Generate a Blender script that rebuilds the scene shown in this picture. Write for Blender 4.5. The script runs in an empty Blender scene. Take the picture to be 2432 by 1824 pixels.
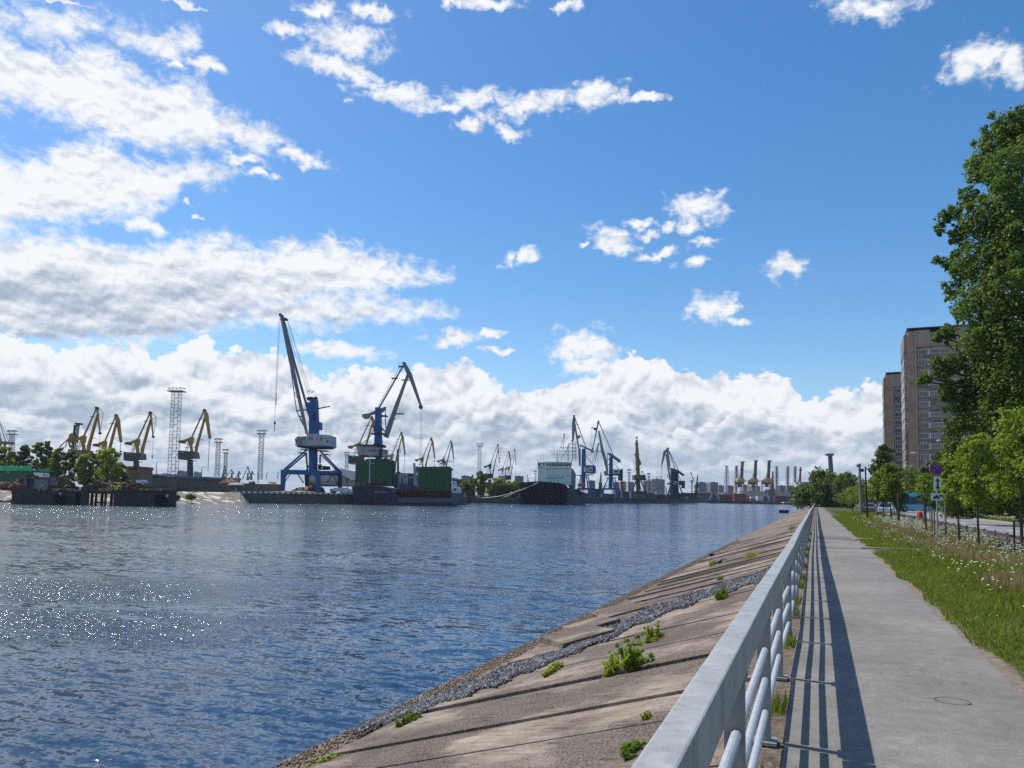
import bpy, bmesh, math, random
import numpy as np
from mathutils import Vector, Matrix
R_ = math.radians
SC = bpy.context.scene
COL = SC.collection
# ------------------------------------------------------------------ camera
# world: X right of the path, Y along the path, Z up, path surface z = 0, water z = WZ
W_, H_, F_ = 2432.0, 1824.0, 1827.0          # photograph size and focal length, in its pixels
EYE = 1.6
WZ = -1.9
PZ = 1.2                                     # port ground level
PITCH, ROLL = R_(4.0), R_(1.0)
CAM = Vector((0, 0, EYE))
def cam_axes(yaw):
    f = Vector((-math.sin(yaw)*math.cos(PITCH), math.cos(yaw)*math.cos(PITCH), math.sin(PITCH)))
    r0 = Vector((math.cos(yaw), math.sin(yaw), 0)); u0 = r0.cross(f)
    r = r0*math.cos(ROLL) + u0*math.sin(ROLL)
    u = -r0*math.sin(ROLL) + u0*math.cos(ROLL)
    return f, r, u
lo, hi = 0.0, R_(45)
for _ in range(60):                          # yaw that puts the path's direction at column 1938
    mid = (lo+hi)/2; f_, r_, u_ = cam_axes(mid)
    if W_/2 + F_*r_.y/f_.y < 1938: lo = mid
    else: hi = mid
AF, AR, AU = cam_axes(mid)
CY = 1190 + F_*AU.y/AF.y                     # row of the optical axis so that the path vanishes at row 1190
cam = bpy.data.cameras.new('camera'); cam_ob = bpy.data.objects.new('camera', cam); COL.objects.link(cam_ob)
cam.sensor_width = 36.0; cam.lens = 36.0*F_/W_; cam.shift_y = (CY - H_/2)/W_
cam.clip_start = 0.05; cam.clip_end = 20000
m_ = Matrix((AR, AU, -AF)).transposed().to_4x4(); m_.translation = CAM
cam_ob.matrix_world = m_
SC.camera = cam_ob
SC.cycles.use_denoising = False
FH = Vector((AF.x, AF.y, 0)).normalized(); RH = Vector((FH.y, -FH.x, 0))
def ray(px, py): return AF + AR*((px-W_/2)/F_) + AU*((CY-py)/F_)
def P(px, py, D):                            # point at photo pixel, D metres ahead of the camera
    r = ray(px, py); return CAM + r*(D/r.dot(FH))
def G(px, D, z):                             # point on level z in the photo column px, D metres ahead
    a, b = P(px, 1000, D), P(px, 1200, D)
    return a + (b-a)*((z-a.z)/(b.z-a.z))
def azel(px, py):
    r = ray(px, py).normalized()
    return (math.degrees(math.atan2(r.dot(RH), r.dot(FH))), math.degrees(math.asin(r.z)))
# ------------------------------------------------------------------ sun and exposure
SUN = Vector((-0.60, 0.12, 1.0)).normalized()
SUN_EL = math.asin(SUN.z)
sun = bpy.data.lights.new('sun', 'SUN'); sun.energy = 4.8; sun.angle = R_(0.5); sun.color = (1.0, 0.95, 0.87)
sun_ob = bpy.data.objects.new('sun', sun); COL.objects.link(sun_ob)
sun_ob.rotation_euler = (-SUN).to_track_quat('-Z', 'Y').to_euler()
SC.view_settings.view_transform = 'Standard'; SC.view_settings.look = 'None'
SC.view_settings.exposure = 0.0; SC.view_settings.gamma = 1.0; SC.view_settings.use_curve_mapping = False
# ------------------------------------------------------------------ sky with clouds (world)
world = bpy.data.worlds.new('World'); SC.world = world; world.use_nodes = True
world.cycles.sampling_method = 'MANUAL'; world.cycles.sample_map_resolution = 256
nt = world.node_tree; nt.nodes.clear()
def nd(t, kind, ins=None, **kw):
    n = t.nodes.new(kind)
    for k, v in kw.items(): setattr(n, k, v)
    if ins:
        for k, v in ins.items():
            if isinstance(v, bpy.types.NodeSocket): t.links.new(v, n.inputs[k])
            else: n.inputs[k].default_value = v
    return n
def mth(t, op, a, b=None, c=None, clamp=False):
    ins = {0: a}
    if b is not None: ins[1] = b
    if c is not None: ins[2] = c
    n = nd(t, 'ShaderNodeMath', ins, operation=op); n.use_clamp = clamp
    return n.outputs[0]
def smooth(t, v, a, b, lo=0.0, hi=1.0):
    return nd(t, 'ShaderNodeMapRange', {0: v, 1: a, 2: b, 3: lo, 4: hi}, interpolation_type='SMOOTHSTEP').outputs[0]
def mixc(t, f, a, b):
    n = nd(t, 'ShaderNodeMix', {0: f, 6: a, 7: b}, data_type='RGBA'); return n.outputs[2]
M = lambda op, a, b=None, c=None, clamp=False: mth(nt, op, a, b, c, clamp)
gen = nd(nt, 'ShaderNodeTexCoord').outputs['Generated']
dotf = nd(nt, 'ShaderNodeVectorMath', {0: gen, 1: tuple(FH)}, operation='DOT_PRODUCT').outputs['Value']
dotr = nd(nt, 'ShaderNodeVectorMath', {0: gen, 1: tuple(RH)}, operation='DOT_PRODUCT').outputs['Value']
sep = nd(nt, 'ShaderNodeSeparateXYZ', {0: gen})
az = M('MULTIPLY', M('ARCTAN2', dotr, dotf), 57.2958)
el = M('MULTIPLY', M('ARCSINE', sep.outputs[2]), 57.2958)
pos = nd(nt, 'ShaderNodeCombineXYZ', {0: az, 1: el, 2: 0.0}).outputs[0]
def noise(scale, sy=1.0, off=(0, 0, 0), detail=6.0, rough=0.6, dist=0.0, lac=2.0):
    v = nd(nt, 'ShaderNodeVectorMath', {0: pos, 1: (scale, scale*sy, 1), 2: off}, operation='MULTIPLY_ADD').outputs[0]
    return nd(nt, 'ShaderNodeTexNoise', {'Vector': v, 'Scale': 1.0, 'Detail': detail, 'Roughness': rough, 'Distortion': dist, 'Lacunarity': lac}, noise_dimensions='3D').outputs[0]
def billow(scale, sy=1.0, off=(0, 0, 0), detail=3.0, rough=0.5):
    v = nd(nt, 'ShaderNodeVectorMath', {0: pos, 1: (scale, scale*sy, 1), 2: off}, operation='MULTIPLY_ADD').outputs[0]
    return nd(nt, 'ShaderNodeTexVoronoi', {'Vector': v, 'Scale': 1.0, 'Detail': detail, 'Roughness': rough, 'Lacunarity': 2.2}, voronoi_dimensions='2D', feature='F1', normalize=True).outputs['Distance']
AZ0, AZ1, EL1 = -60.0, 60.0, 50.0
azn = M('MULTIPLY_ADD', az, 1/(AZ1-AZ0), -AZ0/(AZ1-AZ0), clamp=True)
def band(pts):                               # elevation (degrees) as a curve over azimuth, points in photo pixels
    q = sorted(azel(x, y) for x, y in pts)
    n = nd(nt, 'ShaderNodeFloatCurve', {1: azn}); c = n.mapping.curves[0]
    q = [((a-AZ0)/(AZ1-AZ0), min(max(e/EL1, 0), 1)) for a, e in q]
    q = [p for i, p in enumerate(q) if i == 0 or p[0] > q[i-1][0]+1e-4]
    c.points[0].location = q[0]; c.points[1].location = q[-1]
    for p in q[1:-1]: c.points.new(*p)
    for p in c.points: p.handle_type = 'VECTOR'
    n.mapping.extend = 'HORIZONTAL'; n.mapping.update()
    return M('MULTIPLY', n.outputs[0], EL1)
def Z(ox, oy, k): return lambda x, y: (ox+x/k, oy+y/k)
def zs(z, s): return [z(x, y) for x, y in s]
Z1, Z2, Z3, Z4, Z5 = Z(0, 0, 2.458), Z(0, 500, 2.011), Z(1000, 700, 1.843), Z(600, 0, 2.212), Z(1150, 400, 2.458)
bank = band([(-900, 780)] + zs(Z2, [(-300, 560), (0, 570), (200, 640), (350, 660), (600, 635), (690, 650), (720, 730), (800, 690), (870, 650), (980, 610), (1050, 665), (1200, 690), (1380, 680), (1440, 740), (1500, 795), (1560, 810), (1640, 770), (1700, 745), (1780, 760), (1900, 775), (2000, 740)])
            + zs(Z3, [(100, 325), (200, 292), (255, 315), (300, 375), (350, 405), (430, 420), (500, 435), (600, 410), (660, 368), (760, 360), (800, 330), (880, 285), (960, 262), (1060, 285), (1130, 350), (1180, 350), (1350, 362), (1440, 367), (1540, 345), (1620, 372), (1640, 430), (1700, 475), (1750, 470), (1800, 432), (1860, 420), (1900, 425), (1960, 382), (2040, 388), (2200, 420), (2600, 380), (3000, 430)]))
def layer(top, bot):
    t, b = band(top), band(bot)
    return M('MINIMUM', M('SUBTRACT', t, el), M('SUBTRACT', el, b)), t
s2a, t2a = layer([(-900, 480)] + zs(Z2, [(-200, 60), (0, 95), (100, 102), (250, 90), (370, 100), (480, 150), (560, 172), (700, 176), (800, 150), (880, 126), (960, 132), (1070, 116), (1150, 150), (1250, 190), (1300, 180), (1350, 125), (1470, 152), (1550, 140), (1650, 146), (1750, 188), (1900, 232), (2000, 262), (2080, 272), (2180, 315), (2300, 500), (4800, 800)]),
           [(-900, 760)] + zs(Z2, [(-200, 620), (0, 620), (400, 630), (800, 622), (970, 560), (1200, 500), (1500, 450), (1810, 405), (1960, 355), (2180, 318), (2300, 150), (4800, 0)]))
s2b, t2b = layer([(-900, 620)] + zs(Z2, [(-200, 400), (1400, 400), (1850, 402), (1900, 420), (2050, 442), (2190, 488), (2300, 620), (4800, 900)]),
           [(-900, 760)] + zs(Z2, [(-200, 640), (400, 640), (800, 622), (970, 585), (1200, 545), (1400, 570), (1640, 570), (1700, 540), (1850, 522), (2080, 520), (2190, 490), (2300, 380), (4800, 100)]))
s3a, _ = layer([(-900, 0)] + zs(Z1, [(0, 62), (150, 32), (300, 62), (520, 82), (700, 112), (800, 170), (930, 180), (1090, 165), (1170, 212), (1250, 500), (6000, 900)]),
           [(-900, 60)] + zs(Z1, [(0, 140), (200, 190), (350, 245), (600, 190), (700, 250), (850, 290), (950, 358), (1090, 352), (1130, 262), (1190, 222), (1250, 0), (6000, -300)]))
s3b, _ = layer([(-900, 20)] + zs(Z1, [(0, 192), (100, 240), (340, 290), (540, 252), (640, 280), (700, 322), (780, 382), (820, 450), (950, 462), (1100, 432), (1150, 490), (1240, 542), (1265, 620), (1400, 690), (1550, 722), (1660, 800), (1700, 870), (1900, 1200), (6000, 1500)]),
           [(-900, 200)] + zs(Z1, [(0, 600), (80, 650), (180, 600), (220, 660), (350, 700), (470, 752), (520, 780), (750, 850), (950, 895), (1050, 868), (1240, 868), (1300, 832), (1560, 900), (1640, 870), (1700, 790), (1900, 500), (6000, 200)]))
s3c, _ = layer([(-900, 200)] + zs(Z1, [(0, 872), (120, 922), (260, 890), (430, 812), (520, 802), (640, 832), (800, 900), (850, 962), (1000, 942), (1200, 930), (1340, 950), (1385, 1000), (1450, 1200), (6000, 1600)]),
           [(-900, 500)] + zs(Z1, [(0, 1420), (200, 1310), (450, 1300), (600, 1290), (900, 1260), (970, 1200), (1060, 1100), (1100, 1062), (1330, 1062), (1390, 1005), (1450, 800), (6000, 400)]))
wn = nd(nt, 'ShaderNodeTexNoise', {'Vector': pos, 'Scale': 0.8, 'Detail': 2.5, 'Roughness': 0.55}).outputs[1]
wn = nd(nt, 'ShaderNodeVectorMath', {0: wn, 1: (-0.5, -0.5, -0.5)}, operation='ADD').outputs[0]
posv = nd(nt, 'ShaderNodeVectorMath', {0: wn, 1: (2.6, 1.7, 0.0), 2: pos}, operation='MULTIPLY_ADD').outputs[0]
def ell(z, k, x, y, rx, ry, rot=0.0):        # a small cloud as an ellipse in azimuth and elevation
    cx, cy = z(x, y); a, e = azel(cx, cy); a2, _e = azel(cx+rx/k, cy); _a, e2 = azel(cx, cy-ry/k)
    n = nd(nt, 'ShaderNodeMapping', {0: posv, 1: (a, e, 0), 2: (0, 0, -R_(rot)), 3: (abs(a2-a), abs(e2-e), 1)}, vector_type='TEXTURE')
    return nd(nt, 'ShaderNodeVectorMath', {0: n.outputs[0]}, operation='LENGTH').outputs['Value']
class SM:
    v = None
    def append(s_, x): s_.v = x if s_.v is None else M('SMOOTH_MIN', s_.v, x, 0.25)   # merged one by one, so the shader stays small
small = SM()
for e in [(350, 45, 120, 36), (620, 50, 130, 42), (200, 165, 80, 32), (500, 215, 180, 95, 4), (400, 340, 170, 52, 8), (540, 390, 110, 34, 12), (800, 505, 230, 55, 5), (1030, 560, 80, 26), (1190, 520, 140, 48), (1450, 560, 225, 52, -15),
          (1800, 495, 150, 66), (2080, 512, 90, 22), (1130, 650, 70, 24), (1350, 695, 90, 28), (1230, 10, 150, 32), (1040, 12, 40, 30), (1660, 35, 75, 24)]:
    small.append(ell(Z4, 2.212, *e))
for e in [(1245, 225, 145, 80, 8), (1200, 325, 60, 45), (915, 330, 85, 22), (1075, 340, 50, 24), (760, 430, 130, 62, 28), (950, 388, 75, 18, 10), (1010, 505, 110, 28, -10), (1295, 425, 72, 26), (1235, 545, 90, 28), (1770, 575, 108, 60),
          (1320, 810, 115, 70), (1440, 800, 60, 50), (1490, 890, 75, 22, 25), (145, 535, 42, 34), (242, 512, 66, 42, -20), (600, 432, 34, 12)]:
    small.append(ell(Z5, 2.458, *e))
for e in [(2067, 16, 100, 26, 10), (2320, 145, 75, 48, -10), (2400, 155, 50, 42)]: small.append(ell(lambda x, y: (x, y), 1.0, *e))
for e in [(1630, 668, 195, 34, 3), (2120, 560, 1, 1), (690, 75, 100, 36, 12)]: small.append(ell(Z2, 2.011, *e))
for e in [(155, 192, 100, 34, -6), (300, 178, 60, 16, -8), (330, 250, 60, 14), (640, 265, 60, 40), (700, 215, 105, 62), (780, 240, 90, 55, 20), (740, 300, 120, 50)]: small.append(ell(Z3, 1.843, *e))
for e in [(1215, 375, 95, 42, -8), (1030, 395, 70, 22), (1440, 932, 110, 28), (1780, 925, 130, 44, 6), (1700, 905, 80, 40), (1520, 1003, 72, 24), (1110, 1168, 38, 14), (1160, 1275, 48, 16), (2025, 575, 34, 12), (340, 5, 160, 12), (1000, 5, 160, 16)]:
    small.append(ell(Z1, 2.458, *e))
mn = small.v
s_small = M('MULTIPLY', M('SUBTRACT', 1.06, mn), 1.5)
n_edge = M('SUBTRACT', noise(0.75, 1.5, detail=9.0, rough=0.62, dist=0.35), 0.5)
n_fine = M('SUBTRACT', noise(2.6, 1.4, (7, 3, 1), detail=6.0, rough=0.65), 0.5)
b_edge = M('SUBTRACT', 0.42, billow(0.62, 1.2, (3, 1, 0), 3.0, 0.55))
s_up = M('SMOOTH_MAX', M('MAXIMUM', s3a, s3b), s3c, 0.6)
s_mid = M('SMOOTH_MAX', s2a, s2b, 0.5)
s_lay = M('SMOOTH_MAX', s_up, s_mid, 0.4)
s_lay = M('MAXIMUM', s_lay, s_small)
d_lay = M('ADD', M('MULTIPLY_ADD', n_edge, 4.2, M('ADD', s_lay, 0.35)), M('MULTIPLY', n_fine, 0.9))
m_lay = smooth(nt, d_lay, -0.3, 1.5)
# relief of the clouds: the same noise read a little towards the sun (up and left)
def relief(fn, a, **kw):
    return M('SUBTRACT', fn(*a, **kw), fn(*a, off=(0.16*a[0], -0.5*a[0]*a[1], 0), **kw))
def rel_noise(scale, sy, dx, dy, detail, rough, dist=0.2):
    return M('SUBTRACT', noise(scale, sy, (0, 0, 2), detail, rough, dist), noise(scale, sy, (dx*scale, dy*scale*sy, 2), detail, rough, dist))
r_big = rel_noise(0.38, 1.9, -0.35, 0.75, 5.0, 0.55)
r_mid = rel_noise(1.1, 1.5, -0.12, 0.32, 5.0, 0.6)
# layered clouds: grey where thick and low in their own layer
thick = smooth(nt, d_lay, 1.0, 5.5)
low2 = smooth(nt, M('SUBTRACT', t2a, el), 0.8, 4.5)
inm2 = smooth(nt, s_mid, -0.2, 0.8)
lft = smooth(nt, az, -10.0, -30.0)
gn = noise(0.16, 2.4, (1, 9, 3), 5.0, 0.5, 0.4)
grey = M('ADD', M('MULTIPLY', M('MULTIPLY', low2, inm2), M('MULTIPLY', M('MULTIPLY_ADD', lft, 0.24, 0.12), M('MULTIPLY_ADD', gn, 1.6, 0.2))), M('MULTIPLY', M('MULTIPLY', thick, gn), 0.20))
light_l = M('SUBTRACT', M('ADD', M('MULTIPLY_ADD', r_mid, 0.7, 1.0), M('MULTIPLY', r_big, 1.0)), grey)
def ccol(l):
    n = nd(nt, 'ShaderNodeValToRGB', {0: l}); r = n.color_ramp
    r.elements[0].position = 0.15; r.elements[0].color = (0.28, 0.36, 0.49, 1)
    r.elements[1].position = 1.0; r.elements[1].color = (0.94, 0.96, 0.99, 1)
    e = r.elements.new(0.5); e.color = (0.45, 0.53, 0.65, 1)
    e = r.elements.new(0.78); e.color = (0.72, 0.77, 0.85, 1)
    return n.outputs[0]
sky = nd(nt, 'ShaderNodeTexSky', sky_type='NISHITA', sun_disc=False, sun_elevation=SUN_EL, sun_rotation=math.atan2(SUN.x, SUN.y), altitude=0.0, air_density=1.0, dust_density=0.6, ozone_density=2.0)
hs = nd(nt, 'ShaderNodeHueSaturation', {'Hue': 0.500, 'Saturation': 1.34, 'Value': 1.52, 'Color': sky.outputs[0]})
SKY_S = 0.1
skyc = nd(nt, 'ShaderNodeVectorMath', {0: hs.outputs[0], 3: SKY_S}, operation='SCALE').outputs[0]
c1 = mixc(nt, m_lay, skyc, ccol(light_l))
s_bank = M('SUBTRACT', bank, el)
d_bank = M('ADD', M('MULTIPLY_ADD', n_edge, 2.6, s_bank), M('MULTIPLY_ADD', b_edge, 1.3, M('MULTIPLY', n_fine, 0.5)))
m_bank = smooth(nt, d_bank, -0.05, 0.30)
# the bank is read with its rows packed closer towards the horizon, as cloud layers are
elw = M('MULTIPLY', M('LOGARITHM', M('MAXIMUM', M('ADD', el, 3.5), 0.5), 2.71828), 9.0)
pos0 = pos
posw = nd(nt, 'ShaderNodeCombineXYZ', {0: az, 1: elw, 2: 0.0}).outputs[0]
pos = posw
rb_big = rel_noise(0.20, 1.7, -0.6, 1.5, 7.0, 0.58, 0.6)
rb_mid = rel_noise(0.62, 1.3, -0.22, 0.5, 6.0, 0.55, 0.3)
bvv = lambda k, o: billow(k, 1.25, o, 2.5, 0.45)
r_bil = M('SUBTRACT', bvv(0.36, (-0.05, 0.16, 0)), bvv(0.36, (0, 0, 0)))
pos = pos0
# cumulus bank: a stack of cloud rows, each with bright billowed heads over a grey base,
# the lower rows farther off and so smaller and nearer the haze
rel_b = M('MULTIPLY_ADD', r_bil, 0.95, M('ADD', M('MULTIPLY', rb_big, 0.9), M('MULTIPLY', rb_mid, 1.05)))
edge_b = M('ADD', M('MULTIPLY', n_edge, 1.0), M('MULTIPLY_ADD', b_edge, 0.62, M('MULTIPLY', n_fine, 0.22)))
def row_light(depth, thick_, dim):
    g = M('MULTIPLY', smooth(nt, depth, 0.15, thick_), 0.40)
    return M('SUBTRACT', M('ADD', rel_b, dim), g)
depth_b = M('SUBTRACT', M('MULTIPLY_ADD', n_edge, 1.8, M('SUBTRACT', bank, el)), 0.0)
lights, masks = row_light(depth_b, 4.2, 1.02), []
bandlight = lights
for k, (top_, amp, fr, thick_, esc, dim) in enumerate([(8.4, 15.0, 0.11, 2.6, 1.7, 1.0), (5.3, 10.0, 0.17, 1.8, 1.15, 0.96), (2.9, 6.0, 0.28, 1.2, 0.7, 0.90)]):
    nz = noise(fr, 0.35, (13.7*(k+1), 5.1*k, 3.0), 3.0, 0.5, 0.2)
    tk = M('MULTIPLY_ADD', M('SUBTRACT', nz, 0.5), amp, top_)
    tk = M('MINIMUM', tk, M('SUBTRACT', bank, 1.2))
    dk = M('ADD', M('SUBTRACT', tk, el), M('MULTIPLY', edge_b, esc))
    mk = smooth(nt, dk, -0.02, 0.30+0.10*(2-k)/2)
    lk = row_light(dk, thick_, dim)
    bandlight = nd(nt, 'ShaderNodeMix', {0: mk, 2: bandlight, 3: lk}, data_type='FLOAT').outputs[0]
light_b = bandlight
depth_b = M('SUBTRACT', bank, el)
hz = smooth(nt, el, 6.0, 0.0)
cb = mixc(nt, M('MULTIPLY', hz, 0.55), ccol(light_b), (0.53, 0.62, 0.74, 1))
c2 = mixc(nt, m_bank, c1, cb)
below = smooth(nt, el, -0.3, -1.5)
c3 = mixc(nt, below, c2, (0.20, 0.27, 0.38, 1))
c4 = nd(nt, 'ShaderNodeVectorMath', {0: c3, 3: 1.0/SKY_S}, operation='SCALE').outputs[0]
bg = nd(nt, 'ShaderNodeBackground', {0: c4, 1: SKY_S})
out = nd(nt, 'ShaderNodeOutputWorld'); nt.links.new(bg.outputs[0], out.inputs[0])
# ------------------------------------------------------------------ materials
MATS = {}
def newmat(name):
    m = bpy.data.materials.new(name); m.use_nodes = True; t = m.node_tree
    b = t.nodes['Principled BSDF']; MATS[name] = m
    return m, t, b
def objco(t, scale=(1, 1, 1), loc=(0, 0, 0)):
    g = nd(t, 'ShaderNodeNewGeometry').outputs['Position']
    return nd(t, 'ShaderNodeMapping', {0: g, 3: scale, 1: loc}).outputs[0]
def tnoise(t, v, scale, detail=4.0, rough=0.55, dist=0.0):
    return nd(t, 'ShaderNodeTexNoise', {'Vector': v, 'Scale': scale, 'Detail': detail, 'Roughness': rough, 'Distortion': dist}).outputs[0]
def ramp(t, f, *stops):
    n = nd(t, 'ShaderNodeValToRGB', {0: f}); r = n.color_ramp
    r.elements[0].position = stops[0][0]; r.elements[0].color = (*stops[0][1], 1)
    r.elements[1].position = stops[-1][0]; r.elements[1].color = (*stops[-1][1], 1)
    for p, c in stops[1:-1]:
        e = r.elements.new(p); e.color = (*c, 1)
    return n.outputs[0]
def bump(t, b, h, strength, dist=0.1, normal=None):
    ins = {0: strength, 1: dist, 'Height': h}
    if normal is not None: ins['Normal'] = normal
    n = nd(t, 'ShaderNodeBump', ins); t.links.new(n.outputs[0], b.inputs['Normal']); return n.outputs[0]
def dirty(name, col, dark=0.6, scale=0.6, rough=0.6, metal=0.0, streak=True, amt=1.0, spec=0.3, rust=None):
    """painted or concrete surface with stains of its own: large blotches, vertical streaks, fine grain"""
    m, t, b = newmat(name)
    v = objco(t); s = objco(t, (1, 1, 0.12 if streak else 1.0))
    n1 = tnoise(t, s, scale*1.7, 5.0, 0.65); n2 = tnoise(t, v, scale*9, 3.0, 0.6)
    f = mth(t, 'MULTIPLY_ADD', n2, 0.35, mth(t, 'MULTIPLY', n1, 0.65))
    c0 = tuple(c*(1-(1-dark)*amt) for c in col); c1 = tuple(min(1, c*1.12) for c in col)
    cc = ramp(t, f, (0.3, c0), (0.62, c1))
    if rust:
        rn = smooth(t, tnoise(t, s, scale*2.6, 6.0, 0.7), 0.56, 0.70)
        cc = mixc(t, mth(t, 'MULTIPLY', rn, rust), cc, (0.13, 0.055, 0.03, 1))
    t.links.new(cc, b.inputs['Base Color'])
    b.inputs['Roughness'].default_value = rough; b.inputs['Metallic'].default_value = metal
    b.inputs['Specular IOR Level'].default_value = spec
    return m
def flat(name, col, rough=0.6, metal=0.0, spec=0.4):
    return dirty(name, col, 0.82, 2.0, rough, metal, False, 1.0, spec)
def glass(name, col=(0.03, 0.04, 0.05)):
    m, t, b = newmat(name)
    v = objco(t); n = tnoise(t, v, 0.35, 2.0)
    t.links.new(ramp(t, n, (0.4, col), (0.6, tuple(c*2.6 for c in col))), b.inputs['Base Color'])
    b.inputs['Roughness'].default_value = 0.12; b.inputs['Specular IOR Level'].default_value = 0.7
    return m
def leafmat(name, c_dark, c_light, scale=0.5, trans=0.35, rough=0.5):
    m, t, b = newmat(name)
    v = objco(t); isl = nd(t, 'ShaderNodeNewGeometry').outputs['Random Per Island']
    f = mth(t, 'ADD', mth(t, 'MULTIPLY', tnoise(t, v, scale, 3.0), 0.55), mth(t, 'MULTIPLY', isl, 0.45))
    cc = ramp(t, f, (0.25, c_dark), (0.78, c_light))
    t.links.new(cc, b.inputs['Base Color']); b.inputs['Roughness'].default_value = rough; b.inputs['Specular IOR Level'].default_value = 0.25
    tr = nd(t, 'ShaderNodeBsdfTranslucent', {0: mixc(t, 0.5, cc, (*[min(1, c*1.5) for c in c_light], 1))})
    mx = nd(t, 'ShaderNodeMixShader', {0: trans, 1: b.outputs[0], 2: tr.outputs[0]})
    t.links.new(mx.outputs[0], t.nodes['Material Output'].inputs[0])
    return m
# ------------------------------------------------------------------ mesh collector
class MB:
    def __init__(s): s.v = []; s.f = []
    def add(s, vs, fs):
        n = len(s.v); s.v += [tuple(v) for v in vs]; s.f += [tuple(i+n for i in f) for f in fs]; return s
    def prism(s, pts, ext):                  # outline (3D points, in order) pushed along the vector ext
        n = len(pts); e = Vector(ext)
        vs = [Vector(p) for p in pts] + [Vector(p)+e for p in pts]
        return s.add(vs, [tuple(range(n)), tuple(range(2*n-1, n-1, -1))] + [(i, i+n, (i+1) % n+n, (i+1) % n) for i in range(n)])
    def box(s, c, size, rz=0.0, rm=None):
        c = Vector(c); h = [d/2 for d in size]; m = rm or Matrix.Rotation(rz, 3, 'Z')
        vs = [c + m @ Vector((x*h[0], y*h[1], z*h[2])) for z in (-1, 1) for x, y in ((-1, -1), (1, -1), (1, 1), (-1, 1))]
        return s.add(vs, [(3, 2, 1, 0), (4, 5, 6, 7), (0, 1, 5, 4), (1, 2, 6, 5), (2, 3, 7, 6), (3, 0, 4, 7)])
    def bar(s, p, q, w, h=None, w2=None, h2=None, up=None):   # square-section beam, may taper
        p, q = Vector(p), Vector(q); d = (q-p).normalized(); h = w if h is None else h; w2 = w if w2 is None else w2; h2 = h if h2 is None else h2
        a = (up or Vector(FH)); a = a - d*a.dot(d)
        if a.length < 1e-3: a = Vector((1, 0, 0)) - d*d.x
        a.normalize(); b = d.cross(a)
        vs = [o + b*(x*ww/2) + a*(y*hh/2) for o, ww, hh in ((p, w, h), (q, w2, h2)) for x, y in ((-1, -1), (1, -1), (1, 1), (-1, 1))]
        return s.add(vs, [(3, 2, 1, 0), (4, 5, 6, 7), (0, 1, 5, 4), (1, 2, 6, 5), (2, 3, 7, 6), (3, 0, 4, 7)])
    def tube(s, pts, rad, n=8, cap=True):
        pts = [Vector(p) for p in pts]; rs = rad if isinstance(rad, (list, tuple)) else [rad]*len(pts)
        vs = []; a = None
        for i, p in enumerate(pts):
            d = (pts[min(i+1, len(pts)-1)]-pts[max(i-1, 0)]).normalized()
            if a is None:
                a = Vector((0, 0, 1)) if abs(d.z) < 0.9 else Vector((1, 0, 0))
            a = (a - d*a.dot(d)).normalized(); b = d.cross(a)
            vs += [p + (a*math.cos(2*math.pi*k/n) + b*math.sin(2*math.pi*k/n))*rs[i] for k in range(n)]
        fs = [(i*n+k, i*n+(k+1) % n, (i+1)*n+(k+1) % n, (i+1)*n+k) for i in range(len(pts)-1) for k in range(n)]
        if cap: fs += [tuple(range(n-1, -1, -1)), tuple(range((len(pts)-1)*n, len(pts)*n))]
        return s.add(vs, fs)
    def lathe(s, c, prof, n=16, sx=1.0, sy=1.0, rz=0.0):        # (radius, z) profile about the vertical through c
        c = Vector(c); cr, sr = math.cos(rz), math.sin(rz); vs = []
        for r, z in prof:
            for k in range(n):
                x, y = r*sx*math.cos(2*math.pi*k/n), r*sy*math.sin(2*math.pi*k/n)
                vs.append(c + Vector((x*cr-y*sr, x*sr+y*cr, z)))
        fs = [(i*n+k, i*n+(k+1) % n, (i+1)*n+(k+1) % n, (i+1)*n+k) for i in range(len(prof)-1) for k in range(n)]
        fs += [tuple(range(n-1, -1, -1)), tuple(range((len(prof)-1)*n, len(prof)*n))]
        return s.add(vs, fs)
    def disc(s, c, axis, r, th, n=20):
        a = Vector(axis).normalized()*th/2; return s.tube([Vector(c)-a, Vector(c)+a], r, n)
def link(name, mesh, parent=None):
    o = bpy.data.objects.new(name, mesh); COL.objects.link(o)
    if parent: o.parent = parent
    return o
def wpos(o):
    v = Vector((0, 0, 0))
    while o is not None: v = v + o.location; o = o.parent
    return v
def build(name, mb, mat, parent=None, loc=None, smooth_=False, bevel=0.0):
    """one mesh object from world coordinates; origin at loc, else at its parent's origin"""
    off = wpos(parent) if parent else Vector(loc or (0, 0, 0))
    me = bpy.data.meshes.new(name)
    me.from_pydata([tuple(Vector(v)-off) for v in mb.v], [], mb.f); me.update()
    bm = bmesh.new(); bm.from_mesh(me); bmesh.ops.recalc_face_normals(bm, faces=bm.faces)
    bm.to_mesh(me); bm.free()
    me.materials.append(MATS[mat] if isinstance(mat, str) else mat)
    if smooth_: me.shade_smooth()
    o = link(name, me, parent)
    if not parent: o.location = off
    if bevel: b = o.modifiers.new('bevel', 'BEVEL'); b.width = bevel; b.segments = 2; b.limit_method = 'ANGLE'
    return o
def thing(name, label, cat, loc=(0, 0, 0), group=None):
    o = bpy.data.objects.new(name, None); COL.objects.link(o); o.location = loc; o.empty_display_size = 0.3
    o['label'] = label; o['category'] = cat
    if group: o['group'] = group
    return o
def tag(o, label, cat, group=None):
    o['label'] = label; o['category'] = cat
    if group: o['group'] = group
    return o
def kind(o, k, label=None):
    o['kind'] = k
    if label: o['label'] = label
    return o
def copy_tree(o, loc, label=None, parent=None):
    c = o.copy(); COL.objects.link(c); c.parent = parent
    if loc is not None: c.location = loc
    if label: c['label'] = label
    for ch in o.children: copy_tree(ch, None, None, c)
    return c
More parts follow.
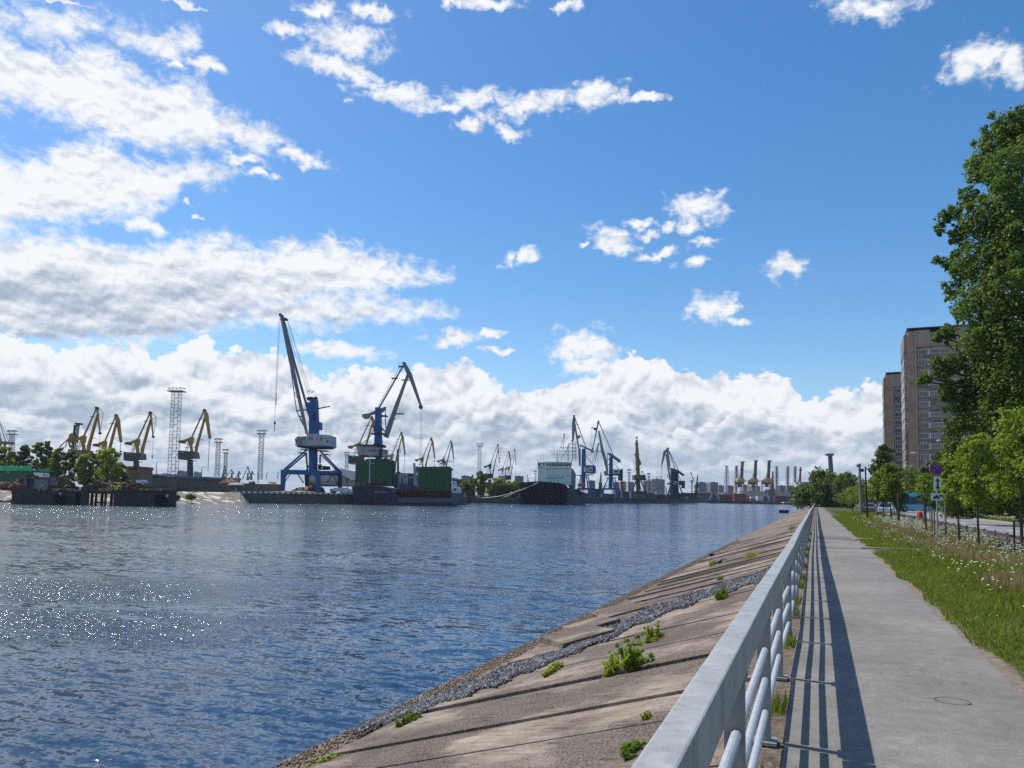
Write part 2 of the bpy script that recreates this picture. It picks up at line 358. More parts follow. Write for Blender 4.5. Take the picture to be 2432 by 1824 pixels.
def npmesh(name, verts, faces, mat, parent=None, loc=(0, 0, 0), smooth_=False):
    """big mesh from numpy arrays; faces is (n, k)"""
    me = bpy.data.meshes.new(name); nv, nf, k = len(verts), len(faces), faces.shape[1]
    me.vertices.add(nv); me.vertices.foreach_set('co', (verts-np.array(loc)).astype(np.float32).ravel())
    me.loops.add(nf*k); me.loops.foreach_set('vertex_index', faces.astype(np.int32).ravel())
    me.polygons.add(nf); me.polygons.foreach_set('loop_start', np.arange(0, nf*k, k, dtype=np.int32))
    me.update(calc_edges=True); me.validate()
    for m in (mat if isinstance(mat, list) else [mat]): me.materials.append(MATS[m] if isinstance(m, str) else m)
    if smooth_: me.shade_smooth()
    o = link(name, me, parent)
    if not parent: o.location = loc
    return o
def textmesh(name, body, size, mat, parent, loc, xdir, thick=0.01, align='CENTER', bold=0.0, sx=1.0):
    """lettering standing upright at loc (world), running along xdir"""
    cu = bpy.data.curves.new(name, 'FONT'); cu.body = body; cu.size = size; cu.extrude = thick; cu.align_x = align; cu.align_y = 'CENTER'; cu.offset = bold
    tmp = bpy.data.objects.new(name, cu); COL.objects.link(tmp)
    dg = bpy.context.evaluated_depsgraph_get(); me = bpy.data.meshes.new_from_object(tmp.evaluated_get(dg))
    bpy.data.objects.remove(tmp)
    x = Vector(xdir).normalized(); z = Vector((0, 0, 1)); y = z.cross(x)
    mt = Matrix((x*sx, z, -y)).transposed().to_4x4()
    me.transform(mt); me.materials.clear(); me.materials.append(MATS[mat])
    me.transform(Matrix.Translation(Vector(loc)-wpos(parent)))
    return link(name, me, parent)
# ------------------------------------------------------------------ water
rng = np.random.default_rng(7); random.seed(7)
m, t, b = newmat('water')
v = objco(t, (1, 1, 1))
ax = R_(35)                                   # wave fronts run across the river
vr = nd(t, 'ShaderNodeMapping', {0: v, 2: (0, 0, ax), 3: (0.42, 1.0, 1.0)}).outputs[0]
dF = nd(t, 'ShaderNodeVectorMath', {0: v, 1: tuple(FH)}, operation='DOT_PRODUCT').outputs['Value']
dR = nd(t, 'ShaderNodeVectorMath', {0: v, 1: tuple(RH)}, operation='DOT_PRODUCT').outputs['Value']
patch = tnoise(t, nd(t, 'ShaderNodeMapping', {0: v, 2: (0, 0, R_(21.6)), 3: (0.022, 0.085, 1)}).outputs[0], 1.0, 5.0, 0.6, 0.8)
calm = smooth(t, patch, 0.40, 0.60)
# gust patches where the wind roughens the river
wob_ = mth(t, 'MULTIPLY_ADD', tnoise(t, v, 0.30, 5.0, 0.7), 9.0, -4.5)
dw = mth(t, 'ADD', dF, mth(t, 'MULTIPLY', wob_, 0.35))
def gust(d0, d1, e, r0, r1):
    q = mth(t, 'MULTIPLY', smooth(t, dw, d0-e, d0+e), smooth(t, dw, d1+e, d1-e))
    return mth(t, 'MULTIPLY', q, smooth(t, mth(t, 'ADD', dR, wob_), r1, r0))
g_ = mth(t, 'MAXIMUM', gust(24.0, 30.0, 1.2, -13, -7), mth(t, 'MAXIMUM', gust(17.5, 22.3, 1.0, -9, -5), mth(t, 'MULTIPLY', gust(85, 420, 14, 40, 120), 0.9)))
g_ = mth(t, 'MULTIPLY', g_, smooth(t, tnoise(t, nd(t, 'ShaderNodeMapping', {0: v, 2: (0, 0, R_(21.6)), 3: (0.4, 1.2, 1)}).outputs[0], 0.8, 5.0, 0.7), 0.36, 0.56))
def slope(vec, sc_, amp, det=2.0):            # wave facets: two slopes from the noise colour, in true size at any distance
    c_ = nd(t, 'ShaderNodeTexNoise', {'Vector': vec, 'Scale': sc_, 'Detail': det, 'Roughness': 0.6, 'Distortion': 0.4}).outputs[1]
    d_ = nd(t, 'ShaderNodeVectorMath', {0: c_, 1: (0.5, 0.5, 0.5)}, operation='SUBTRACT').outputs[0]
    return nd(t, 'ShaderNodeVectorMath', {0: d_, 3: amp}, operation='SCALE').outputs[0]
def vadd(x_, y_): return nd(t, 'ShaderNodeVectorMath', {0: x_, 1: y_}, operation='ADD').outputs[0]
vq = nd(t, 'ShaderNodeMapping', {0: v, 2: (0, 0, R_(12)), 3: (0.38, 1.0, 1)}).outputs[0]
S_ = vadd(vadd(slope(vq, 0.13, 0.22), slope(vq, 0.75, mth(t, 'MULTIPLY_ADD', calm, 0.25, 0.32))), vadd(slope(vq, 3.8, mth(t, 'MULTIPLY_ADD', calm, 0.45, 0.95), 3.0), slope(v, 10.0, mth(t, 'MULTIPLY_ADD', g_, 4.2, mth(t, 'MULTIPLY_ADD', calm, 0.45, 0.35)))))
sp_ = nd(t, 'ShaderNodeSeparateXYZ', {0: S_})
n_ = vadd(nd(t, 'ShaderNodeVectorMath', {0: tuple(FH), 3: sp_.outputs[0]}, operation='SCALE').outputs[0], nd(t, 'ShaderNodeVectorMath', {0: tuple(RH), 3: mth(t, 'MULTIPLY', sp_.outputs[1], 0.75)}, operation='SCALE').outputs[0])
nn = nd(t, 'ShaderNodeVectorMath', {0: vadd(n_, (0, 0, 1))}, operation='NORMALIZE').outputs[0]
t.links.new(nn, b.inputs['Normal'])
glare_ = smooth(t, dR, 2.0, -26.0)      # sun glare painted in: greyer, lighter base colour towards the left
t.links.new(mixc(t, glare_, (0.014, 0.050, 0.110, 1), (0.065, 0.088, 0.100, 1)), b.inputs['Base Color']); b.inputs['IOR'].default_value = 1.33
t.links.new(mth(t, 'MULTIPLY_ADD', g_, 0.03, mth(t, 'MULTIPLY_ADD', calm, 0.05, 0.08)), b.inputs['Roughness'])
b.inputs['Specular IOR Level'].default_value = 0.5
mb = MB(); mb.add([(-4000, -300, WZ), (700, -300, WZ), (700, 6000, WZ), (-4000, 6000, WZ)], [(0, 1, 2, 3)])
kind(build('water', mb, 'water'), 'structure', 'dark blue rippled river water with bright glints')
# river bed far below keeps nothing visible; the bank dips under the water instead
# ------------------------------------------------------------------ ground on this side
def gz(x, y):                                 # gentle unevenness of the verge
    return 0.04*math.sin(x*0.9+y*0.21)+0.03*math.sin(x*2.3-y*0.5)
m, t, b = newmat('soil_grass')
v = objco(t); n = tnoise(t, v, 0.45, 5.0, 0.6); n2 = tnoise(t, v, 9.0, 4.0, 0.7)
f = mth(t, 'MULTIPLY_ADD', n2, 0.4, mth(t, 'MULTIPLY', n, 0.6))
sx = nd(t, 'ShaderNodeSeparateXYZ', {0: v})
dirt = mth(t, 'ADD', smooth(t, sx.outputs[0], 1.86, 1.68), smooth(t, tnoise(t, v, 0.8, 5.0, 0.7), 0.62, 0.72), clamp=True)
cc = mixc(t, dirt, ramp(t, f, (0.3, (0.02, 0.036, 0.006)), (0.7, (0.055, 0.088, 0.013))), ramp(t, n2, (0.3, (0.10, 0.075, 0.05)), (0.7, (0.22, 0.18, 0.13))))
t.links.new(cc, b.inputs['Base Color']); b.inputs['Roughness'].default_value = 0.9; bump(t, b, n2, 0.6, 0.05)
xs = np.concatenate([np.linspace(-0.39, 12, 42), np.array([20, 40, 90, 200, 600, 3000.])])
ys = np.concatenate([np.array([-200, -60, -10.]), np.linspace(0, 80, 100), np.array([100, 130, 170, 230, 320, 450, 700, 1200, 5000.])])
vv = []; ff = []
for j, y in enumerate(ys):
    for i, x in enumerate(xs):
        e = -0.03 if x < 1.7 else (gz(x, y)*min(1, (x-1.7)) + 0.02 if x < 12 and y < 100 else 0.0)
        if x >= 7.2: e = -0.06
        vv.append((x, y, e))
nx = len(xs)
ff = [(j*nx+i, j*nx+i+1, (j+1)*nx+i+1, (j+1)*nx+i) for j in range(len(ys)-1) for i in range(nx-1)]
gr = MB(); gr.v = vv; gr.f = ff
kind(build('ground', gr, 'soil_grass'), 'structure', 'grassy ground of the river bank')
# ------------------------------------------------------------------ sloping bank of concrete slabs
m, t, b = newmat('slab')
v = objco(t); n1 = tnoise(t, v, 1.1, 6.0, 0.65); n2 = tnoise(t, v, 24.0, 4.0, 0.75); 
vs_ = nd(t, 'ShaderNodeMapping', {0: nd(t, 'ShaderNodeMapping', {0: v, 2: (0, 0, R_(26.5))}).outputs[0], 3: (0.30, 3.0, 1.0)}).outputs[0]
n3 = tnoise(t, vs_, 5.0, 5.0, 0.7, 0.5)
sx = nd(t, 'ShaderNodeSeparateXYZ', {0: v})
peb = nd(t, 'ShaderNodeTexVoronoi', {'Vector': nd(t, 'ShaderNodeMapping', {0: v, 3: (1.0, 1.6, 1.0)}).outputs[0], 'Scale': 32.0, 'Randomness': 1.0}, feature='F1').outputs['Distance']
expo = smooth(t, tnoise(t, v, 0.42, 5.0, 0.65), 0.40, 0.54)      # where the gravel of the concrete is laid bare
f = mth(t, 'ADD', mth(t, 'MULTIPLY', n1, 0.45), mth(t, 'ADD', mth(t, 'MULTIPLY', n2, 0.25), mth(t, 'MULTIPLY', n3, 0.30)))
cc = ramp(t, f, (0.38, (0.09, 0.068, 0.052)), (0.46, (0.235, 0.183, 0.142)), (0.54, (0.335, 0.268, 0.213)), (0.66, (0.47, 0.39, 0.32)))
pc = ramp(t, peb, (0.12, (0.54, 0.46, 0.385)), (0.60, (0.12, 0.088, 0.068)))
cc = mixc(t, mth(t, 'MULTIPLY', expo, 0.65), cc, pc)
stain = smooth(t, tnoise(t, v, 0.7, 6.0, 0.7, 0.8), 0.55, 0.66)
cc = mixc(t, mth(t, 'MULTIPLY', stain, 0.45), cc, (0.13, 0.115, 0.095, 1))
stri = smooth(t, n3, 0.40, 0.33)
cc = mixc(t, mth(t, 'MULTIPLY', stri, 0.8), cc, (0.045, 0.034, 0.026, 1))
wet = smooth(t, sx.outputs[2], -1.62, -1.86)
cc = mixc(t, mth(t, 'MULTIPLY', wet, 0.72), cc, (0.05, 0.04, 0.032, 1))
t.links.new(cc, b.inputs['Base Color']); b.inputs['Roughness'].default_value = 0.88; b.inputs['Specular IOR Level'].default_value = 0.25
hh = mth(t, 'ADD', mth(t, 'MULTIPLY', n3, 0.5), mth(t, 'MULTIPLY_ADD', mth(t, 'MULTIPLY', peb, expo), -0.6, mth(t, 'MULTIPLY', n2, 0.25)))
bump(t, b, hh, 1.0, 0.09)
dirty('stone_dark', (0.14, 0.11, 0.09), 0.5, 3.0, 0.9)
S0, S1 = (-0.47, -0.04), (-6.5, WZ)           # top and waterline of the slope (x, z)
SLP = (S1[1]-S0[1])/(S1[0]-S0[0])
def sz(x): return S0[1] + (x-S0[0])*SLP
kx = [-0.42, -0.62, -9.5]
mb = MB()
vv = []; ys2 = [-20, 0, 20, 60, 120, 200, 320]
for y in ys2: vv += [(-0.39, y, -0.03), (-0.48, y, sz(-0.48)-0.09), (-5.45, y, sz(-5.45)-0.09), (-12, y, -5)]
mb.add(vv, [(j*4+i, j*4+i+1, (j+1)*4+i+1, (j+1)*4+i) for j in range(len(ys2)-1) for i in range(3)])
build('embankment', mb, 'stone_dark'); kind(bpy.data.objects['embankment'], 'structure', 'dark stony bed under the slabs of the sloping bank')
# slabs: rows along the slope, oblique joints, individually heaved; two rows of the upper and three of the lower field
sl = MB()
def slab(x0, x1, y0, y1, sk, lift, tilt, th=0.07):
    """slab from x0 (upper) to x1 (lower), joints skewed by sk metres"""
    pts = []
    for (x, y) in ((x0, y0), (x0, y1), (x1, y1+sk), (x1, y0+sk)):
        e = lift + tilt*((y-y0)/(y1-y0) if y1 > y0 else 0)
        pts.append((x, y, sz(x)+e))
    n = len(sl.v); sl.v += pts + [(x, y, z-th) for x, y, z in pts]
    sl.f += [(n, n+1, n+2, n+3), (n, n+4, n+5, n+1), (n+1, n+5, n+6, n+2), (n+2, n+6, n+7, n+3), (n+3, n+7, n+4, n)]
def on_slope(px, py):                          # point of the slope seen at a photo pixel
    r = ray(px, py); k = (S0[1]-EYE - S0[0]*SLP)/(r.z - r.x*SLP); return CAM + r*k
q0, q1 = on_slope(1232, 1685), on_slope(1639, 1608)
SK = abs((q0.y-q1.y)/(q0.x-q1.x))             # joints run obliquely down the slope: metres along per metre down
XA, XB = -0.50, -5.52
y = -10.0
while y < 300:
    ln = random.choice((0.3, 0.35, 0.5, 0.7, 1.1, 1.7))*random.uniform(0.8, 1.25) if y < 60 else random.uniform(2, 6)
    xs_ = [XA, XB]; random.random()
    for xa, xb in zip(xs_[:-1], xs_[1:]):
        sh = SK*(XA-xa); up = random.uniform(-0.014, 0.016) + (random.uniform(0.012, 0.035) if random.random() < 0.16 and y < 90 else 0)
        slab(xa-0.006, xb+random.uniform(-0.06, 0.06), y+sh, y+sh+ln-random.choice((0.010, 0.016, 0.028, 0.045)), SK*(xa-xb), up, random.uniform(-0.012, 0.014))
    y += ln
# slabs broken loose and tipped at the foot of the slope
def loose(c, l, w, rot, lift, tilt):
    o = on_slope(*c); d = Vector((math.cos(rot), math.sin(rot), 0)); n = Vector((-d.y, d.x, 0)); pts = []
    for a_, b_ in ((-1, -1), (1, -1), (1, 1), (-1, 1)):
        q = o+d*a_*l/2+n*b_*w/2; pts.append((q.x, q.y, sz(q.x)+lift+tilt*(b_+1)/2))
    k = len(sl.v); sl.v += pts + [(x_, y_, z_-0.13) for x_, y_, z_ in pts]
    sl.f += [(k, k+1, k+2, k+3), (k, k+4, k+5, k+1), (k+1, k+5, k+6, k+2), (k+2, k+6, k+7, k+3), (k+3, k+7, k+4, k), (k+7, k+6, k+5, k+4)]
loose((1365, 1518), 1.0, 2.6, 0.5, 0.10, 0.05); loose((1400, 1492), 0.9, 2.4, 0.45, 0.12, 0.0); loose((1465, 1455), 1.1, 2.8, 0.4, 0.06, 0.06)
kind(build('slope_paving', sl, 'slab'), 'structure', 'weathered brown concrete slabs paving the sloping bank')
m, t, b = newmat('gravel')
v = objco(t); rnd = nd(t, 'ShaderNodeNewGeometry').outputs['Random Per Island']
t.links.new(ramp(t, rnd, (0.0, (0.016, 0.019, 0.027)), (0.65, (0.06, 0.066, 0.082)), (1.0, (0.27, 0.27, 0.28))), b.inputs['Base Color']); b.inputs['Roughness'].default_value = 0.8
def stones(name, n, fx, sz_lo, sz_hi, mat, label):
    """many small crushed stones lying on the slope"""
    u = rng.random(n); y, x = fx(u, rng.random(n))
    s = rng.uniform(sz_lo, sz_hi, n)
    base = np.array([[1, 0, 0], [-1, 0, 0], [0, 1, 0], [0, -1, 0], [0, 0, 1], [0, 0, -1]], float)
    tri = np.array([[0, 2, 4], [2, 1, 4], [1, 3, 4], [3, 0, 4], [2, 0, 5], [1, 2, 5], [3, 1, 5], [0, 3, 5]])
    vtx = base[None]*s[:, None, None]*rng.uniform(0.6, 1.3, (n, 6, 1)) + rng.normal(0, 0.12, (n, 6, 3))*s[:, None, None]
    zc = S0[1] + (x-S0[0])*SLP + s*0.3 + rng.uniform(0.0, 0.03, n)
    vtx += np.stack([x, y, zc], -1)[:, None, :]
    fc = tri[None]+6*np.arange(n)[:, None, None]
    return kind(npmesh(name, vtx.reshape(-1, 3), fc.reshape(-1, 3), mat), 'stuff', label)
GB_ = [(840, 1742, 5), (1042, 1666, 18), (1232, 1592, 24), (1300, 1568, 14), (1345, 1552, 8), (1420, 1515, 20), (1548, 1458, 19), (1674, 1412, 13), (1800, 1374, 16), (1900, 1338, 16)]
def gx(u, w):                                  # the band of crushed stone that crosses the slabs obliquely
    px = 840+1060*u**0.8; cy = np.interp(px, [g[0] for g in GB_], [g[1] for g in GB_]); hw = np.interp(px, [g[0] for g in GB_], [g[2] for g in GB_])*(0.68+0.20*np.sin(px*0.07))
    py = cy+(w-0.5)*2*hw+rng.normal(0, 2.0, len(u)); o = [on_slope(a_, b_) for a_, b_ in zip(px, py)]
    return np.array([q.y for q in o]), np.array([q.x for q in o])
stones('gravel', 24000, gx, 0.008, 0.036, 'gravel', 'strip of grey crushed stone spilled across the slabs')
def gx2(u, w):
    y = 4.5+60*u**1.6; return y, -5.62 - 0.72*w
dirty('toe_concrete', (0.20, 0.155, 0.115), 0.45, 2.2, 0.9, streak=False)
mb = MB(); y = -10.0
while y < 300:
    ln = random.uniform(2.5, 5.0) if y < 80 else 12
    j = [random.uniform(-0.06, 0.06) for _ in range(4)]
    x0_ = -5.58+j[0]*0.5; zt = sz(-5.6)-0.10+j[1]*0.3
    p = [(x0_, y, zt), (x0_, y+ln, zt), (-6.46+j[2]*0.7, y+ln, sz(-6.46)-0.02), (-6.46+j[3]*0.7, y, sz(-6.46)-0.01)]
    n = len(mb.v); mb.v += p + [(p[3][0]-0.12, p[3][1], -2.4), (p[2][0]-0.12, p[2][1], -2.4), (p[0][0], y, -2.2), (p[1][0], y+ln, -2.2)]
    mb.f += [(n, n+1, n+2, n+3), (n+3, n+2, n+5, n+4), (n, n+3, n+4, n+6), (n+1, n+7, n+5, n+2)]
    y += ln
kind(build('toe_beam', mb, 'toe_concrete'), 'structure', 'wet concrete toe beam along the waterline')
stones('rubble', 9000, gx2, 0.008, 0.024, 'toe_concrete', 'brown rubble along the waterline')
# ------------------------------------------------------------------ footpath
m, t, b = newmat('asphalt')
v = objco(t); n1 = tnoise(t, v, 0.5, 5.0, 0.6); n2 = tnoise(t, v, 55.0, 4.0, 0.85); n3 = tnoise(t, v, 6.0, 4.0, 0.6)
f = mth(t, 'ADD', mth(t, 'MULTIPLY', n1, 0.35), mth(t, 'ADD', mth(t, 'MULTIPLY', n2, 0.45), mth(t, 'MULTIPLY', n3, 0.2)))
t.links.new(ramp(t, f, (0.36, (0.115, 0.108, 0.098)), (0.52, (0.21, 0.198, 0.18)), (0.66, (0.34, 0.32, 0.29))), b.inputs['Base Color']); b.inputs['Roughness'].default_value = 0.9; b.inputs['Specular IOR Level'].default_value = 0.2
crk = mth(t, 'ABSOLUTE', mth(t, 'SUBTRACT', tnoise(t, v, 0.9, 7.0, 0.62, 1.2), 0.5)); crk = mth(t, 'MULTIPLY', smooth(t, crk, 0.006, 0.0015), smooth(t, tnoise(t, v, 0.35, 3.0), 0.50, 0.60))
spot = smooth(t, tnoise(t, v, 5.0, 4.0, 0.7), 0.70, 0.76)
bcc = b.inputs['Base Color'].links[0].from_socket; bcc = mixc(t, mth(t, 'MULTIPLY', crk, 0.6), bcc, (0.06, 0.055, 0.05, 1)); bcc = mixc(t, mth(t, 'MULTIPLY', spot, 0.35), bcc, (0.09, 0.085, 0.075, 1)); t.links.new(bcc, b.inputs['Base Color'])
bump(t, b, n2, 0.5, 0.01)
EL = lambda y: -0.22 + 0.012*math.sin(y*1.3)+0.010*math.sin(y*3.7+1)
def ER(y):
    base = 1.63 if y < 60 else 1.63 - (y-60)*0.0033
    return base + 0.04*math.sin(y*0.9)+0.025*math.sin(y*2.7+2) + 0.9*math.exp(-((y-28.2)/1.1)**2)
ya = list(np.arange(-3, 40, 0.25)) + list(np.arange(40, 216, 2.0))
vv = []
for y in ya:
    for u in (0, .33, .66, 1): x = EL(y)*(1-u)+ER(y)*u; vv.append((x, y, 0.012*math.sin(u*3.14)))
    vv.append((ER(y)+0.01, y, -0.05)); vv.append((EL(y)-0.01, y, -0.05))
mb = MB(); mb.v = vv
for j in range(len(ya)-1):
    for i, k in ((0, 1), (1, 2), (2, 3), (3, 4), (5, 0)): mb.f.append((j*6+i, j*6+k, (j+1)*6+k, (j+1)*6+i))
kind(build('path', mb, 'asphalt'), 'structure', 'grey asphalt footpath running along the railing')
dirty('patch_asphalt', (0.13, 0.125, 0.12), 0.8, 4, 0.9, streak=False)
dirty('pale_concrete', (0.36, 0.33, 0.28), 0.7, 3, 0.9, streak=False)
mb = MB()
for y0, y1, x0, x1 in ((28.5, 28.8, 0.1, 1.55), (34.9, 37.9, 0.05, 1.58)):
    mb.add([(x0, y0, 0.017), (x1, y0, 0.017), (x1, y1, 0.017), (x0, y1, 0.017)], [(0, 1, 2, 3)])
# round seam of an old core hole
RC0 = CAM+ray(2261, 1668)*(-EYE/ray(2261, 1668).z)
ring = [(RC0.x+0.135*math.cos(a*0.2618)*(r), RC0.y+0.12*math.sin(a*0.2618)*r, 0.0165) for r in (1.0, 0.90) for a in range(24)]
mb.add(ring, [(i, (i+1) % 24, (i+1) % 24+24, i+24) for i in range(24)])
kind(build('path_patches', mb, 'patch_asphalt'), 'structure', 'darker patches and a round seam in the path')
mb = MB(); mb.box((2.35, 28.9, 0.03), (1.9, 0.16, 0.07), R_(1)); mb.box((1.85, 36.2, 0.02), (0.8, 0.5, 0.06), 0.2)
kind(build('kerb_stones', mb, 'pale_concrete'), 'structure', 'pale kerb stones in the grass beside the path')
# dirt strip with weeds between the railing and the asphalt
m, t, b = newmat('dirt')
v = objco(t); n2 = tnoise(t, v, 16.0, 6.0, 0.75)
t.links.new(ramp(t, n2, (0.32, (0.06, 0.045, 0.03)), (0.55, (0.20, 0.155, 0.11)), (0.72, (0.36, 0.31, 0.24))), b.inputs['Base Color']); b.inputs['Roughness'].default_value = 1.0; bump(t, b, n2, 1.0, 0.04)
mb = MB(); mb.add([(-0.49, -3, -0.02), (-0.20, -3, -0.02), (-0.20, 205, -0.02), (-0.49, 205, -0.02)], [(0, 1, 2, 3)])
kind(build('dirt_strip', mb, 'dirt'), 'structure', 'strip of bare soil under the railing')
# ------------------------------------------------------------------ railing
dirty('galvanised', (0.35, 0.36, 0.345), 0.62, 3.5, 0.5, 0.15, True, 0.9, 0.35)
m = MATS['galvanised']; t = m.node_tree; b = t.nodes['Principled BSDF']; v = objco(t)
bc = b.inputs['Base Color'].links[0].from_socket
sp1 = smooth(t, tnoise(t, v, 38.0, 3.0, 0.7), 0.66, 0.72); sp2 = smooth(t, tnoise(t, objco(t, (1, 0.8, 0.10)), 9.0, 5.0, 0.7), 0.54, 0.70)
fz = nd(t, 'ShaderNodeSeparateXYZ', {0: nd(t, 'ShaderNodeNewGeometry').outputs['Normal']}).outputs[2]
side = smooth(t, fz, 0.7, 0.3)
bc = mixc(t, mth(t, 'MULTIPLY', sp1, 0.55), bc, (0.10, 0.09, 0.075, 1)); bc = mixc(t, mth(t, 'MULTIPLY', mth(t, 'MULTIPLY', sp2, side), 0.6), bc, (0.10, 0.105, 0.085, 1))
t.links.new(bc, b.inputs['Base Color'])
dirty('galv_pipe', (0.46, 0.49, 0.51), 0.72, 14.0, 0.45, 0.3, False, 1.0, 0.5)
dirty('galv_post', (0.24, 0.26, 0.27), 0.72, 4.0, 0.5, 0.2, True, 1.0, 0.4)
RXL, RXR, RT, RB = -0.379, -0.282, 1.02, 0.853
rail = thing('railing', 'galvanised steel railing with box handrail and three pipes along the path', 'railing', (-0.33, 0, 0))
def wob(y): return 0.010*math.sin(y*0.21)+0.012*math.sin(y*0.083+1) if y > 8 else 0.0
def wobz(y): return (0.012*math.sin(y*0.17)+0.018*math.sin(y*0.06+2))*min(1, max(0, (y-8)/12))
seg = 0; y = -2.38; PY = [5.52+2.0*k for k in range(-3, 102)]
ends = PY[::3] if True else PY
secs = [(-1.8, 5.40), (5.41, 11.3)] + [(11.31+6.0*i, 11.31+6.0*i+5.99) for i in range(32)]
for i, (ya_, yb_) in enumerate(secs):
    mb = MB(); dx = 0.0 if i < 2 else random.uniform(-0.004, 0.004); dz = random.uniform(-0.003, 0.003)
    pa = Vector(((RXL+RXR)/2+wob(ya_)+dx, ya_, (RT+RB)/2+wobz(ya_)+dz)); pb = Vector(((RXL+RXR)/2+wob(yb_)+dx, yb_, (RT+RB)/2+wobz(yb_)+dz))
    mb.bar(pa, pb, RXR-RXL, RT-RB, up=Vector((0, 0, 1)))
    build('handrail', mb, 'galvanised', rail, bevel=0.008)
for k, yp in enumerate(PY):
    wx, wz_ = wob(yp), wobz(yp); h = RB+wz_-0.002
    mb = MB(); mb.box((-0.335+wx, yp, h/2-0.1), (0.085, 0.055, h+0.2))
    if yp < 60:
        mb.box((-0.335+wx, yp, h-0.012), (0.10, 0.16, 0.02)); mb.box((-0.335+wx, yp, 0.0), (0.16, 0.16, 0.02))
    build('post', mb, 'galv_post', rail)
for hz_ in (0.60, 0.405, 0.195):
    ylist = PY if True else []
    for a, b2 in zip(PY[:-1:2], PY[2::2]):
        if a > 75: break
        mb = MB()
        for q0, q1 in ((a, a+2.0), (a+2.0, b2)):
            q0_, q1_ = q0+0.05, q1-0.05
            mb.tube([(-0.325+wob(q0_), q0_, hz_+wobz(q0_)), (-0.325+wob(q0_), q0_+0.012, hz_+wobz(q0_)), (-0.325+wob(q0_), q0_+0.02, hz_+wobz(q0_)), (-0.325+wob(q1_), q1_, hz_+wobz(q1_))], [0.018, 0.018, 0.023, 0.023], 12)
        build('pipe', mb, 'galv_pipe', rail, smooth_=False)
    mb = MB(); mb.tube([(-0.325+wob(q), q, hz_+wobz(q)) for q in np.arange(78, 200, 6)], 0.023, 6); build('pipe', mb, 'galv_pipe', rail)
# mooring stub by the water
dirty('black_iron', (0.02, 0.02, 0.022), 0.6, 3, 0.6)
pm = G(1687, 24.0, -1.7); mb = MB()
o = on_slope(1690, 1323); o.z = -1.9; mb.tube([o, o+Vector((0, 0, 0.48)), o+Vector((0, 0, 0.50)), o+Vector((0, 0, 0.56))], [0.09, 0.09, 0.13, 0.12], 12)
tag(build('mooring_post', mb, 'black_iron', loc=o), 'short black iron mooring post at the water edge of the slabs', 'mooring post')
dirty('black_barge', (0.025, 0.025, 0.03), 0.6, 1, 0.6)
o = Vector((-8.6, 236, WZ)); mb = MB(); mb.box(o+Vector((0, 0, 0.35)), (2.4, 9.0, 0.9))
tag(build('floating_pontoon', mb, 'black_barge', loc=o, bevel=0.08), 'low black pontoon floating beside the far end of the slabs', 'pontoon')
# ------------------------------------------------------------------ road
m, t, b = newmat('road')
v = objco(t); n1 = tnoise(t, v, 0.25, 5.0, 0.6); n2 = tnoise(t, v, 40.0, 2.0, 0.7)
t.links.new(ramp(t, mth(t, 'MULTIPLY_ADD', n2, 0.4, mth(t, 'MULTIPLY', n1, 0.6)), (0.3, (0.15, 0.15, 0.155)), (0.7, (0.25, 0.25, 0.255))), b.inputs['Base Color']); b.inputs['Roughness'].default_value = 0.75
FX = lambda x, y: (x*0.93, y/0.93+x*0.368)
RC = [FX(*q_) for q_ in ((11.9, -30), (11.9, 20), (12.0, 50), (12.4, 80), (13.4, 105), (15.5, 130), (19.5, 160), (26, 200), (36, 250), (70, 400))]
def strip(center, off0, off1, z):
    vs = []
    for i, (x, y) in enumerate(center):
        x2, y2 = center[min(i+1, len(center)-1)]; x1, y1 = center[max(i-1, 0)]
        d = Vector((x2-x1, y2-y1, 0)).normalized(); n = Vector((d.y, -d.x, 0))
        for o in (off0, off1): vs.append((x+n.x*o, y+n.y*o, z))
    return vs, [(2*i, 2*i+1, 2*i+3, 2*i+2) for i in range(len(center)-1)]
mb = MB(); mb.add(*strip(RC, -3.7, 3.7, 0.0)); mb.add([(8, 124, -0.004), (70, 124, -0.004), (70, 166, -0.004), (8, 166, -0.004)], [(0, 1, 2, 3)])
kind(build('road', mb, 'road'), 'structure', 'grey asphalt road beyond the verge')
flat('road_paint', (0.75, 0.75, 0.72)); mb = MB()
for y in np.arange(10, 100, 9.0):
    x = np.interp(y, [p[1] for p in RC], [p[0] for p in RC]); mb.box((x, y, 0.006), (0.12, 2.6, 0.004))
kind(build('road_marking', mb, 'road_paint'), 'structure', 'white dashed centre line of the road')
mb = MB()
for s_ in (-3.78, 3.7):
    v1, f1 = strip(RC, s_, s_+0.15, 0.13); mb.add(v1, f1); v2 = [(x, y, 0.13 if i % 2 == 0 else 0.13) for i, (x, y, z) in enumerate(v1)]
    e = [(a[0], a[1], zz) for a in v1[0::2] for zz in (0.13, -0.1)]; mb.add(e, [(2*i, 2*i+1, 2*i+3, 2*i+2) for i in range(len(RC)-1)])
    e = [(a[0], a[1], zz) for a in v1[1::2] for zz in (0.13, -0.1)]; mb.add(e, [(2*i, 2*i+1, 2*i+3, 2*i+2) for i in range(len(RC)-1)])
kind(build('kerb', mb, 'pale_concrete'), 'structure', 'pale kerbs of the road')
# far verge beyond the road
m, t, b = newmat('meadow')
v = objco(t); n = tnoise(t, v, 1.6, 6.0, 0.7)
t.links.new(ramp(t, n, (0.3, (0.05, 0.075, 0.016)), (0.6, (0.13, 0.16, 0.05)), (0.75, (0.25, 0.25, 0.15))), b.inputs['Base Color']); b.inputs['Roughness'].default_value = 1.0
mb = MB(); v1, f1 = strip(RC[:5], 3.9, 40, 0.05); mb.add(v1, f1)
kind(build('far_verge', mb, 'meadow'), 'structure', 'meadow verge on the far side of the road')
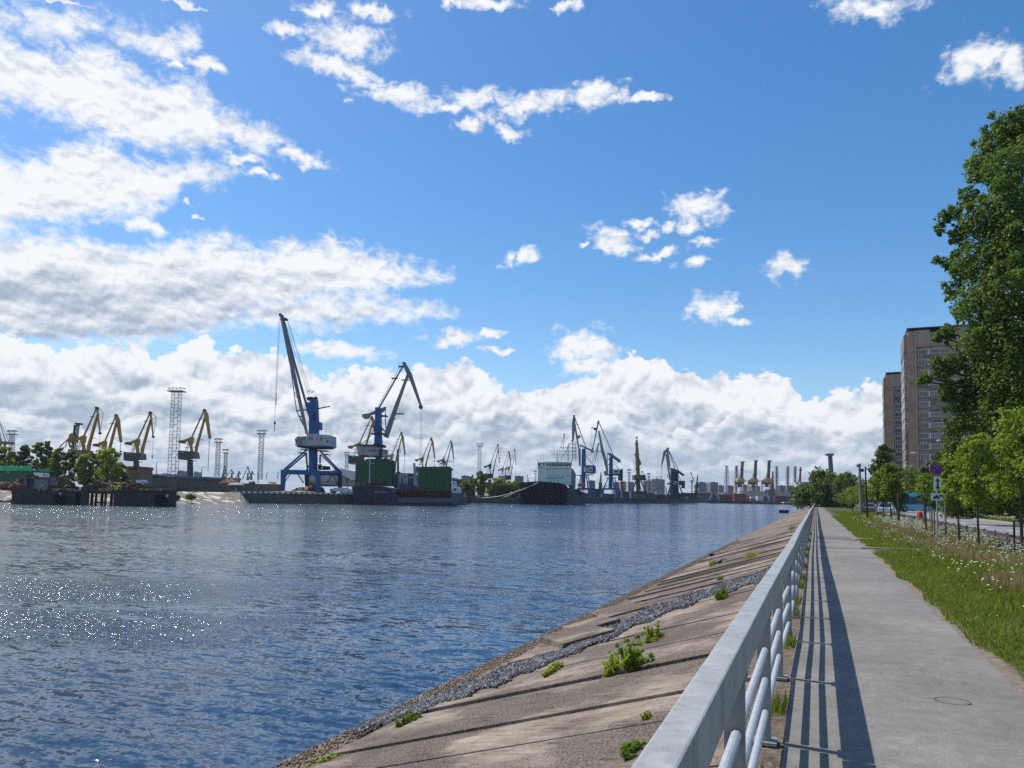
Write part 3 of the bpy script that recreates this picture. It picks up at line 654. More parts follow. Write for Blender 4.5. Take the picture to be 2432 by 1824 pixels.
# ------------------------------------------------------------------ vegetation on this side
leafmat('leaf_maple', (0.05, 0.10, 0.010), (0.26, 0.36, 0.035), 1.6, 0.5)
leafmat('leaf_lime', (0.035, 0.078, 0.012), (0.23, 0.32, 0.035), 0.9, 0.52)
leafmat('leaf_poplar', (0.022, 0.055, 0.012), (0.16, 0.25, 0.035), 0.30, 0.42)
leafmat('leaf_dark', (0.018, 0.042, 0.010), (0.11, 0.17, 0.030), 0.4, 0.35)
leafmat('leaf_mid', (0.03, 0.062, 0.012), (0.17, 0.24, 0.04), 0.4, 0.5)
leafmat('leaf_spring', (0.05, 0.10, 0.012), (0.33, 0.40, 0.035), 0.4, 0.55)
leafmat('leaf_bush', (0.07, 0.12, 0.012), (0.42, 0.48, 0.05), 6.0, 0.45)
leafmat('leaf_yellowish', (0.08, 0.10, 0.012), (0.26, 0.27, 0.04), 0.5, 0.4)
leafmat('grass_blade', (0.06, 0.095, 0.008), (0.25, 0.30, 0.03), 1.0, 0.35, 0.6)
leafmat('grass_dry', (0.13, 0.10, 0.035), (0.38, 0.28, 0.14), 1.0, 0.3, 0.7)
dirty('bark', (0.075, 0.058, 0.043), 0.5, 5.0, 0.95); dirty('bark_pale', (0.20, 0.17, 0.13), 0.5, 4.0, 0.95)
dirty('stake_wood', (0.22, 0.17, 0.12), 0.6, 4.0, 0.9)
flat('flower_white', (0.78, 0.77, 0.68)); flat('flower_yellow', (0.75, 0.55, 0.05))
def leaves(cent, rad, n, size, flatn=0.0, shell=0.55, droop=0.0, asp=0.62):
    """n leaf quads spread through clumps (centres, radii) -> vertex, face arrays"""
    cent = np.asarray(cent, float); rad = np.asarray(rad, float)
    if rad.ndim == 1: rad = np.repeat(rad[:, None], 3, 1)
    wgt = rad.prod(1)**(2/3); wgt = wgt/wgt.sum()
    i = rng.choice(len(cent), n, p=wgt)
    d = rng.normal(size=(n, 3)); d /= np.linalg.norm(d, axis=1)[:, None]
    r = (shell + (1-shell)*rng.random(n))*rng.random(n)**0.25
    p = cent[i] + d*r[:, None]*rad[i]
    nrm = d*0.6 + rng.normal(size=(n, 3))*0.7 + np.array([0, 0, 0.5+flatn]); nrm /= np.linalg.norm(nrm, axis=1)[:, None]
    a = np.cross(nrm, rng.normal(size=(n, 3))); a /= np.linalg.norm(a, axis=1)[:, None]; b_ = np.cross(nrm, a)
    s = size*rng.uniform(0.6, 1.35, n)[:, None]
    a = a*s; b_ = b_*s*asp; fold = nrm*s*0.18
    v = np.stack([p-a, p-b_+fold, p+a, p+b_+fold], 1).reshape(-1, 3)
    return v, np.arange(4*n).reshape(-1, 4)
def limbs(mb, base, top, r0, clumps, nb=None, n=7):
    """tapered leaning trunk and limbs reaching into the clumps"""
    base, top = Vector(base), Vector(top); L = (top-base).length
    w = Vector((random.uniform(-1, 1), random.uniform(-1, 1), 0))*L*0.02
    pts = [base, base.lerp(top, 0.3)+w, base.lerp(top, 0.65)-w*0.6, top]
    mb.tube([base-Vector((0, 0, 0.15))]+pts, [r0*1.3, r0*1.15, r0*0.8, r0*0.5, r0*0.12], n)
    for c in (clumps if nb is None else random.sample(list(clumps), min(nb, len(clumps)))):
        c = Vector(c); k = min(0.92, max(0.22, (c.z-base.z)/L*0.72)); o = base.lerp(top, k)
        m_ = o.lerp(c, 0.55) + Vector((0, 0, (c-o).length*0.08)); rr = r0*(1-k)*0.5+r0*0.06
        mb.tube([o, m_, c], [rr, rr*0.6, rr*0.2], 5, False)
def tree(name, label, cat, base, H, W, crown0, nleaf, lsize, mat, bark='bark', r0=None, nc=26, shape='egg', group=None, seed=None, lean=(0, 0), depth=None, nb=10, csize=0.30, crown_extra=None):
    """base: ground point; H height; W crown width; crown0: where the crown starts as a share of H"""
    if seed is not None: random.seed(seed); rs = np.random.default_rng(seed)
    else: rs = rng
    base = Vector(base); t_ = thing(name, label, cat, base, group)
    cs, rd = [], []; depth = depth or W
    for k in range(nc):
        u = (k+0.5)/nc; z = crown0 + (1-crown0)*u*0.97
        if shape == 'egg': wd = math.sin(math.pi*min(1, (u*0.86+0.10)))**0.75
        elif shape == 'column': wd = (0.62+0.38*math.sin(math.pi*u))*(1 if u < 0.75 else (1-u)*3.2+0.2)
        elif shape == 'cone': wd = (1-u)**0.8*0.9+0.12
        else: wd = math.sin(math.pi*(u*0.78+0.16))**0.55
        a = k*2.39996 + rs.uniform(-.5, .5); q = rs.uniform(0.35, 0.86)
        cr = W*csize*rs.uniform(0.6, 1.15)*(0.55+0.45*wd)
        cs.append((base.x+math.cos(a)*q*wd*W/2+lean[0]*z, base.y+math.sin(a)*q*wd*depth/2+lean[1]*z, base.z+z*H-(cr*0.35 if u > 0.9 else 0))); rd.append((cr, cr, cr*0.8))
    if crown_extra:
        for c, r in crown_extra: cs.append(c); rd.append((r, r, r*0.8))
    mb = MB(); limbs(mb, base, (base.x+lean[0]*0.85, base.y+lean[1]*0.85, base.z+H*0.86), r0 or H*0.018, cs, nb)
    build('trunk', mb, bark, t_, smooth_=True)
    # uneven outline: each clump carries smaller sprays at its rim
    c2, r2 = list(cs), list(rd)
    for c, r in zip(cs, rd):
        for _ in range(4):
            d = rs.normal(size=3); d[2] = abs(d[2])*0.8-0.1; d /= np.linalg.norm(d); f = rs.uniform(0.75, 1.2)
            c2.append(tuple(np.array(c)+d*np.array(r)*f)); r2.append(tuple(np.array(r)*rs.uniform(0.22, 0.42)))
    v_, f_2 = leaves(c2, r2, nleaf, lsize)
    npmesh('crown', v_, f_2, mat, t_, tuple(base))
    return t_
def gb(px, py, zg=0.0):                        # ground point under a photo pixel on this bank
    r = ray(px, py); k = (zg-EYE)/r.z; return CAM + r*k
# young street trees in the verge: (column, row of the foot, height, crown width, crown start, leaf count, label)
GY = 'young street trees in the verge'
ytrees = [
 (2325, 1303, 4.25, 1.9, 0.36, 2300, 'young maple with forked dark trunk and yellow-green leaves right of the round sign', 'leaf_maple'),
 (2278, 1294, 3.7, 1.5, 0.42, 1500, 'slim young maple with narrow dark trunk just left of the forked maple', 'leaf_maple'),
 (2199, 1268, 3.2, 1.1, 0.55, 700, 'thin sapling with sparse leaves just left of the round sign', 'leaf_maple'),
 (2118, 1238, 5.0, 2.2, 0.36, 2600, 'young lime tree with broad green crown in front of the white car', 'leaf_lime'),
 (2099, 1235, 4.9, 2.1, 0.34, 2400, 'young lime tree rising before the second tower, left of its broad neighbour', 'leaf_lime'),
 (2084, 1228, 4.9, 2.5, 0.36, 2000, 'young lime tree right of the tall black pole', 'leaf_lime'),
 (2051, 1220, 4.8, 2.8, 0.34, 1600, 'young lime tree left of the tall black pole', 'leaf_lime'),
 (2044, 1217, 4.5, 2.6, 0.32, 1400, 'young lime tree beside the leaning grey post', 'leaf_lime'),
 (2025, 1214, 4.3, 3.0, 0.30, 1300, 'small young tree in the middle of the far row', 'leaf_lime'),
 (2011, 1210, 4.0, 3.6, 0.28, 1200, 'farthest small young tree of the row along the path', 'leaf_lime')]
for i, (px, py, H, Wd, c0, n, lab, mt) in enumerate(ytrees):
    p = gb(px, py); p.z = -0.02
    tree('young_tree', lab, 'young tree', p, H, Wd, c0, n, 0.075 if i < 3 else 0.11, mt, r0=0.045 if i < 3 else 0.06, nc=16 if i else 22, group=GY, seed=40+i, nb=9, csize=0.24 if i < 3 else 0.27)
p = gb(2428, 1313); p.z = 0
tree('young_tree', 'young maple in an iron guard at the right edge of the photo', 'young tree', p, 5.0, 2.5, 0.36, 3000, 0.075, 'leaf_maple', r0=0.05, nc=22, group=GY, seed=61, nb=10, csize=0.22)
# its guard
tg = thing('tree_guard', 'dark iron guard standing round the young maple at the right edge', 'tree guard', p)
mb = MB()
for k in range(4):
    a = k*math.pi/2+0.6; q = p+Vector((math.cos(a)*0.30, math.sin(a)*0.30, 0)); mb = MB(); mb.bar(q-Vector((0, 0, .1)), q+Vector((0, 0, 1.05)), 0.045); build('post', mb, 'black_iron', tg)
for zz in (0.95, 0.30):
    mb = MB(); pts = [p+Vector((math.cos(k*math.pi/2+0.6)*0.30, math.sin(k*math.pi/2+0.6)*0.30, zz)) for k in range(5)]
    for a, b2 in zip(pts[:-1], pts[1:]): mb.bar(a, b2, 0.03)
    build('rail', mb, 'black_iron', tg)
# stakes of the saplings
for i, (px, py, h) in enumerate([(2213, 1282, 1.45), (2219, 1283, 1.35), (2246, 1284, 2.0), (2134, 1246, 2.3)]):
    p = gb(px, py); p.z = 0; mb = MB(); mb.tube([p-Vector((0, 0, .2)), p+Vector((0.02, 0, h))], [0.04 if i < 3 else 0.10, 0.035 if i < 3 else 0.085], 8)
    lab = ['left one of the pair of thin wooden stakes under the round sign', 'right one of the pair of thin wooden stakes under the round sign', 'tall wooden stake between the sign pole and the slim maple', 'thick dark wooden post standing in the white flowers left of the sapling'][i]
    tag(build('wooden_stake', mb, 'stake_wood' if i != 3 else 'bark', loc=p), lab, 'stake')
# great poplars beyond the road
tp = G(2497, 60, 0)
ex = []
for (px, py, D, r) in [(2262, 505, 60, 1.3), (2240, 520, 60, 0.9), (2232, 545, 60.5, 0.9), (2275, 560, 60, 1.4), (2300, 470, 60, 1.4), (2330, 400, 60, 1.5), (2360, 340, 60, 1.5), (2395, 300, 60, 1.5), (2425, 300, 60, 1.4), (2440, 350, 59, 1.8), (2250, 625, 60, 1.1), (2225, 618, 60, 0.7), (2285, 650, 60, 1.7), (2262, 690, 60, 1.4), (2285, 740, 60, 1.5), (2255, 790, 59, 1.2),
                      (2230, 800, 59, 0.9), (2222, 860, 58, 0.8), (2200, 898, 58, 0.8), (2186, 905, 58, 0.6), (2240, 880, 58, 1.4), (2250, 930, 58, 1.5), (2270, 860, 58, 1.7), (2280, 960, 58, 1.8), (2265, 1020, 59, 1.6), (2262, 1070, 60, 1.6), (2290, 1090, 59, 2.0), (2250, 1130, 61, 1.6), (2280, 1150, 60, 1.9), (2330, 1160, 60, 2.0), (2335, 1080, 58, 2.1), (2340, 520, 58, 2.2), (2330, 620, 58, 2.3), (2330, 720, 57, 2.3), (2340, 820, 57, 2.3), (2330, 900, 57, 2.3), (2340, 990, 57, 2.3),
                      (2395, 400, 57, 2.2), (2400, 500, 56, 2.4), (2400, 600, 56, 2.4), (2400, 700, 55, 2.4), (2400, 800, 55, 2.4), (2400, 900, 55, 2.4), (2400, 1000, 55, 2.4), (2400, 1090, 56, 2.3), (2390, 1150, 57, 2.2), (2440, 1180, 56, 2.2)]:
    ex.append((tuple(P(px, py, D)), r))
random.seed(5); big = thing('poplar_tree', 'huge dark green poplar towering over the road at the right edge', 'tree', tp)
ex = [(c, r*(0.62 if (c[0]*FH.y*0+(Vector(c)-CAM).dot(RH)/(Vector(c)-CAM).dot(FH)) < 0.615 else 1.0)) for c, r in ex]
cs = [c for c, r in ex] + [(tp.x+random.uniform(0, 9), tp.y+random.uniform(-3, 8), random.uniform(3, 34)) for _ in range(26)]
rd = [(r, r, r) for c, r in ex] + [(2.6, 2.6, 2.4)]*26
c2, r2 = list(cs), list(rd)
for c, r in zip(cs, rd):
    for _ in range(9):
        d = rng.normal(size=3); d[2] += 0.35; d /= np.linalg.norm(d); c2.append(tuple(np.array(c)+d*np.array(r)*rng.uniform(0.7, 1.15))); r2.append(tuple(np.array(r)*rng.uniform(0.16, 0.32)))
v_, f_2 = leaves(c2, r2, 185000, 0.135); npmesh('crown', v_, f_2, 'leaf_poplar', big, tuple(tp))
mb = MB(); limbs(mb, tp, tp+Vector((0.5, 0, 30)), 0.55, [c for c, r in ex], None, 10); build('trunk', mb, 'bark', big, smooth_=True)
# other trees on this side
others = [
 ('tree', 'dark tree standing below the nearer tower behind the round sign', 2246, 100, 8.6, 5.0, 0.10, 6000, 0.24, 'leaf_dark', 'round', (2225, 0)),
 ('tree', 'dark conical tree in front of the lower part of the farther tower', 2101, 128, 11.5, 6.6, 0.08, 7000, 0.24, 'leaf_dark', 'cone', 0),
 ('tree', 'mid green tree filling the gap between the two near lime trees and the towers', 2168, 152, 8.6, 9.5, 0.05, 5200, 0.22, 'leaf_mid', 'round', 0),
 ('tree', 'small dark tree on the skyline left of the leaning grey post', 2012, 190, 9.0, 7.5, 0.05, 4000, 0.28, 'leaf_mid', 'egg', 0),
 ('tree', 'tall bushy tree at the far end of the path with ragged top', 1952, 205, 10.2, 9.0, 0.02, 6500, 0.30, 'leaf_mid', 'egg', 0),
 ('tree', 'lower bushy tree leaning over the water at the far end of the railing', 1916, 215, 6.2, 8.0, 0.02, 4200, 0.30, 'leaf_mid', 'round', 0),
 ('tree', 'green tree right behind the far end of the path', 1984, 212, 7.6, 8.0, 0.02, 4500, 0.30, 'leaf_lime', 'round', 0),
 ('tree', 'dark tree mass to the right of the bus under the poplar', 2310, 84, 6.5, 9.0, 0.05, 6500, 0.20, 'leaf_dark', 'round', 0),
 ('tree', 'dark green tree behind the young maple at the right edge', 2400, 78, 9.5, 9.0, 0.05, 7000, 0.20, 'leaf_dark', 'round', 0)]
for i, (nm, lab, px, D, H, Wd, c0, n, ls, mt, shp, _x) in enumerate(others):
    p = G(px, D, 0); tree(nm, lab, 'tree', p, H, Wd, c0, n, ls, mt, nc=24, shape=shp, seed=80+i, csize=0.26)
# ------------------------------------------------------------------ grass of the verge
def blades(name, n, fxy, h0, h1, w, mat, label, bend=0.35):
    x, y = fxy(n); n = len(x); hgt = rng.uniform(h0, h1, n); a = rng.random(n)*6.283
    zb = np.where(x > 1.7, 0.04*np.sin(x*0.9+y*0.21)+0.03*np.sin(x*2.3-y*0.5), 0)*np.clip(x-1.7, 0, 1) - 0.01
    dx, dy = np.cos(a), np.sin(a); lx, ly = rng.normal(0, bend, n)*hgt, rng.normal(0, bend, n)*hgt
    ww = w*rng.uniform(0.6, 1.4, n)*(1+np.hypot(x, y)*0.035)
    o = np.stack([x, y, zb], 1); s = np.stack([dx*ww, dy*ww, 0*ww], 1)
    mid = o + np.stack([lx*0.35, ly*0.35, hgt*0.6], 1); tip = o + np.stack([lx, ly, hgt], 1)
    v_ = np.stack([o-s, o+s, mid+s*0.7, tip, mid-s*0.7], 1).reshape(-1, 3)
    q = np.arange(n)[:, None]*5
    f_2 = np.concatenate([q+np.array([[0, 1, 2]]), q+np.array([[0, 2, 4]]), q+np.array([[4, 2, 3]])])
    me_f = f_2
    ob = npmesh(name, v_, me_f, mat)
    return kind(ob, 'stuff', label), (x, y, zb, hgt, lx, ly)
def edge_x(y): return 1.71 - np.clip(y-60, 0, 200)*0.0033 + 0.04*np.sin(y*0.9) + 0.82*np.exp(-((y-28.2)/1.0)**2)
def verge(n, x0=0.0, x1=6.6, ymax=75, p=0.55, bias=1.0):
    y = 2.6 + (ymax-2.6)*rng.random(n)**(1/p); x = edge_x(y)-0.03 + 0.06*np.sin(y*2.3)*np.sin(y*0.71+1) + x0 + (x1-x0)*rng.random(n)**bias
    k = x < 6.9 + np.clip((y-38)*0.03, 0, 5); return x[k], y[k]
def sparse(fn, thr, sc, seed_):
    def g(n):
        x, y = fn(n); q = np.sin(x*sc+seed_)+np.sin(y*sc*0.6+seed_*2+x*0.7)+np.sin(x*sc*2.1-y*sc*0.9+seed_*3)*0.6
        k = q > thr; return x[k], y[k]
    return g
blades('short_grass', 170000, lambda n: verge(n, 0, 2.4, 90, 0.52), 0.03, 0.11, 0.006, 'grass_blade', 'short mown green grass along the path')
_, gi = blades('tall_grass', 150000, sparse(lambda n: verge(n, 1.0, 6.6, 130, 0.6, 0.8), -0.7, 1.1, 5.0), 0.07, 0.22, 0.006, 'grass_blade', 'tall uncut green grass of the verge')
blades('seeding_grass', 42000, sparse(lambda n: verge(n, 1.3, 6.0, 60, 0.6), 0.25, 1.3, 2.0), 0.16, 0.33, 0.005, 'grass_dry', 'reddish seeding grass in patches of the verge')
def patchy(n):
    x, y = verge(n, 0.9, 6.6, 75, 0.62, 0.8); q = np.sin(x*1.7+4)+np.sin(y*0.55+x)+np.sin(x*3.1-y*0.8); k = q > -0.4; return x[k], y[k]
def heads(name, n, fn, h0, h1, r, mat, label):
    x, y = fn(n); n = len(x); hg = rng.uniform(h0, h1, n); rr = r*rng.uniform(0.6, 1.3, n)*(1+np.hypot(x, y)*0.010)
    base = np.array([[1, 0, 0], [.3, .95, 0], [-.8, .6, 0], [-.8, -.6, 0], [.3, -.95, 0], [0, 0, .75], [0, 0, -.5]], float)
    tri = np.array([[i, (i+1) % 5, 5] for i in range(5)]+[[(i+1) % 5, i, 6] for i in range(5)])
    v_ = base[None]*rr[:, None, None]*np.array([1, 1, 0.75])+np.stack([x, y, hg], 1)[:, None]
    return kind(npmesh(name, v_.reshape(-1, 3), (tri[None]+7*np.arange(n)[:, None, None]).reshape(-1, 3), mat), 'stuff', label)
heads('dandelion_clocks', 3000, patchy, 0.16, 0.34, 0.021, 'flower_white', 'white dandelion clocks over the verge')
def parsley(n):
    k = n//9; x, y = verge(k, 2.2, 6.8, 80, 0.7, 0.7); x = np.repeat(x, 9)+rng.normal(0, 0.07, len(x)*9); y = np.repeat(y, 9)+rng.normal(0, 0.07, len(y)*9); return x, y
heads('cow_parsley', 7000, parsley, 0.28, 0.42, 0.013, 'flower_white', 'white umbels of cow parsley in the verge')
heads('yellow_flowers', 90, lambda n: verge(n, 0.3, 5, 30, 0.6), 0.08, 0.25, 0.018, 'flower_yellow', 'few yellow dandelion flowers')
blades('weeds_under_railing', 1500, lambda n: (lambda y: (-0.40+0.17*rng.random(len(y)), y))(np.concatenate([c+rng.normal(0, 0.12, n//12) for c in (4.6, 6.4, 9.3, 11.6, 13.0, 15.5, 17, 20, 24, 27, 33, 40)])), 0.04, 0.16, 0.005, 'grass_blade', 'tufts of weeds in the soil under the railing')
def far_v(n):
    y = 34+84*rng.random(n); c = np.interp(y, [q_[1] for q_ in RC], [q_[0] for q_ in RC]); return c+4.3+9*rng.random(n)**1.5, y
heads('far_flowers', 2600, far_v, 0.3, 0.5, 0.03, 'flower_white', 'white flowers on the verge beyond the road')
blades('far_grass', 26000, far_v, 0.2, 0.5, 0.006, 'grass_blade', 'tall grass on the verge beyond the road')
# bushes and weeds growing out of the slabs: (column, row of foot, height, width, leaves, label)
GB = 'weeds sprouting from the slabs'
for i, (px, py, h, w, n, mt, lab) in enumerate([
 (1455, 1600, 0.36, 0.8, 520, 'leaf_bush', 'wide leafy weed with yellow-green lower leaves in the middle of the slabs'),
 (1497, 1590, 0.62, 0.45, 200, 'leaf_maple', 'tall pale sapling with large leaves standing over the wide weed'),
 (1549, 1522, 0.42, 0.45, 520, 'leaf_bush', 'compact upright green bush right of the pale sapling'),
 (1310, 1598, 0.18, 0.9, 380, 'leaf_bush', 'long low weed growing in a joint below the pale sapling'),
 (1714, 1420, 0.34, 0.9, 520, 'leaf_lime', 'dark green bush at the gravel band near the handrail'),
 (970, 1722, 0.20, 0.6, 420, 'leaf_lime', 'bright green plant at the toe of the slabs near the bottom'),
 (1490, 1795, 0.14, 0.5, 150, 'leaf_lime', 'low green tuft near the handrail at the bottom of the photo'),
 (1783, 1325, 0.4, 1.6, 360, 'leaf_bush', 'green weed patch far up the slabs beside the handrail'),
 (1692, 1343, 0.35, 1.0, 260, 'leaf_lime', 'dark green weed clump near the iron mooring post'),
 (1720, 1333, 0.28, 0.7, 150, 'leaf_bush', 'small yellowish weed above the dark clump'),
 (1711, 1378, 0.22, 0.8, 160, 'leaf_yellowish', 'small yellow-green weed above the gravel band'),
 (1535, 1712, 0.10, 0.16, 60, 'leaf_bush', 'tiny green sprout in a joint left of the handrail'),
 (1880, 1258, 0.45, 2.2, 260, 'leaf_lime', 'dark green weed patch beside the far handrail'),
 (1416, 1468, 0.15, 0.6, 120, 'leaf_yellowish', 'low yellowish weed near the tipped slab'),
 (760, 1815, 0.12, 0.8, 160, 'leaf_bush', 'low green weed on the toe beam at the bottom of the photo')]):
    h *= 0.85; p = on_slope(px, py); th_ = thing('weed', lab, 'weed', p, GB); mb = MB()
    random.seed(300+i); k = max(7, int(w*26)); cs, rd = [], []
    for q in range(k):
        u_ = random.uniform(-.5, .5); o = p+Vector((random.gauss(0, .10)*w*0.5, u_*w*0.8, 0)); o.z = sz(o.x); hh = h*random.uniform(0.35, 1.0)*(1-abs(u_)*0.9)
        tpz = o+Vector((random.gauss(0, .28)*h, random.gauss(u_*0.6, .25)*h, hh)); mb.tube([o-Vector((0, 0, 0.03)), o.lerp(tpz, 0.5)+Vector((0, 0, hh*0.12)), tpz], [0.005, 0.003, 0.0015], 4, False)
        for s_ in (0.2, 0.45, 0.7, 0.95): cs.append(tuple(o.lerp(tpz, s_)+Vector((0, 0, hh*0.10*(1-s_))))); g__ = (0.03+h*0.08)*(1.15-s_*0.6); rd.append((g__, g__, g__*0.8))
    build('stem', mb, 'bark_pale', th_)
    v_, f_2 = leaves(cs, rd, n*3, 0.019 if i != 1 else 0.036, 0.3); npmesh('leaves', v_, f_2, mt, th_, tuple(p))
# ------------------------------------------------------------------ signs, poles, lamps
flat('sign_blue', (0.012, 0.018, 0.20), 0.4); flat('sign_red', (0.33, 0.015, 0.02), 0.4); flat('sign_white', (0.62, 0.63, 0.62), 0.45); flat('sign_black', (0.012, 0.012, 0.012), 0.5)
flat('steel_grey', (0.30, 0.31, 0.32), 0.5, 0.4); flat('back_grey', (0.25, 0.25, 0.25))
Ds = 34.0; sc = Ds/F_
sp = G(2227, Ds, 0); sg = thing('traffic_sign', 'round blue sign with red rim and cross over two white plates on a pole', 'road sign', sp)
cc_ = P(2224, 1112, Ds); UP = Vector((0, 0, 1)); AW = FH
def on_sign(a, b_, d=0.0): return cc_+RH*a+UP*b_-AW*d
rs_ = 18*sc
mb = MB(); mb.tube([sp-Vector((0, 0, .3)), Vector((sp.x, sp.y, cc_.z+0.2))], 0.036, 10); build('pole', mb, 'steel_grey', sg)
mb = MB(); mb.disc(cc_-AW*0.06, AW, rs_, 0.02, 40); dsc = build('round_plate', mb, 'sign_red', sg)
mb = MB(); mb.disc(cc_-AW*0.058, AW, rs_*1.05, 0.018, 40); build('rim', mb, 'pale_concrete', dsc)
mb = MB()
g_ = 0.115
for k in range(4):                            # four blue quarters leave the red cross and the thin pale line
    a0 = k*math.pi/2 + math.pi/4 + g_; a1 = (k+1)*math.pi/2 + math.pi/4 - g_; ri = rs_*0.79; mid_ = (a0+a1)/2
    pts = [on_sign(math.cos(mid_)*ri*0.13, math.sin(mid_)*ri*0.13, 0.072)] + [on_sign(math.cos(a0+(a1-a0)*j/10)*ri, math.sin(a0+(a1-a0)*j/10)*ri, 0.072) for j in range(11)]
    mb.prism(pts, -AW*0.004)
build('blue_field', mb, 'sign_blue', dsc)
mb = MB()
for k in range(4):
    a0 = k*math.pi/2 + math.pi/4 + g_*0.72; a1 = (k+1)*math.pi/2 + math.pi/4 - g_*0.72; ri = rs_*0.83; mid_ = (a0+a1)/2
    pts = [on_sign(math.cos(mid_)*ri*0.09, math.sin(mid_)*ri*0.09, 0.0705)] + [on_sign(math.cos(a0+(a1-a0)*j/10)*ri, math.sin(a0+(a1-a0)*j/10)*ri, 0.0705) for j in range(11)]
    mb.prism(pts, -AW*0.001)
flat('sign_line', (0.40, 0.22, 0.30), 0.4); build('line', mb, 'sign_line', dsc)
c1_ = P(2225.5, 1149.5, Ds); mb = MB(); mb.box(c1_-AW*0.05, (17.5*sc, 0.012, 34*sc), math.atan2(RH.y, RH.x)); pl = build('arrow_plate', mb, 'sign_white', sg)
mb = MB(); e = c1_-AW*0.060
mb.box(e, (4.0*sc, 0.008, 15*sc), math.atan2(RH.y, RH.x))
for s_ in (1, -1): mb.prism([e+UP*s_*14.5*sc, e+UP*s_*6.5*sc+RH*5.0*sc, e+UP*s_*6.5*sc-RH*5.0*sc], -AW*0.008)
build('double_arrow', mb, 'sign_black', pl)
c2_ = P(2228, 1180, Ds); mb = MB(); mb.box(c2_-AW*0.05, (36*sc, 0.012, 17.5*sc), math.atan2(RH.y, RH.x)); pl = build('tow_plate', mb, 'sign_white', sg)
e = c2_-AW*0.060; mb = MB()
q = lambda x, z: e+RH*x*sc+UP*z*sc
mb.prism([q(-13, -3.5), q(-13, 0), q(-9, 1), q(-7.5, 4), q(-3, 4), q(-3, -1), q(2, -1), q(2, -3.5)], -AW*0.008)
mb.prism([q(-3, 0), q(3, 5.5), q(4, 4.6), q(-1.5, -0.6)], -AW*0.008)
mb.prism([q(2.5, 3.5), q(5, 6), q(9, 5), q(13, 1.5), q(13, -0.8), q(8, 0.5), q(3.5, 2.0)], -AW*0.008)
for x, z in ((-10, -4), (-1, -4), (5, 0.8), (11, -1.8)): mb.disc(q(x, z), AW, 1.7*sc, 0.012, 12)
build('tow_truck_symbol', mb, 'sign_black', pl)
# poles
for (x0, y0, x1, y1, r, D, lab, mt) in [(2041, 1105, 2046, 1219, 0.20, 100, 'thick leaning grey post among the young trees', 'pale_post'), (2055, 1108, 2060.5, 1231, 0.085, 71, 'tall thin black pole standing in the verge', 'black_iron'), (2197, 1114, 2197, 1250, 0.09, 48, 'green flat-topped post left of the round sign', 'green_post')]:
    if mt not in MATS: dirty(mt, (0.20, 0.20, 0.19) if mt == 'pale_post' else (0.035, 0.05, 0.03), 0.6, 2, 0.8)
    a, b2 = P(x0, y0, D), G(x1, D, -0.1); po = thing('pole', lab, 'pole', b2); mb = MB(); mb.tube([b2, a], [r, r*0.7], 10); build('shaft', mb, mt, po)
    mb = MB()
    if x0 == 2041: mb.bar(a+RH*-0.35+UP*-0.1, a+RH*0.2+UP*0.1, 0.3, 0.12)
    elif x0 == 2055: mb.box(a+RH*-0.28-UP*0.35, (0.25, 0.1, 0.3)); mb.bar(a-UP*0.4, a-UP*0.4-RH*0.3, 0.05)
    else: mb.box(a, (0.42, 0.3, 0.12))
    build('head', mb, mt, po)
flat('lamp_pale', (0.50, 0.50, 0.49))
for i, (px, py, D) in enumerate([(2266, 1015, 88), (2232, 1047, 107), (2169, 1076, 135), (2166, 1107, 185), (2143, 1120, 219)]):
    h = P(px, py, D); g0 = h + RH*2.2; g0.z = 0; la = thing('street_lamp', ['nearest', 'second', 'third', 'fourth', 'farthest'][i]+' curved grey street lamp rising from the trees along the road', 'street lamp', g0, 'street lamps along the road')
    mb = MB(); mb.tube([g0, Vector((g0.x, g0.y, h.z-1.2))], [0.12, 0.08], 8); build('pole', mb, 'steel_grey', la)
    mb = MB(); mb.tube([Vector((g0.x, g0.y, h.z-1.2)), g0+UP*(h.z-0.35)-RH*0.5, g0+UP*(h.z-0.02)-RH*1.3, h+RH*0.5], 0.05, 8); build('arm', mb, 'steel_grey', la)
    mb = MB(); mb.tube([h+RH*0.55, h+RH*0.3+UP*0.03, h-RH*0.25, h-RH*0.45-UP*0.05], [0.05, 0.14, 0.16, 0.05], 8); build('lamp_head', mb, 'lamp_pale', la)
# low rusty guard rail between verge and road
dirty('rust_rail', (0.085, 0.055, 0.045), 0.5, 3, 0.8)
fr = thing('guard_fence', 'low rusty brown fence of posts and a rail between verge and road', 'fence', (7.5, 35, 0))
FP = [FX(*q_) for q_ in ((7.2, 22), (7.45, 30), (7.6, 38), (7.9, 50), (8.35, 65), (8.7, 82), (9.6, 100), (11.5, 120))]
yy = 28.0; last = None; k = 0
while yy < 118:
    x = float(np.interp(yy, [p[1] for p in FP], [p[0] for p in FP])); q = Vector((x, yy, 0))
    mb = MB(); mb.bar(q-Vector((0, 0, .1)), q+Vector((0, 0, 0.50)), 0.07); build('post', mb, 'rust_rail', fr)
    if last is not None:
        mb = MB(); mb.bar(last+UP*0.40, q+UP*0.40, 0.05, 0.10, up=UP); mb.bar(last+UP*0.20, q+UP*0.20, 0.04, 0.05, up=UP)
        for s_ in np.linspace(0.08, 0.92, 9): o = last.lerp(q, float(s_)); mb.bar(o+UP*0.02, o+UP*0.40, 0.022)
        build('panel', mb, 'rust_rail', fr)
    last = q; yy += 2.4
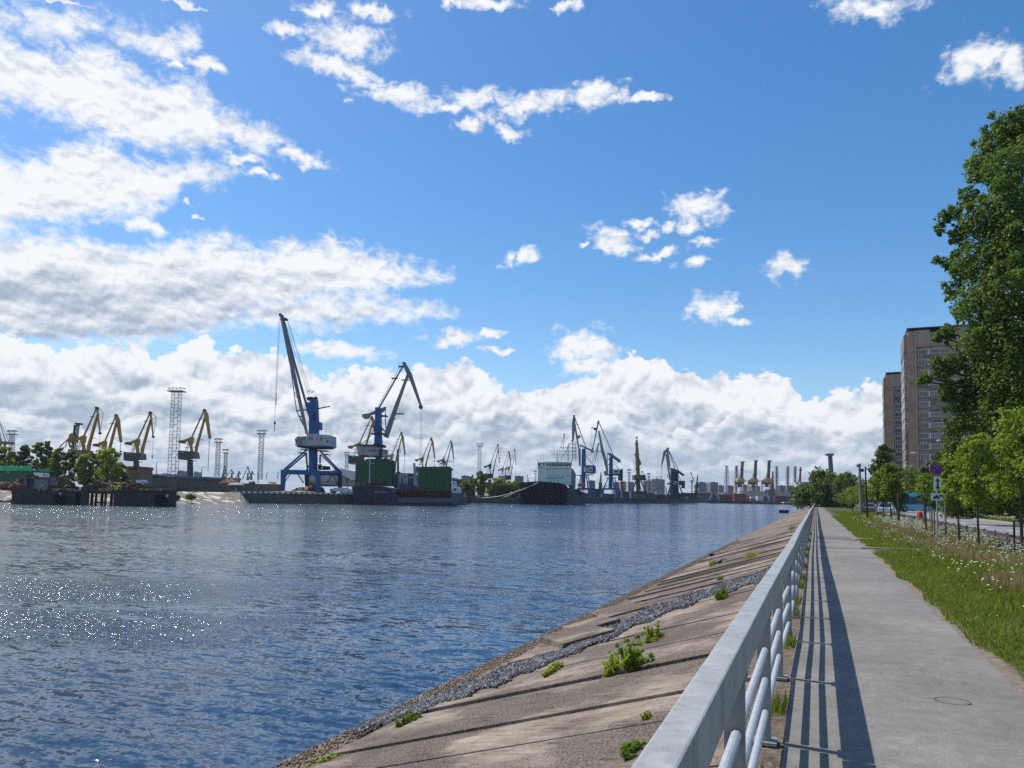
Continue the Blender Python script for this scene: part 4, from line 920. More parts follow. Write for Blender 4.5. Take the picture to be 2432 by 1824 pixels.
# road works
flat('orange', (0.60, 0.16, 0.02)); flat('barrel_red', (0.45, 0.03, 0.02)); flat('road_blue', (0.02, 0.10, 0.42), 0.4)
q = G(2198, 74, 0); c_ = P(2198, 1211, 74); w = 5.2*74/F_
rw = thing('road_works_sign', 'orange triangular road works sign on the verge beside the bus', 'road sign', q)
mb = MB(); mb.prism([c_-RH*w-UP*w*0.9, c_+RH*w-UP*w*0.9, c_+UP*w], AW*0.03); mb.bar(c_-UP*w*1.2-RH*w*.5, c_+AW*.06, .03); build('plate', mb, 'orange', rw)
mb = MB(); mb.bar(q, c_+AW*0.05, 0.05); build('stand', mb, 'black_iron', rw)
q = G(2209, 70, 0); c_ = P(2209, 1209.3, 70); w = 5.6*70/F_
rw = thing('arrow_sign', 'small round blue sign with white diagonal arrow beside the bus', 'road sign', q)
mb = MB(); mb.disc(c_, AW, w, 0.03, 24); pl = build('plate', mb, 'road_blue', rw)
mb = MB(); d_ = (RH-UP*0.55).normalized(); mb.bar(c_-AW*0.03-d_*w*.7, c_-AW*0.03+d_*w*.55, w*.24, 0.02, up=AW); e = c_-AW*0.03+d_*w*.8; n_ = d_.cross(AW); mb.prism([e, e-d_*w*.5+n_*w*.3, e-d_*w*.5-n_*w*.3], AW*0.015); build('arrow', mb, 'sign_white', pl)
mb = MB(); mb.bar(q, c_+AW*0.05, 0.05); build('stand', mb, 'black_iron', rw)
q = G(2185, 80, 0); mb = MB(); mb.lathe(q, [(0.30, 0), (0.30, 0.02), (0.28, 0.3), (0.30, 0.33), (0.28, 0.36), (0.26, 0.62), (0.18, 0.66), (0.08, 0.72)], 12)
tag(build('safety_barrel', mb, 'barrel_red', loc=q), 'small red safety barrel left of the orange triangle sign', 'barrel')
q = G(2158, 66, 0); bp = thing('barrier', 'white barred barrier panel standing against the rusty fence', 'barrier', q)
mb = MB(); mb.box(q+UP*0.45, (0.30, 0.05, 0.08), math.atan2(RH.y, RH.x)); mb.box(q+UP*0.2, (0.30, 0.05, 0.08), math.atan2(RH.y, RH.x)); build('board', mb, 'sign_white', bp)
for s_ in (-1, 1): mb = MB(); mb.bar(q+RH*s_*0.13-UP*.05, q+RH*s_*0.13+UP*0.52, 0.05); build('leg', mb, 'sign_white', bp)
# ------------------------------------------------------------------ bus and cars
def paint(name, col, rough=0.28):
    m, t, b = newmat(name); b.inputs['Base Color'].default_value = (*col, 1); b.inputs['Roughness'].default_value = rough; b.inputs['Coat Weight'].default_value = 0.4; b.inputs['Coat Roughness'].default_value = 0.1; return m
paint('bus_blue', (0.02, 0.20, 0.42)); paint('bus_light', (0.10, 0.45, 0.60)); paint('white_paint', (0.60, 0.61, 0.62)); paint('grey_paint', (0.16, 0.17, 0.18)); glass('dark_glass', (0.012, 0.016, 0.02)); flat('tyre', (0.015, 0.015, 0.016), 0.8); flat('rim_grey', (0.3, 0.3, 0.31), 0.4, 0.6)
flat('tail_red', (0.35, 0.01, 0.01), 0.3)
def frame(o, yaw):                            # local axes: x forward, y left
    c, s = math.cos(yaw), math.sin(yaw); fx, fy = Vector((c, s, 0)), Vector((-s, c, 0))
    return lambda x, y, z: o+fx*x+fy*y+UP*z
def wheel(parent, L, x, y, r, sgn):
    mb = MB(); mb.tube([L(x, y, r), L(x, y-sgn*0.22, r)], r, 18); w_ = build('wheel', mb, 'tyre', parent)
    mb = MB(); mb.tube([L(x, y+sgn*0.012, r), L(x, y-sgn*0.05, r)], r*0.6, 14); build('rim', mb, 'rim_grey', w_)
def loft(secs, L):
    """secs: list of (x, outline [(y, z), ...]) lofted along x"""
    mb = MB(); n = len(secs[0][1])
    for x, o in secs: mb.v += [tuple(L(x, y, z)) for y, z in o]
    for i in range(len(secs)-1): mb.f += [(i*n+k, i*n+(k+1) % n, (i+1)*n+(k+1) % n, (i+1)*n+k) for k in range(n)]
    mb.f += [tuple(range(n)), tuple(range(len(secs)*n-1, (len(secs)-1)*n-1, -1))]
    return mb
bo = G(2197, 132, 0); yaw = math.atan2(RH.y, RH.x)-R_(20)
L = frame(bo, yaw); bus = thing('bus', 'light blue city bus crossing behind the young trees on the road', 'bus', bo)
hl, hw, H0, H1 = 5.6, 1.25, 0.32, 3.0
o_ = lambda w_, z0, z1: [(-w_, z0), (-w_, z1-0.25), (-w_+0.15, z1), (w_-0.15, z1), (w_, z1-0.25), (w_, z0)]
build('body', loft([(-hl, o_(hw-0.06, H0, H1-0.1)), (-hl+0.15, o_(hw, H0, H1)), (hl-0.3, o_(hw, H0, H1)), (hl, o_(hw-0.1, H0+0.05, H1-0.15))], L), 'bus_blue', bus)
build('lower_panel', loft([(-hl-0.01, [(-hw-0.012, 0.4), (-hw-0.012, 1.25), (hw+0.012, 1.25), (hw+0.012, 0.4)]), (hl-0.4, [(-hw-0.012, 0.4), (-hw-0.012, 1.25), (hw+0.012, 1.25), (hw+0.012, 0.4)])], L), 'bus_light', bus)
mb = MB(); mb.add([L(x, y, z) for z in (3.0, 3.28) for x, y in ((-2.6, -0.8), (1.0, -0.8), (1.0, 0.8), (-2.6, 0.8))], [(3, 2, 1, 0), (4, 5, 6, 7), (0, 1, 5, 4), (1, 2, 6, 5), (2, 3, 7, 6), (3, 0, 4, 7)]); build('roof_unit', mb, 'bus_light', bus)
for s_ in (-1, 1):
    for x in np.arange(-5.0, 4.4, 1.35):
        mb = MB(); mb.add([L(x+a, s_*(hw+d), z) for d in (-0.02, 0.016) for a, z in ((0, 1.42), (1.25, 1.42), (1.25, 2.5), (0, 2.5))], [(0, 1, 2, 3), (4, 5, 6, 7), (0, 1, 5, 4), (1, 2, 6, 5), (2, 3, 7, 6), (3, 0, 4, 7)]); build('window', mb, 'dark_glass', bus)
    mb = MB(); mb.add([L(x, s_*(hw+d), z) for d in (-0.02, 0.022) for x, z in ((4.35, 0.45), (5.25, 0.45), (5.25, 2.6), (4.35, 2.6))], [(0, 1, 2, 3), (4, 5, 6, 7), (0, 1, 5, 4), (1, 2, 6, 5), (2, 3, 7, 6), (3, 0, 4, 7)]); d_ = build('door', mb, 'bus_blue', bus)
    mb = MB(); mb.add([L(x, s_*(hw+d), z) for d in (0.0, 0.03) for x, z in ((4.5, 0.7), (5.1, 0.7), (5.1, 2.45), (4.5, 2.45))], [(0, 1, 2, 3), (4, 5, 6, 7), (0, 1, 5, 4), (1, 2, 6, 5), (2, 3, 7, 6), (3, 0, 4, 7)]); build('pane', mb, 'dark_glass', d_)
    wheel(bus, L, 3.4, s_*(hw+0.02), 0.48, s_); wheel(bus, L, -3.2, s_*(hw+0.02), 0.48, s_)
mb = MB(); mb.add([L(x, y, z) for x in (hl-0.02, hl+0.03) for y, z in ((-1.0, 1.2), (1.0, 1.2), (0.95, 2.6), (-0.95, 2.6))], [(0, 1, 2, 3), (4, 5, 6, 7), (0, 1, 5, 4), (1, 2, 6, 5), (2, 3, 7, 6), (3, 0, 4, 7)]); build('windscreen', mb, 'dark_glass', bus)
def car(name, label, o, yaw, body, Lc=4.4, w=0.9, hb=0.95, hr=1.6, van=False):
    L = frame(o, yaw); c = thing(name, label, 'car' if not van else 'van', o); h2 = Lc/2
    q = lambda w_, z0, z1: [(-w_, z0), (-w_-0.02, (z0+z1)/2), (-w_+0.06, z1), (w_-0.06, z1), (w_+0.02, (z0+z1)/2), (w_, z0)]
    build('body', loft([(-h2, q(w-0.12, 0.35, hb-0.1)), (-h2+0.2, q(w, 0.25, hb)), (h2-0.9, q(w, 0.25, hb)), (h2-0.15, q(w-0.05, 0.25, hb-0.2)), (h2, q(w-0.2, 0.35, hb-0.35))], L), body, c, smooth_=False)
    xr, xf = (-h2+0.1, h2-0.7) if van else (-h2+0.25, h2-1.5)
    build('roof', loft([(xr, q(w-0.1, hb-0.02, hb+0.05)), (xr+0.35, q(w-0.2, hb, hr)), (xf-0.6, q(w-0.2, hb, hr)), (xf+0.3, q(w-0.12, hb-0.02, hb+0.04))], L), body, c)
    mb = MB()
    for s_ in (-1, 1): mb.add([L(x, s_*(yw), z) for x, yw, z in ((xr+0.3, w-0.06, hb+0.08), (xf-0.1, w-0.06, hb+0.08), (xf-0.55, w-0.165, hr-0.1), (xr+0.5, w-0.165, hr-0.1))], [(0, 1, 2, 3)])
    build('side_window', mb, 'dark_glass', c)
    mb = MB(); mb.add([L(x, y, z) for x, y, z in ((xr-0.0, -w+0.2, hb+0.06), (xr-0.0, w-0.2, hb+0.06), (xr+0.30, w-0.3, hr-0.08), (xr+0.30, -w+0.3, hr-0.08))], [(0, 1, 2, 3)]); build('rear_window', mb, 'dark_glass', c)
    mb = MB(); mb.add([L(x, y, z) for x, y, z in ((xf+0.27, -w+0.2, hb+0.06), (xf+0.27, w-0.2, hb+0.06), (xf-0.5, w-0.3, hr-0.04), (xf-0.5, -w+0.3, hr-0.04))], [(0, 1, 2, 3)]); build('windscreen', mb, 'dark_glass', c)
    for s_ in (-1, 1):
        wheel(c, L, h2-0.85, s_*(w+0.01), 0.33, s_); wheel(c, L, -h2+0.8, s_*(w+0.01), 0.33, s_)
        mb = MB(); mb.box(L(-h2+0.02, s_*(w-0.22), hb-0.2), (0.08, 0.18, 0.14), yaw); build('tail_light', mb, 'tail_red', c)
    return c
car('parked_car', 'white estate car with dark rear window behind the young lime trees', G(2107, 100, 0), R_(80), 'white_paint', 4.3, 0.92, 0.95, 1.6)
car('parked_car', 'grey car half hidden left of the tall black pole', G(2064, 112, 0), R_(84), 'grey_paint', 4.3, 0.9, 0.9, 1.5)
car('white_van', 'white van behind the trees just right of the tall black pole', G(2074, 128, 0), R_(82), 'white_paint', 5.2, 1.0, 1.2, 2.4, True)
# ------------------------------------------------------------------ towers
m, t, b = newmat('tower_brick')
v = objco(t); z_ = nd(t, 'ShaderNodeSeparateXYZ', {0: v}).outputs[2]
n = tnoise(t, v, 0.5, 4.0, 0.6); pan = mth(t, 'FRACT', mth(t, 'MULTIPLY', z_, 1.333))
cc = mixc(t, smooth(t, pan, 0.06, 0.0, 0.0, 0.6), ramp(t, n, (0.3, (0.30, 0.18, 0.115)), (0.7, (0.47, 0.31, 0.21))), (0.07, 0.05, 0.04, 1)); t.links.new(cc, b.inputs['Base Color']); b.inputs['Roughness'].default_value = 0.9
dirty('tower_dark', (0.26, 0.215, 0.175), 0.7, 0.4, 0.9); dirty('tower_panel', (0.40, 0.31, 0.235), 0.7, 0.5, 0.9); flat('pipe_pale', (0.50, 0.40, 0.33)); flat('frame_white', (0.62, 0.63, 0.64)); glass('pane', (0.03, 0.038, 0.05))
flat('roof_dark', (0.03, 0.035, 0.05))
def tower(label, pxl, pyt, D, seedn, hid):
    """panel high-rise: corner pier, downpipe, window column, recessed loggia column, repeated to the right"""
    random.seed(seedn); s = D/F_; base = G(pxl, D, 0); top = P(pxl, pyt, D); H = top.z
    tw = thing('apartment_tower', label, 'apartment tower', base)
    ang = math.atan2(RH.y, RH.x)-R_(24); X = Vector((math.cos(ang), math.sin(ang), 0)); Y = Vector((-X.y, X.x, 0))
    def bx(name, mat, x0, x1, y0, y1, z0, z1, par=tw, mbx=None):
        mb = mbx or MB(); mb.add([base+X*x+Y*y+UP*z for z in (z0, z1) for x, y in ((x0, y0), (x1, y0), (x1, y1), (x0, y1))], [(3, 2, 1, 0), (4, 5, 6, 7), (0, 1, 5, 4), (1, 2, 6, 5), (2, 3, 7, 6), (3, 0, 4, 7)])
        return build(name, mb, mat, par) if mbx is None else None
    k = D/203.0*1.0; W0 = 26.0
    bx('wall', 'tower_brick', 0.9, W0, 0.0, 16, 0, H-1.4)
    bx('corner_pier', 'tower_brick', 0.55, 2.1, -0.9, 15, 0, H-0.4)
    bx('side_bay', 'tower_dark', -0.35, 0.6, -0.3, 14.5, 0, H-1.2)
    bx('attic', 'tower_panel', 2.1, 5.8, -0.55, 16, H-4.6, H-0.2); bx('attic', 'tower_panel', 5.8, 9.8, -0.25, 16, H-4.6, H-0.8); bx('attic', 'tower_panel', 9.8, W0, -0.5, 16, H-4.6, H+0.2)
    bx('roof', 'roof_dark', 0.4, W0+0.3, -1.0, 16.3, H-0.2 if False else H+0.2, H+0.5)
    mb = MB(); mb.tube([base+X*2.35-Y*0.75, base+X*2.35-Y*0.75+UP*(H-0.6)], 0.17, 8); build('downpipe', mb, 'pipe_pale', tw)
    fl = 2.78; nfl = int((H-5.0)/fl)
    for i in range(nfl):
        z0 = H-4.9-(i+1)*fl+0.1
        if z0 < 2: break
        off = 0
        for j, (x0, kindw) in enumerate(((3.0, 'w'), (5.9, 'l'), (10.6, 'w'), (13.6, 'l'), (18.0, 'w'), (21.0, 'l'))):
            if hid and j > 1: break
            if j > 3: break
            if kindw == 'w':
                fw = bx('window_frame', 'frame_white' if random.random() > 0.12 else 'tower_dark', x0, x0+2.15, -0.10, 0.2, z0+0.75, z0+2.35)
                mbp = MB()
                for a, b_ in ((0.12, 0.72), (0.80, 1.40), (1.48, 2.03)): bx('', '', x0+a, x0+b_, -0.13, 0.1, z0+0.87, z0+2.22, None, mbp)
                build('pane', mbp, 'pane', fw)
                bx('sill', 'tower_dark', x0-0.1, x0+2.3, -0.28, 0.1, z0+0.45, z0+0.66)
                bx('side_sash', 'frame_white', x0+2.25, x0+2.6, -0.45, 0.1, z0+0.7, z0+2.3)
            else:
                par_ = bx('balcony', 'tower_dark', x0-0.2, x0+3.9, -0.75, 0.1, z0-0.05, z0+1.0)
                glz = random.random() < 0.9
                fw = bx('glazing', 'frame_white' if glz and random.random() > 0.15 else 'tower_dark', x0-0.1, x0+3.8, -0.68, 0.1, z0+1.0, z0+2.25)
                mbp = MB(); q = 6
                for a in range(q): bx('', '', x0+a*0.64+0.0, x0+a*0.64+0.53, -0.71, 0.0, z0+1.1, z0+2.12, None, mbp)
                build('pane', mbp, 'pane', fw)
        # narrow glazed bay on the left side face
        fw = bx('side_window', 'frame_white' if random.random() > 0.3 else 'tower_dark', -0.45, 0.3, -0.36, 13.5, z0+0.9, z0+2.2)
        mbp = MB()
        for a in range(6): bx('', '', -0.48, 0.0, 0.3+a*2.2, 2.0+a*2.2, z0+1.05, z0+2.05, None, mbp)
        bx('', '', -0.35, 0.2, -0.39, 0.0, z0+1.02, z0+2.08, None, mbp)
        build('pane', mbp, 'pane', fw)
    return tw
tower('nearer and taller brown brick apartment tower with white window columns beside the big poplar', 2157, 786, 203, 3, False)
tower('farther and lower brown brick apartment tower left of the taller one', 2106, 889, 268, 4, True)
# ------------------------------------------------------------------ port across the river
random.seed(11)
ZA, ZB, ZC, ZD, ZE, ZF = Z(0, 900, 5.267), Z(400, 900, 5.267), Z(620, 720, 5.267), Z(620, 980, 6.9125), Z(800, 980, 6.9125), Z(1080, 980, 6.9125)
ZG, ZH, ZM, ZL = Z(1360, 980, 6.506), Z(1680, 1000, 6.9125), Z(0, 1080, 10.0545), Z(1380, 1120, 7.373)
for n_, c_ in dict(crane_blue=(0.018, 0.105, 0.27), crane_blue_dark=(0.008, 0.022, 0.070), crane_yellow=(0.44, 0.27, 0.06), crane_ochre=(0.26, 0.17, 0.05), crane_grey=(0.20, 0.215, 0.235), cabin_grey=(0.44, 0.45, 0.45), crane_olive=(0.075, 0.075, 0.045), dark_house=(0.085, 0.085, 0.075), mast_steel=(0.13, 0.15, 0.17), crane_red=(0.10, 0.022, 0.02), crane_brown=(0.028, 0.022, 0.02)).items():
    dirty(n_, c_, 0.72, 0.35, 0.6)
dirty('rope_dark', (0.05, 0.05, 0.055)); dirty('quay_wall', (0.115, 0.12, 0.10), 0.5, 0.25, 0.9); dirty('quay_top', (0.24, 0.21, 0.17), 0.5, 0.15, 0.95, streak=False)
dirty('port_soil', (0.16, 0.13, 0.10), 0.5, 0.08, 0.95, streak=False); dirty('concrete_wall', (0.14, 0.14, 0.12), 0.5, 0.2, 0.9, rust=0.3)
dirty('pier_dark', (0.055, 0.055, 0.055), 0.45, 0.4, 0.85); flat('tyre_yellow', (0.42, 0.30, 0.05)); dirty('hull_navy', (0.022, 0.032, 0.055), 0.7, 0.2, 0.5); dirty('hull_band', (0.055, 0.045, 0.055), 0.7, 0.3, 0.7)
dirty('hull_grey', (0.075, 0.095, 0.13), 0.7, 0.25, 0.5); dirty('hull_black', (0.007, 0.007, 0.010), 0.7, 0.2, 0.6, spec=0.15); dirty('hatch_green', (0.018, 0.105, 0.040), 0.8, 0.2, 0.6); dirty('hold_red', (0.10, 0.035, 0.025), 0.5, 0.3, 0.8, rust=0.5)
dirty('mint_paint', (0.66, 0.76, 0.66), 0.85, 0.15, 0.55, rust=0.12); flat('ship_white', (0.66, 0.67, 0.66)); flat('lifeboat_orange', (0.60, 0.10, 0.02)); dirty('roof_white', (0.62, 0.63, 0.64), 0.85, 0.1, 0.6); dirty('wall_pale', (0.30, 0.31, 0.32), 0.8, 0.1, 0.8)
dirty('roof_green', (0.10, 0.42, 0.22), 0.8, 0.3, 0.5); dirty('wall_green', (0.015, 0.12, 0.075), 0.8, 0.3, 0.6); dirty('roof_red', (0.25, 0.03, 0.03), 0.7, 0.5); dirty('wall_ochre', (0.20, 0.15, 0.09), 0.7, 0.4); dirty('scrap_rust', (0.14, 0.075, 0.045), 0.35, 1.2, 0.9, streak=False)
dirty('timber', (0.42, 0.25, 0.14), 0.5, 1.0, 0.9, streak=False); dirty('timber_dark', (0.11, 0.075, 0.05), 0.4, 1.2, 0.9, streak=False); dirty('container_red', (0.20, 0.04, 0.035), 0.7, 0.3); dirty('container_blue', (0.02, 0.055, 0.14), 0.7, 0.3); dirty('container_white', (0.50, 0.51, 0.50), 0.8, 0.3); dirty('container_maroon', (0.075, 0.03, 0.035), 0.6, 0.3)
dirty('city_grey', (0.15, 0.175, 0.22), 0.8, 0.03, 0.9); dirty('city_dark', (0.085, 0.10, 0.14), 0.8, 0.03, 0.9); dirty('silo_beige', (0.30, 0.26, 0.20), 0.8, 0.08, 0.8); dirty('silo_grey', (0.20, 0.22, 0.26), 0.85, 0.08, 0.8); flat('grey_panel', (0.16, 0.19, 0.22)); flat('stripe_dark', (0.10, 0.03, 0.035)); flat('rope_pale', (0.45, 0.47, 0.40))  # city tones carry distance haze, painted in as a bluish fade
dirty('boat_blue', (0.015, 0.045, 0.12), 0.7, 0.3); flat('hat_yellow', (0.6, 0.35, 0.05))
# land, quays, banks ---------------------------------------------------------------
def land(name, label, pts, ztop, zbot, mt='quay_wall', mtop='port_soil', k='structure'):
    mb = MB(); n = len(pts); mb.add([(x, y, ztop) for x, y in pts], [tuple(range(n))]); o = build(name, mb, mtop)
    mb = MB(); mb.add([(x, y, z) for x, y in pts for z in (ztop-0.004, zbot)], [(2*i, 2*i+1, (2*i+3) % (2*n), (2*i+2) % (2*n)) for i in range(n)])
    w = build('wall', mb, mt, o); kind(o, k, label); return o
g2 = lambda px, D: tuple(G(px, D, PZ))[:2]
far = [g2(2500, 2600), g2(2300, 5000), g2(-600, 5000)]
ground_port = land('port_ground', 'flat port ground behind the quays', [g2(-700, 188), g2(-200, 186), g2(570, 226), g2(805, 236), g2(1000, 262), g2(1105, 272), g2(1112, 356), g2(1385, 372), g2(1390, 430), g2(1655, 600), g2(1658, 760), g2(1925, 700)] + far, PZ, WZ-1, 'quay_wall', 'port_soil')
# sloping paved bank on the left shore
m, t, b = newmat('bank_slabs'); v = objco(t); n1 = tnoise(t, v, 0.5, 5.0, 0.7); cell = nd(t, 'ShaderNodeTexVoronoi', {'Vector': nd(t, 'ShaderNodeMapping', {0: v, 3: (0.35, 0.9, 1), 2: (0, 0, R_(30))}).outputs[0], 'Scale': 1.0}).outputs['Color']
cs_ = nd(t, 'ShaderNodeSeparateColor', {0: cell}).outputs[0]
t.links.new(mixc(t, smooth(t, cs_, 0.68, 0.72), ramp(t, n1, (0.35, (0.10, 0.085, 0.06)), (0.65, (0.27, 0.22, 0.17))), (0.52, 0.49, 0.43, 1)), b.inputs['Base Color']); b.inputs['Roughness'].default_value = 0.9
mb = MB(); A = [(-700, 188), (-200, 186), (100, 196), (570, 225.5)]
vv = []
for px, D in A: vv += [tuple(G(px, D, PZ-0.05)), tuple(G(px, D-14, WZ-0.3))]
mb.add(vv, [(2*i, 2*i+1, 2*i+3, 2*i+2) for i in range(3)])
e = [tuple(G(570, 225.5, PZ-0.05)), tuple(G(570, 211.5, WZ-0.3)), tuple(G(597, 227, WZ-0.3))]; mb.add(e, [(0, 1, 2)])
kind(build('far_bank', mb, 'bank_slabs'), 'structure', 'sloping paved bank of the far shore')
# quay deck with white-marked coping along the berth
def coping(name, label, pts, zt, dotsz, mat_, dot_mat, step, n0=0):
    mb = MB(); q = [Vector((*g2(px, D), zt)) for px, D in pts]
    for a, b_ in zip(q[:-1], q[1:]): mb.bar(a, b_, 0.5, 0.35, up=UP)
    o = build(name, mb, mat_); kind(o, 'structure', label)
    mb = MB()
    for a, b_ in zip(q[:-1], q[1:]):
        n = max(1, int((b_-a).length/step)); d = (b_-a).normalized(); nr = Vector((d.y, -d.x, 0)); 
        if nr.dot(FH) > 0: nr = -nr
        for i in range(n): c = a.lerp(b_, (i+0.5)/n)+nr*0.27; mb.box(c-UP*0.02, (dotsz, 0.12, dotsz*0.6), math.atan2(d.y, d.x))
    build('marks', mb, dot_mat, o)
coping('quay_edge', 'quay edge with a row of white marks', [(545, 225.3), (805, 235.3), (1000, 261.3), (1105, 271)], PZ+0.1, 0.85, 'quay_top', 'ship_white', 1.55)
coping('quay_edge', 'far quay edge with pale bumpers', [(1390, 429), (1655, 598)], PZ+0.1, 1.6, 'quay_wall', 'quay_top', 4.5)
# ------------------------------------------------------------------ builder in photo pixels at a given distance
class Ctx:
    def __init__(s, name, label, cat, z, D, base, group=None, gz_=PZ, scale=1.0):
        s.z, s.D, s.k = z, D, D/F_
        bx, by = z(*base); r = G(bx, D, gz_) if gz_ is not None else P(bx, by, D); s.t = thing(name, label, cat, r, group)
        a, b_ = z(0, 0), z(1, 0); s.u = (b_[0]-a[0])*s.k          # metres per unit of the given coordinates
        s.gz = gz_
    def p(s, x, y, dy=0.0, z=None):
        q = P(*s.z(x, y), s.D) + FH*dy
        if z is not None: q.z = z
        return q
    EACH = ('portal_leg', 'pylon_leg', 'leg', 'cross_beam', 'anchor', 'brace', 'window', 'bridge_window', 'porthole', 'portal_frame', 'cargo_boom')
    def beams(s, name, mat, L, par=None, dy=0.0, dep=None, tube=False):
        if name in s.EACH and len(L) > 1: return [s.beams(name, mat, [e], par, dy, dep, tube) for e in L][0]
        """L: (x1, y1, x2, y2, w1[, w2[, dy1, dy2]]) widths in drawing units"""
        mb = MB()
        for e in L:
            x1, y1, x2, y2, w1 = e[:5]; w2 = e[5] if len(e) > 5 else w1; d1 = e[6] if len(e) > 6 else 0; d2 = e[7] if len(e) > 7 else d1
            a, b_ = s.p(x1, y1, dy+d1), s.p(x2, y2, dy+d2)
            if tube: mb.tube([a, b_], [w1*s.u/2, w2*s.u/2], 12)
            else: mb.bar(a, b_, w1*s.u, (dep or w1*s.u), w2*s.u, (dep or w2*s.u))
        return build(name, mb, mat, par or s.t)
    def poly(s, name, mat, pts, th, par=None, dy=0.0):
        mb = MB(); mb.prism([s.p(x, y, dy-th/2) for x, y in pts], FH*th); return build(name, mb, mat, par or s.t)
    def polys(s, name, mat, Ls, th, par=None, dy=0.0):
        if name in s.EACH and len(Ls) > 1: return [s.polys(name, mat, [e], th, par, dy) for e in Ls][0]
        mb = MB()
        for pts in Ls: mb.prism([s.p(x, y, dy-th/2) for x, y in pts], FH*th)
        return build(name, mb, mat, par or s.t)
    def rect(s, name, mat, R, th, par=None, dy=0.0): return s.polys(name, mat, [[(x0, y0), (x1, y0), (x1, y1), (x0, y1)] for x0, y0, x1, y1 in R], th, par, dy)
    def lattice(s, name, mat, x1, y1, w1, x2, y2, w2, n, ch, br, depth=True, par=None):
        """four-chord lattice between two points, widths across"""
        A, B = s.p(x1, y1), s.p(x2, y2); d = (B-A).normalized(); side = d.cross(FH).normalized(); mb = MB()
        def cn(tt, i):
            o = A.lerp(B, tt); w = (w1+(w2-w1)*tt)*s.u/2; sx, sy = ((-1, -1), (1, -1), (1, 1), (-1, 1))[i]
            return o+side*sx*w+(FH*sy*w if depth else Vector((0, 0, 0)))
        for i in range(4 if depth else 2): mb.bar(cn(0, i), cn(1, i), ch*s.u)
        for k in range(n):
            t0, t1 = k/n, (k+1)/n
            for i in range(4 if depth else 1):
                j = (i+1) % 4 if depth else 1
                mb.bar(cn(t0, i) if k % 2 == 0 else cn(t0, j), cn(t1, j) if k % 2 == 0 else cn(t1, i), br*s.u); mb.bar(cn(t1, i), cn(t1, j), br*s.u)
        return build(name, mb, mat, par or s.t)
    def col(s, name, mat, x, y0, r0, y1, r1, par=None, x1=None, n=14):
        return s.beams(name, mat, [(x, y0, x if x1 is None else x1, y1, 2*r0, 2*r1)], par, tube=True)
    def disc(s, name, mat, x, y, r, th, par=None, dy=0.0):
        mb = MB(); mb.disc(s.p(x, y, dy), FH, r*s.u, th, 18); return build(name, mb, mat, par or s.t)
    def rail(s, mb, x0, y0, x1, y1, h, dy):
        a, b_ = s.p(x0, y0, dy), s.p(x1, y1, dy)
        for q in (h, h/2): mb.bar(a+UP*q, b_+UP*q, 0.06)
        n = max(2, int((b_-a).length/1.5))
        for i in range(n+1): c = a.lerp(b_, i/n); mb.bar(c, c+UP*h, 0.06)
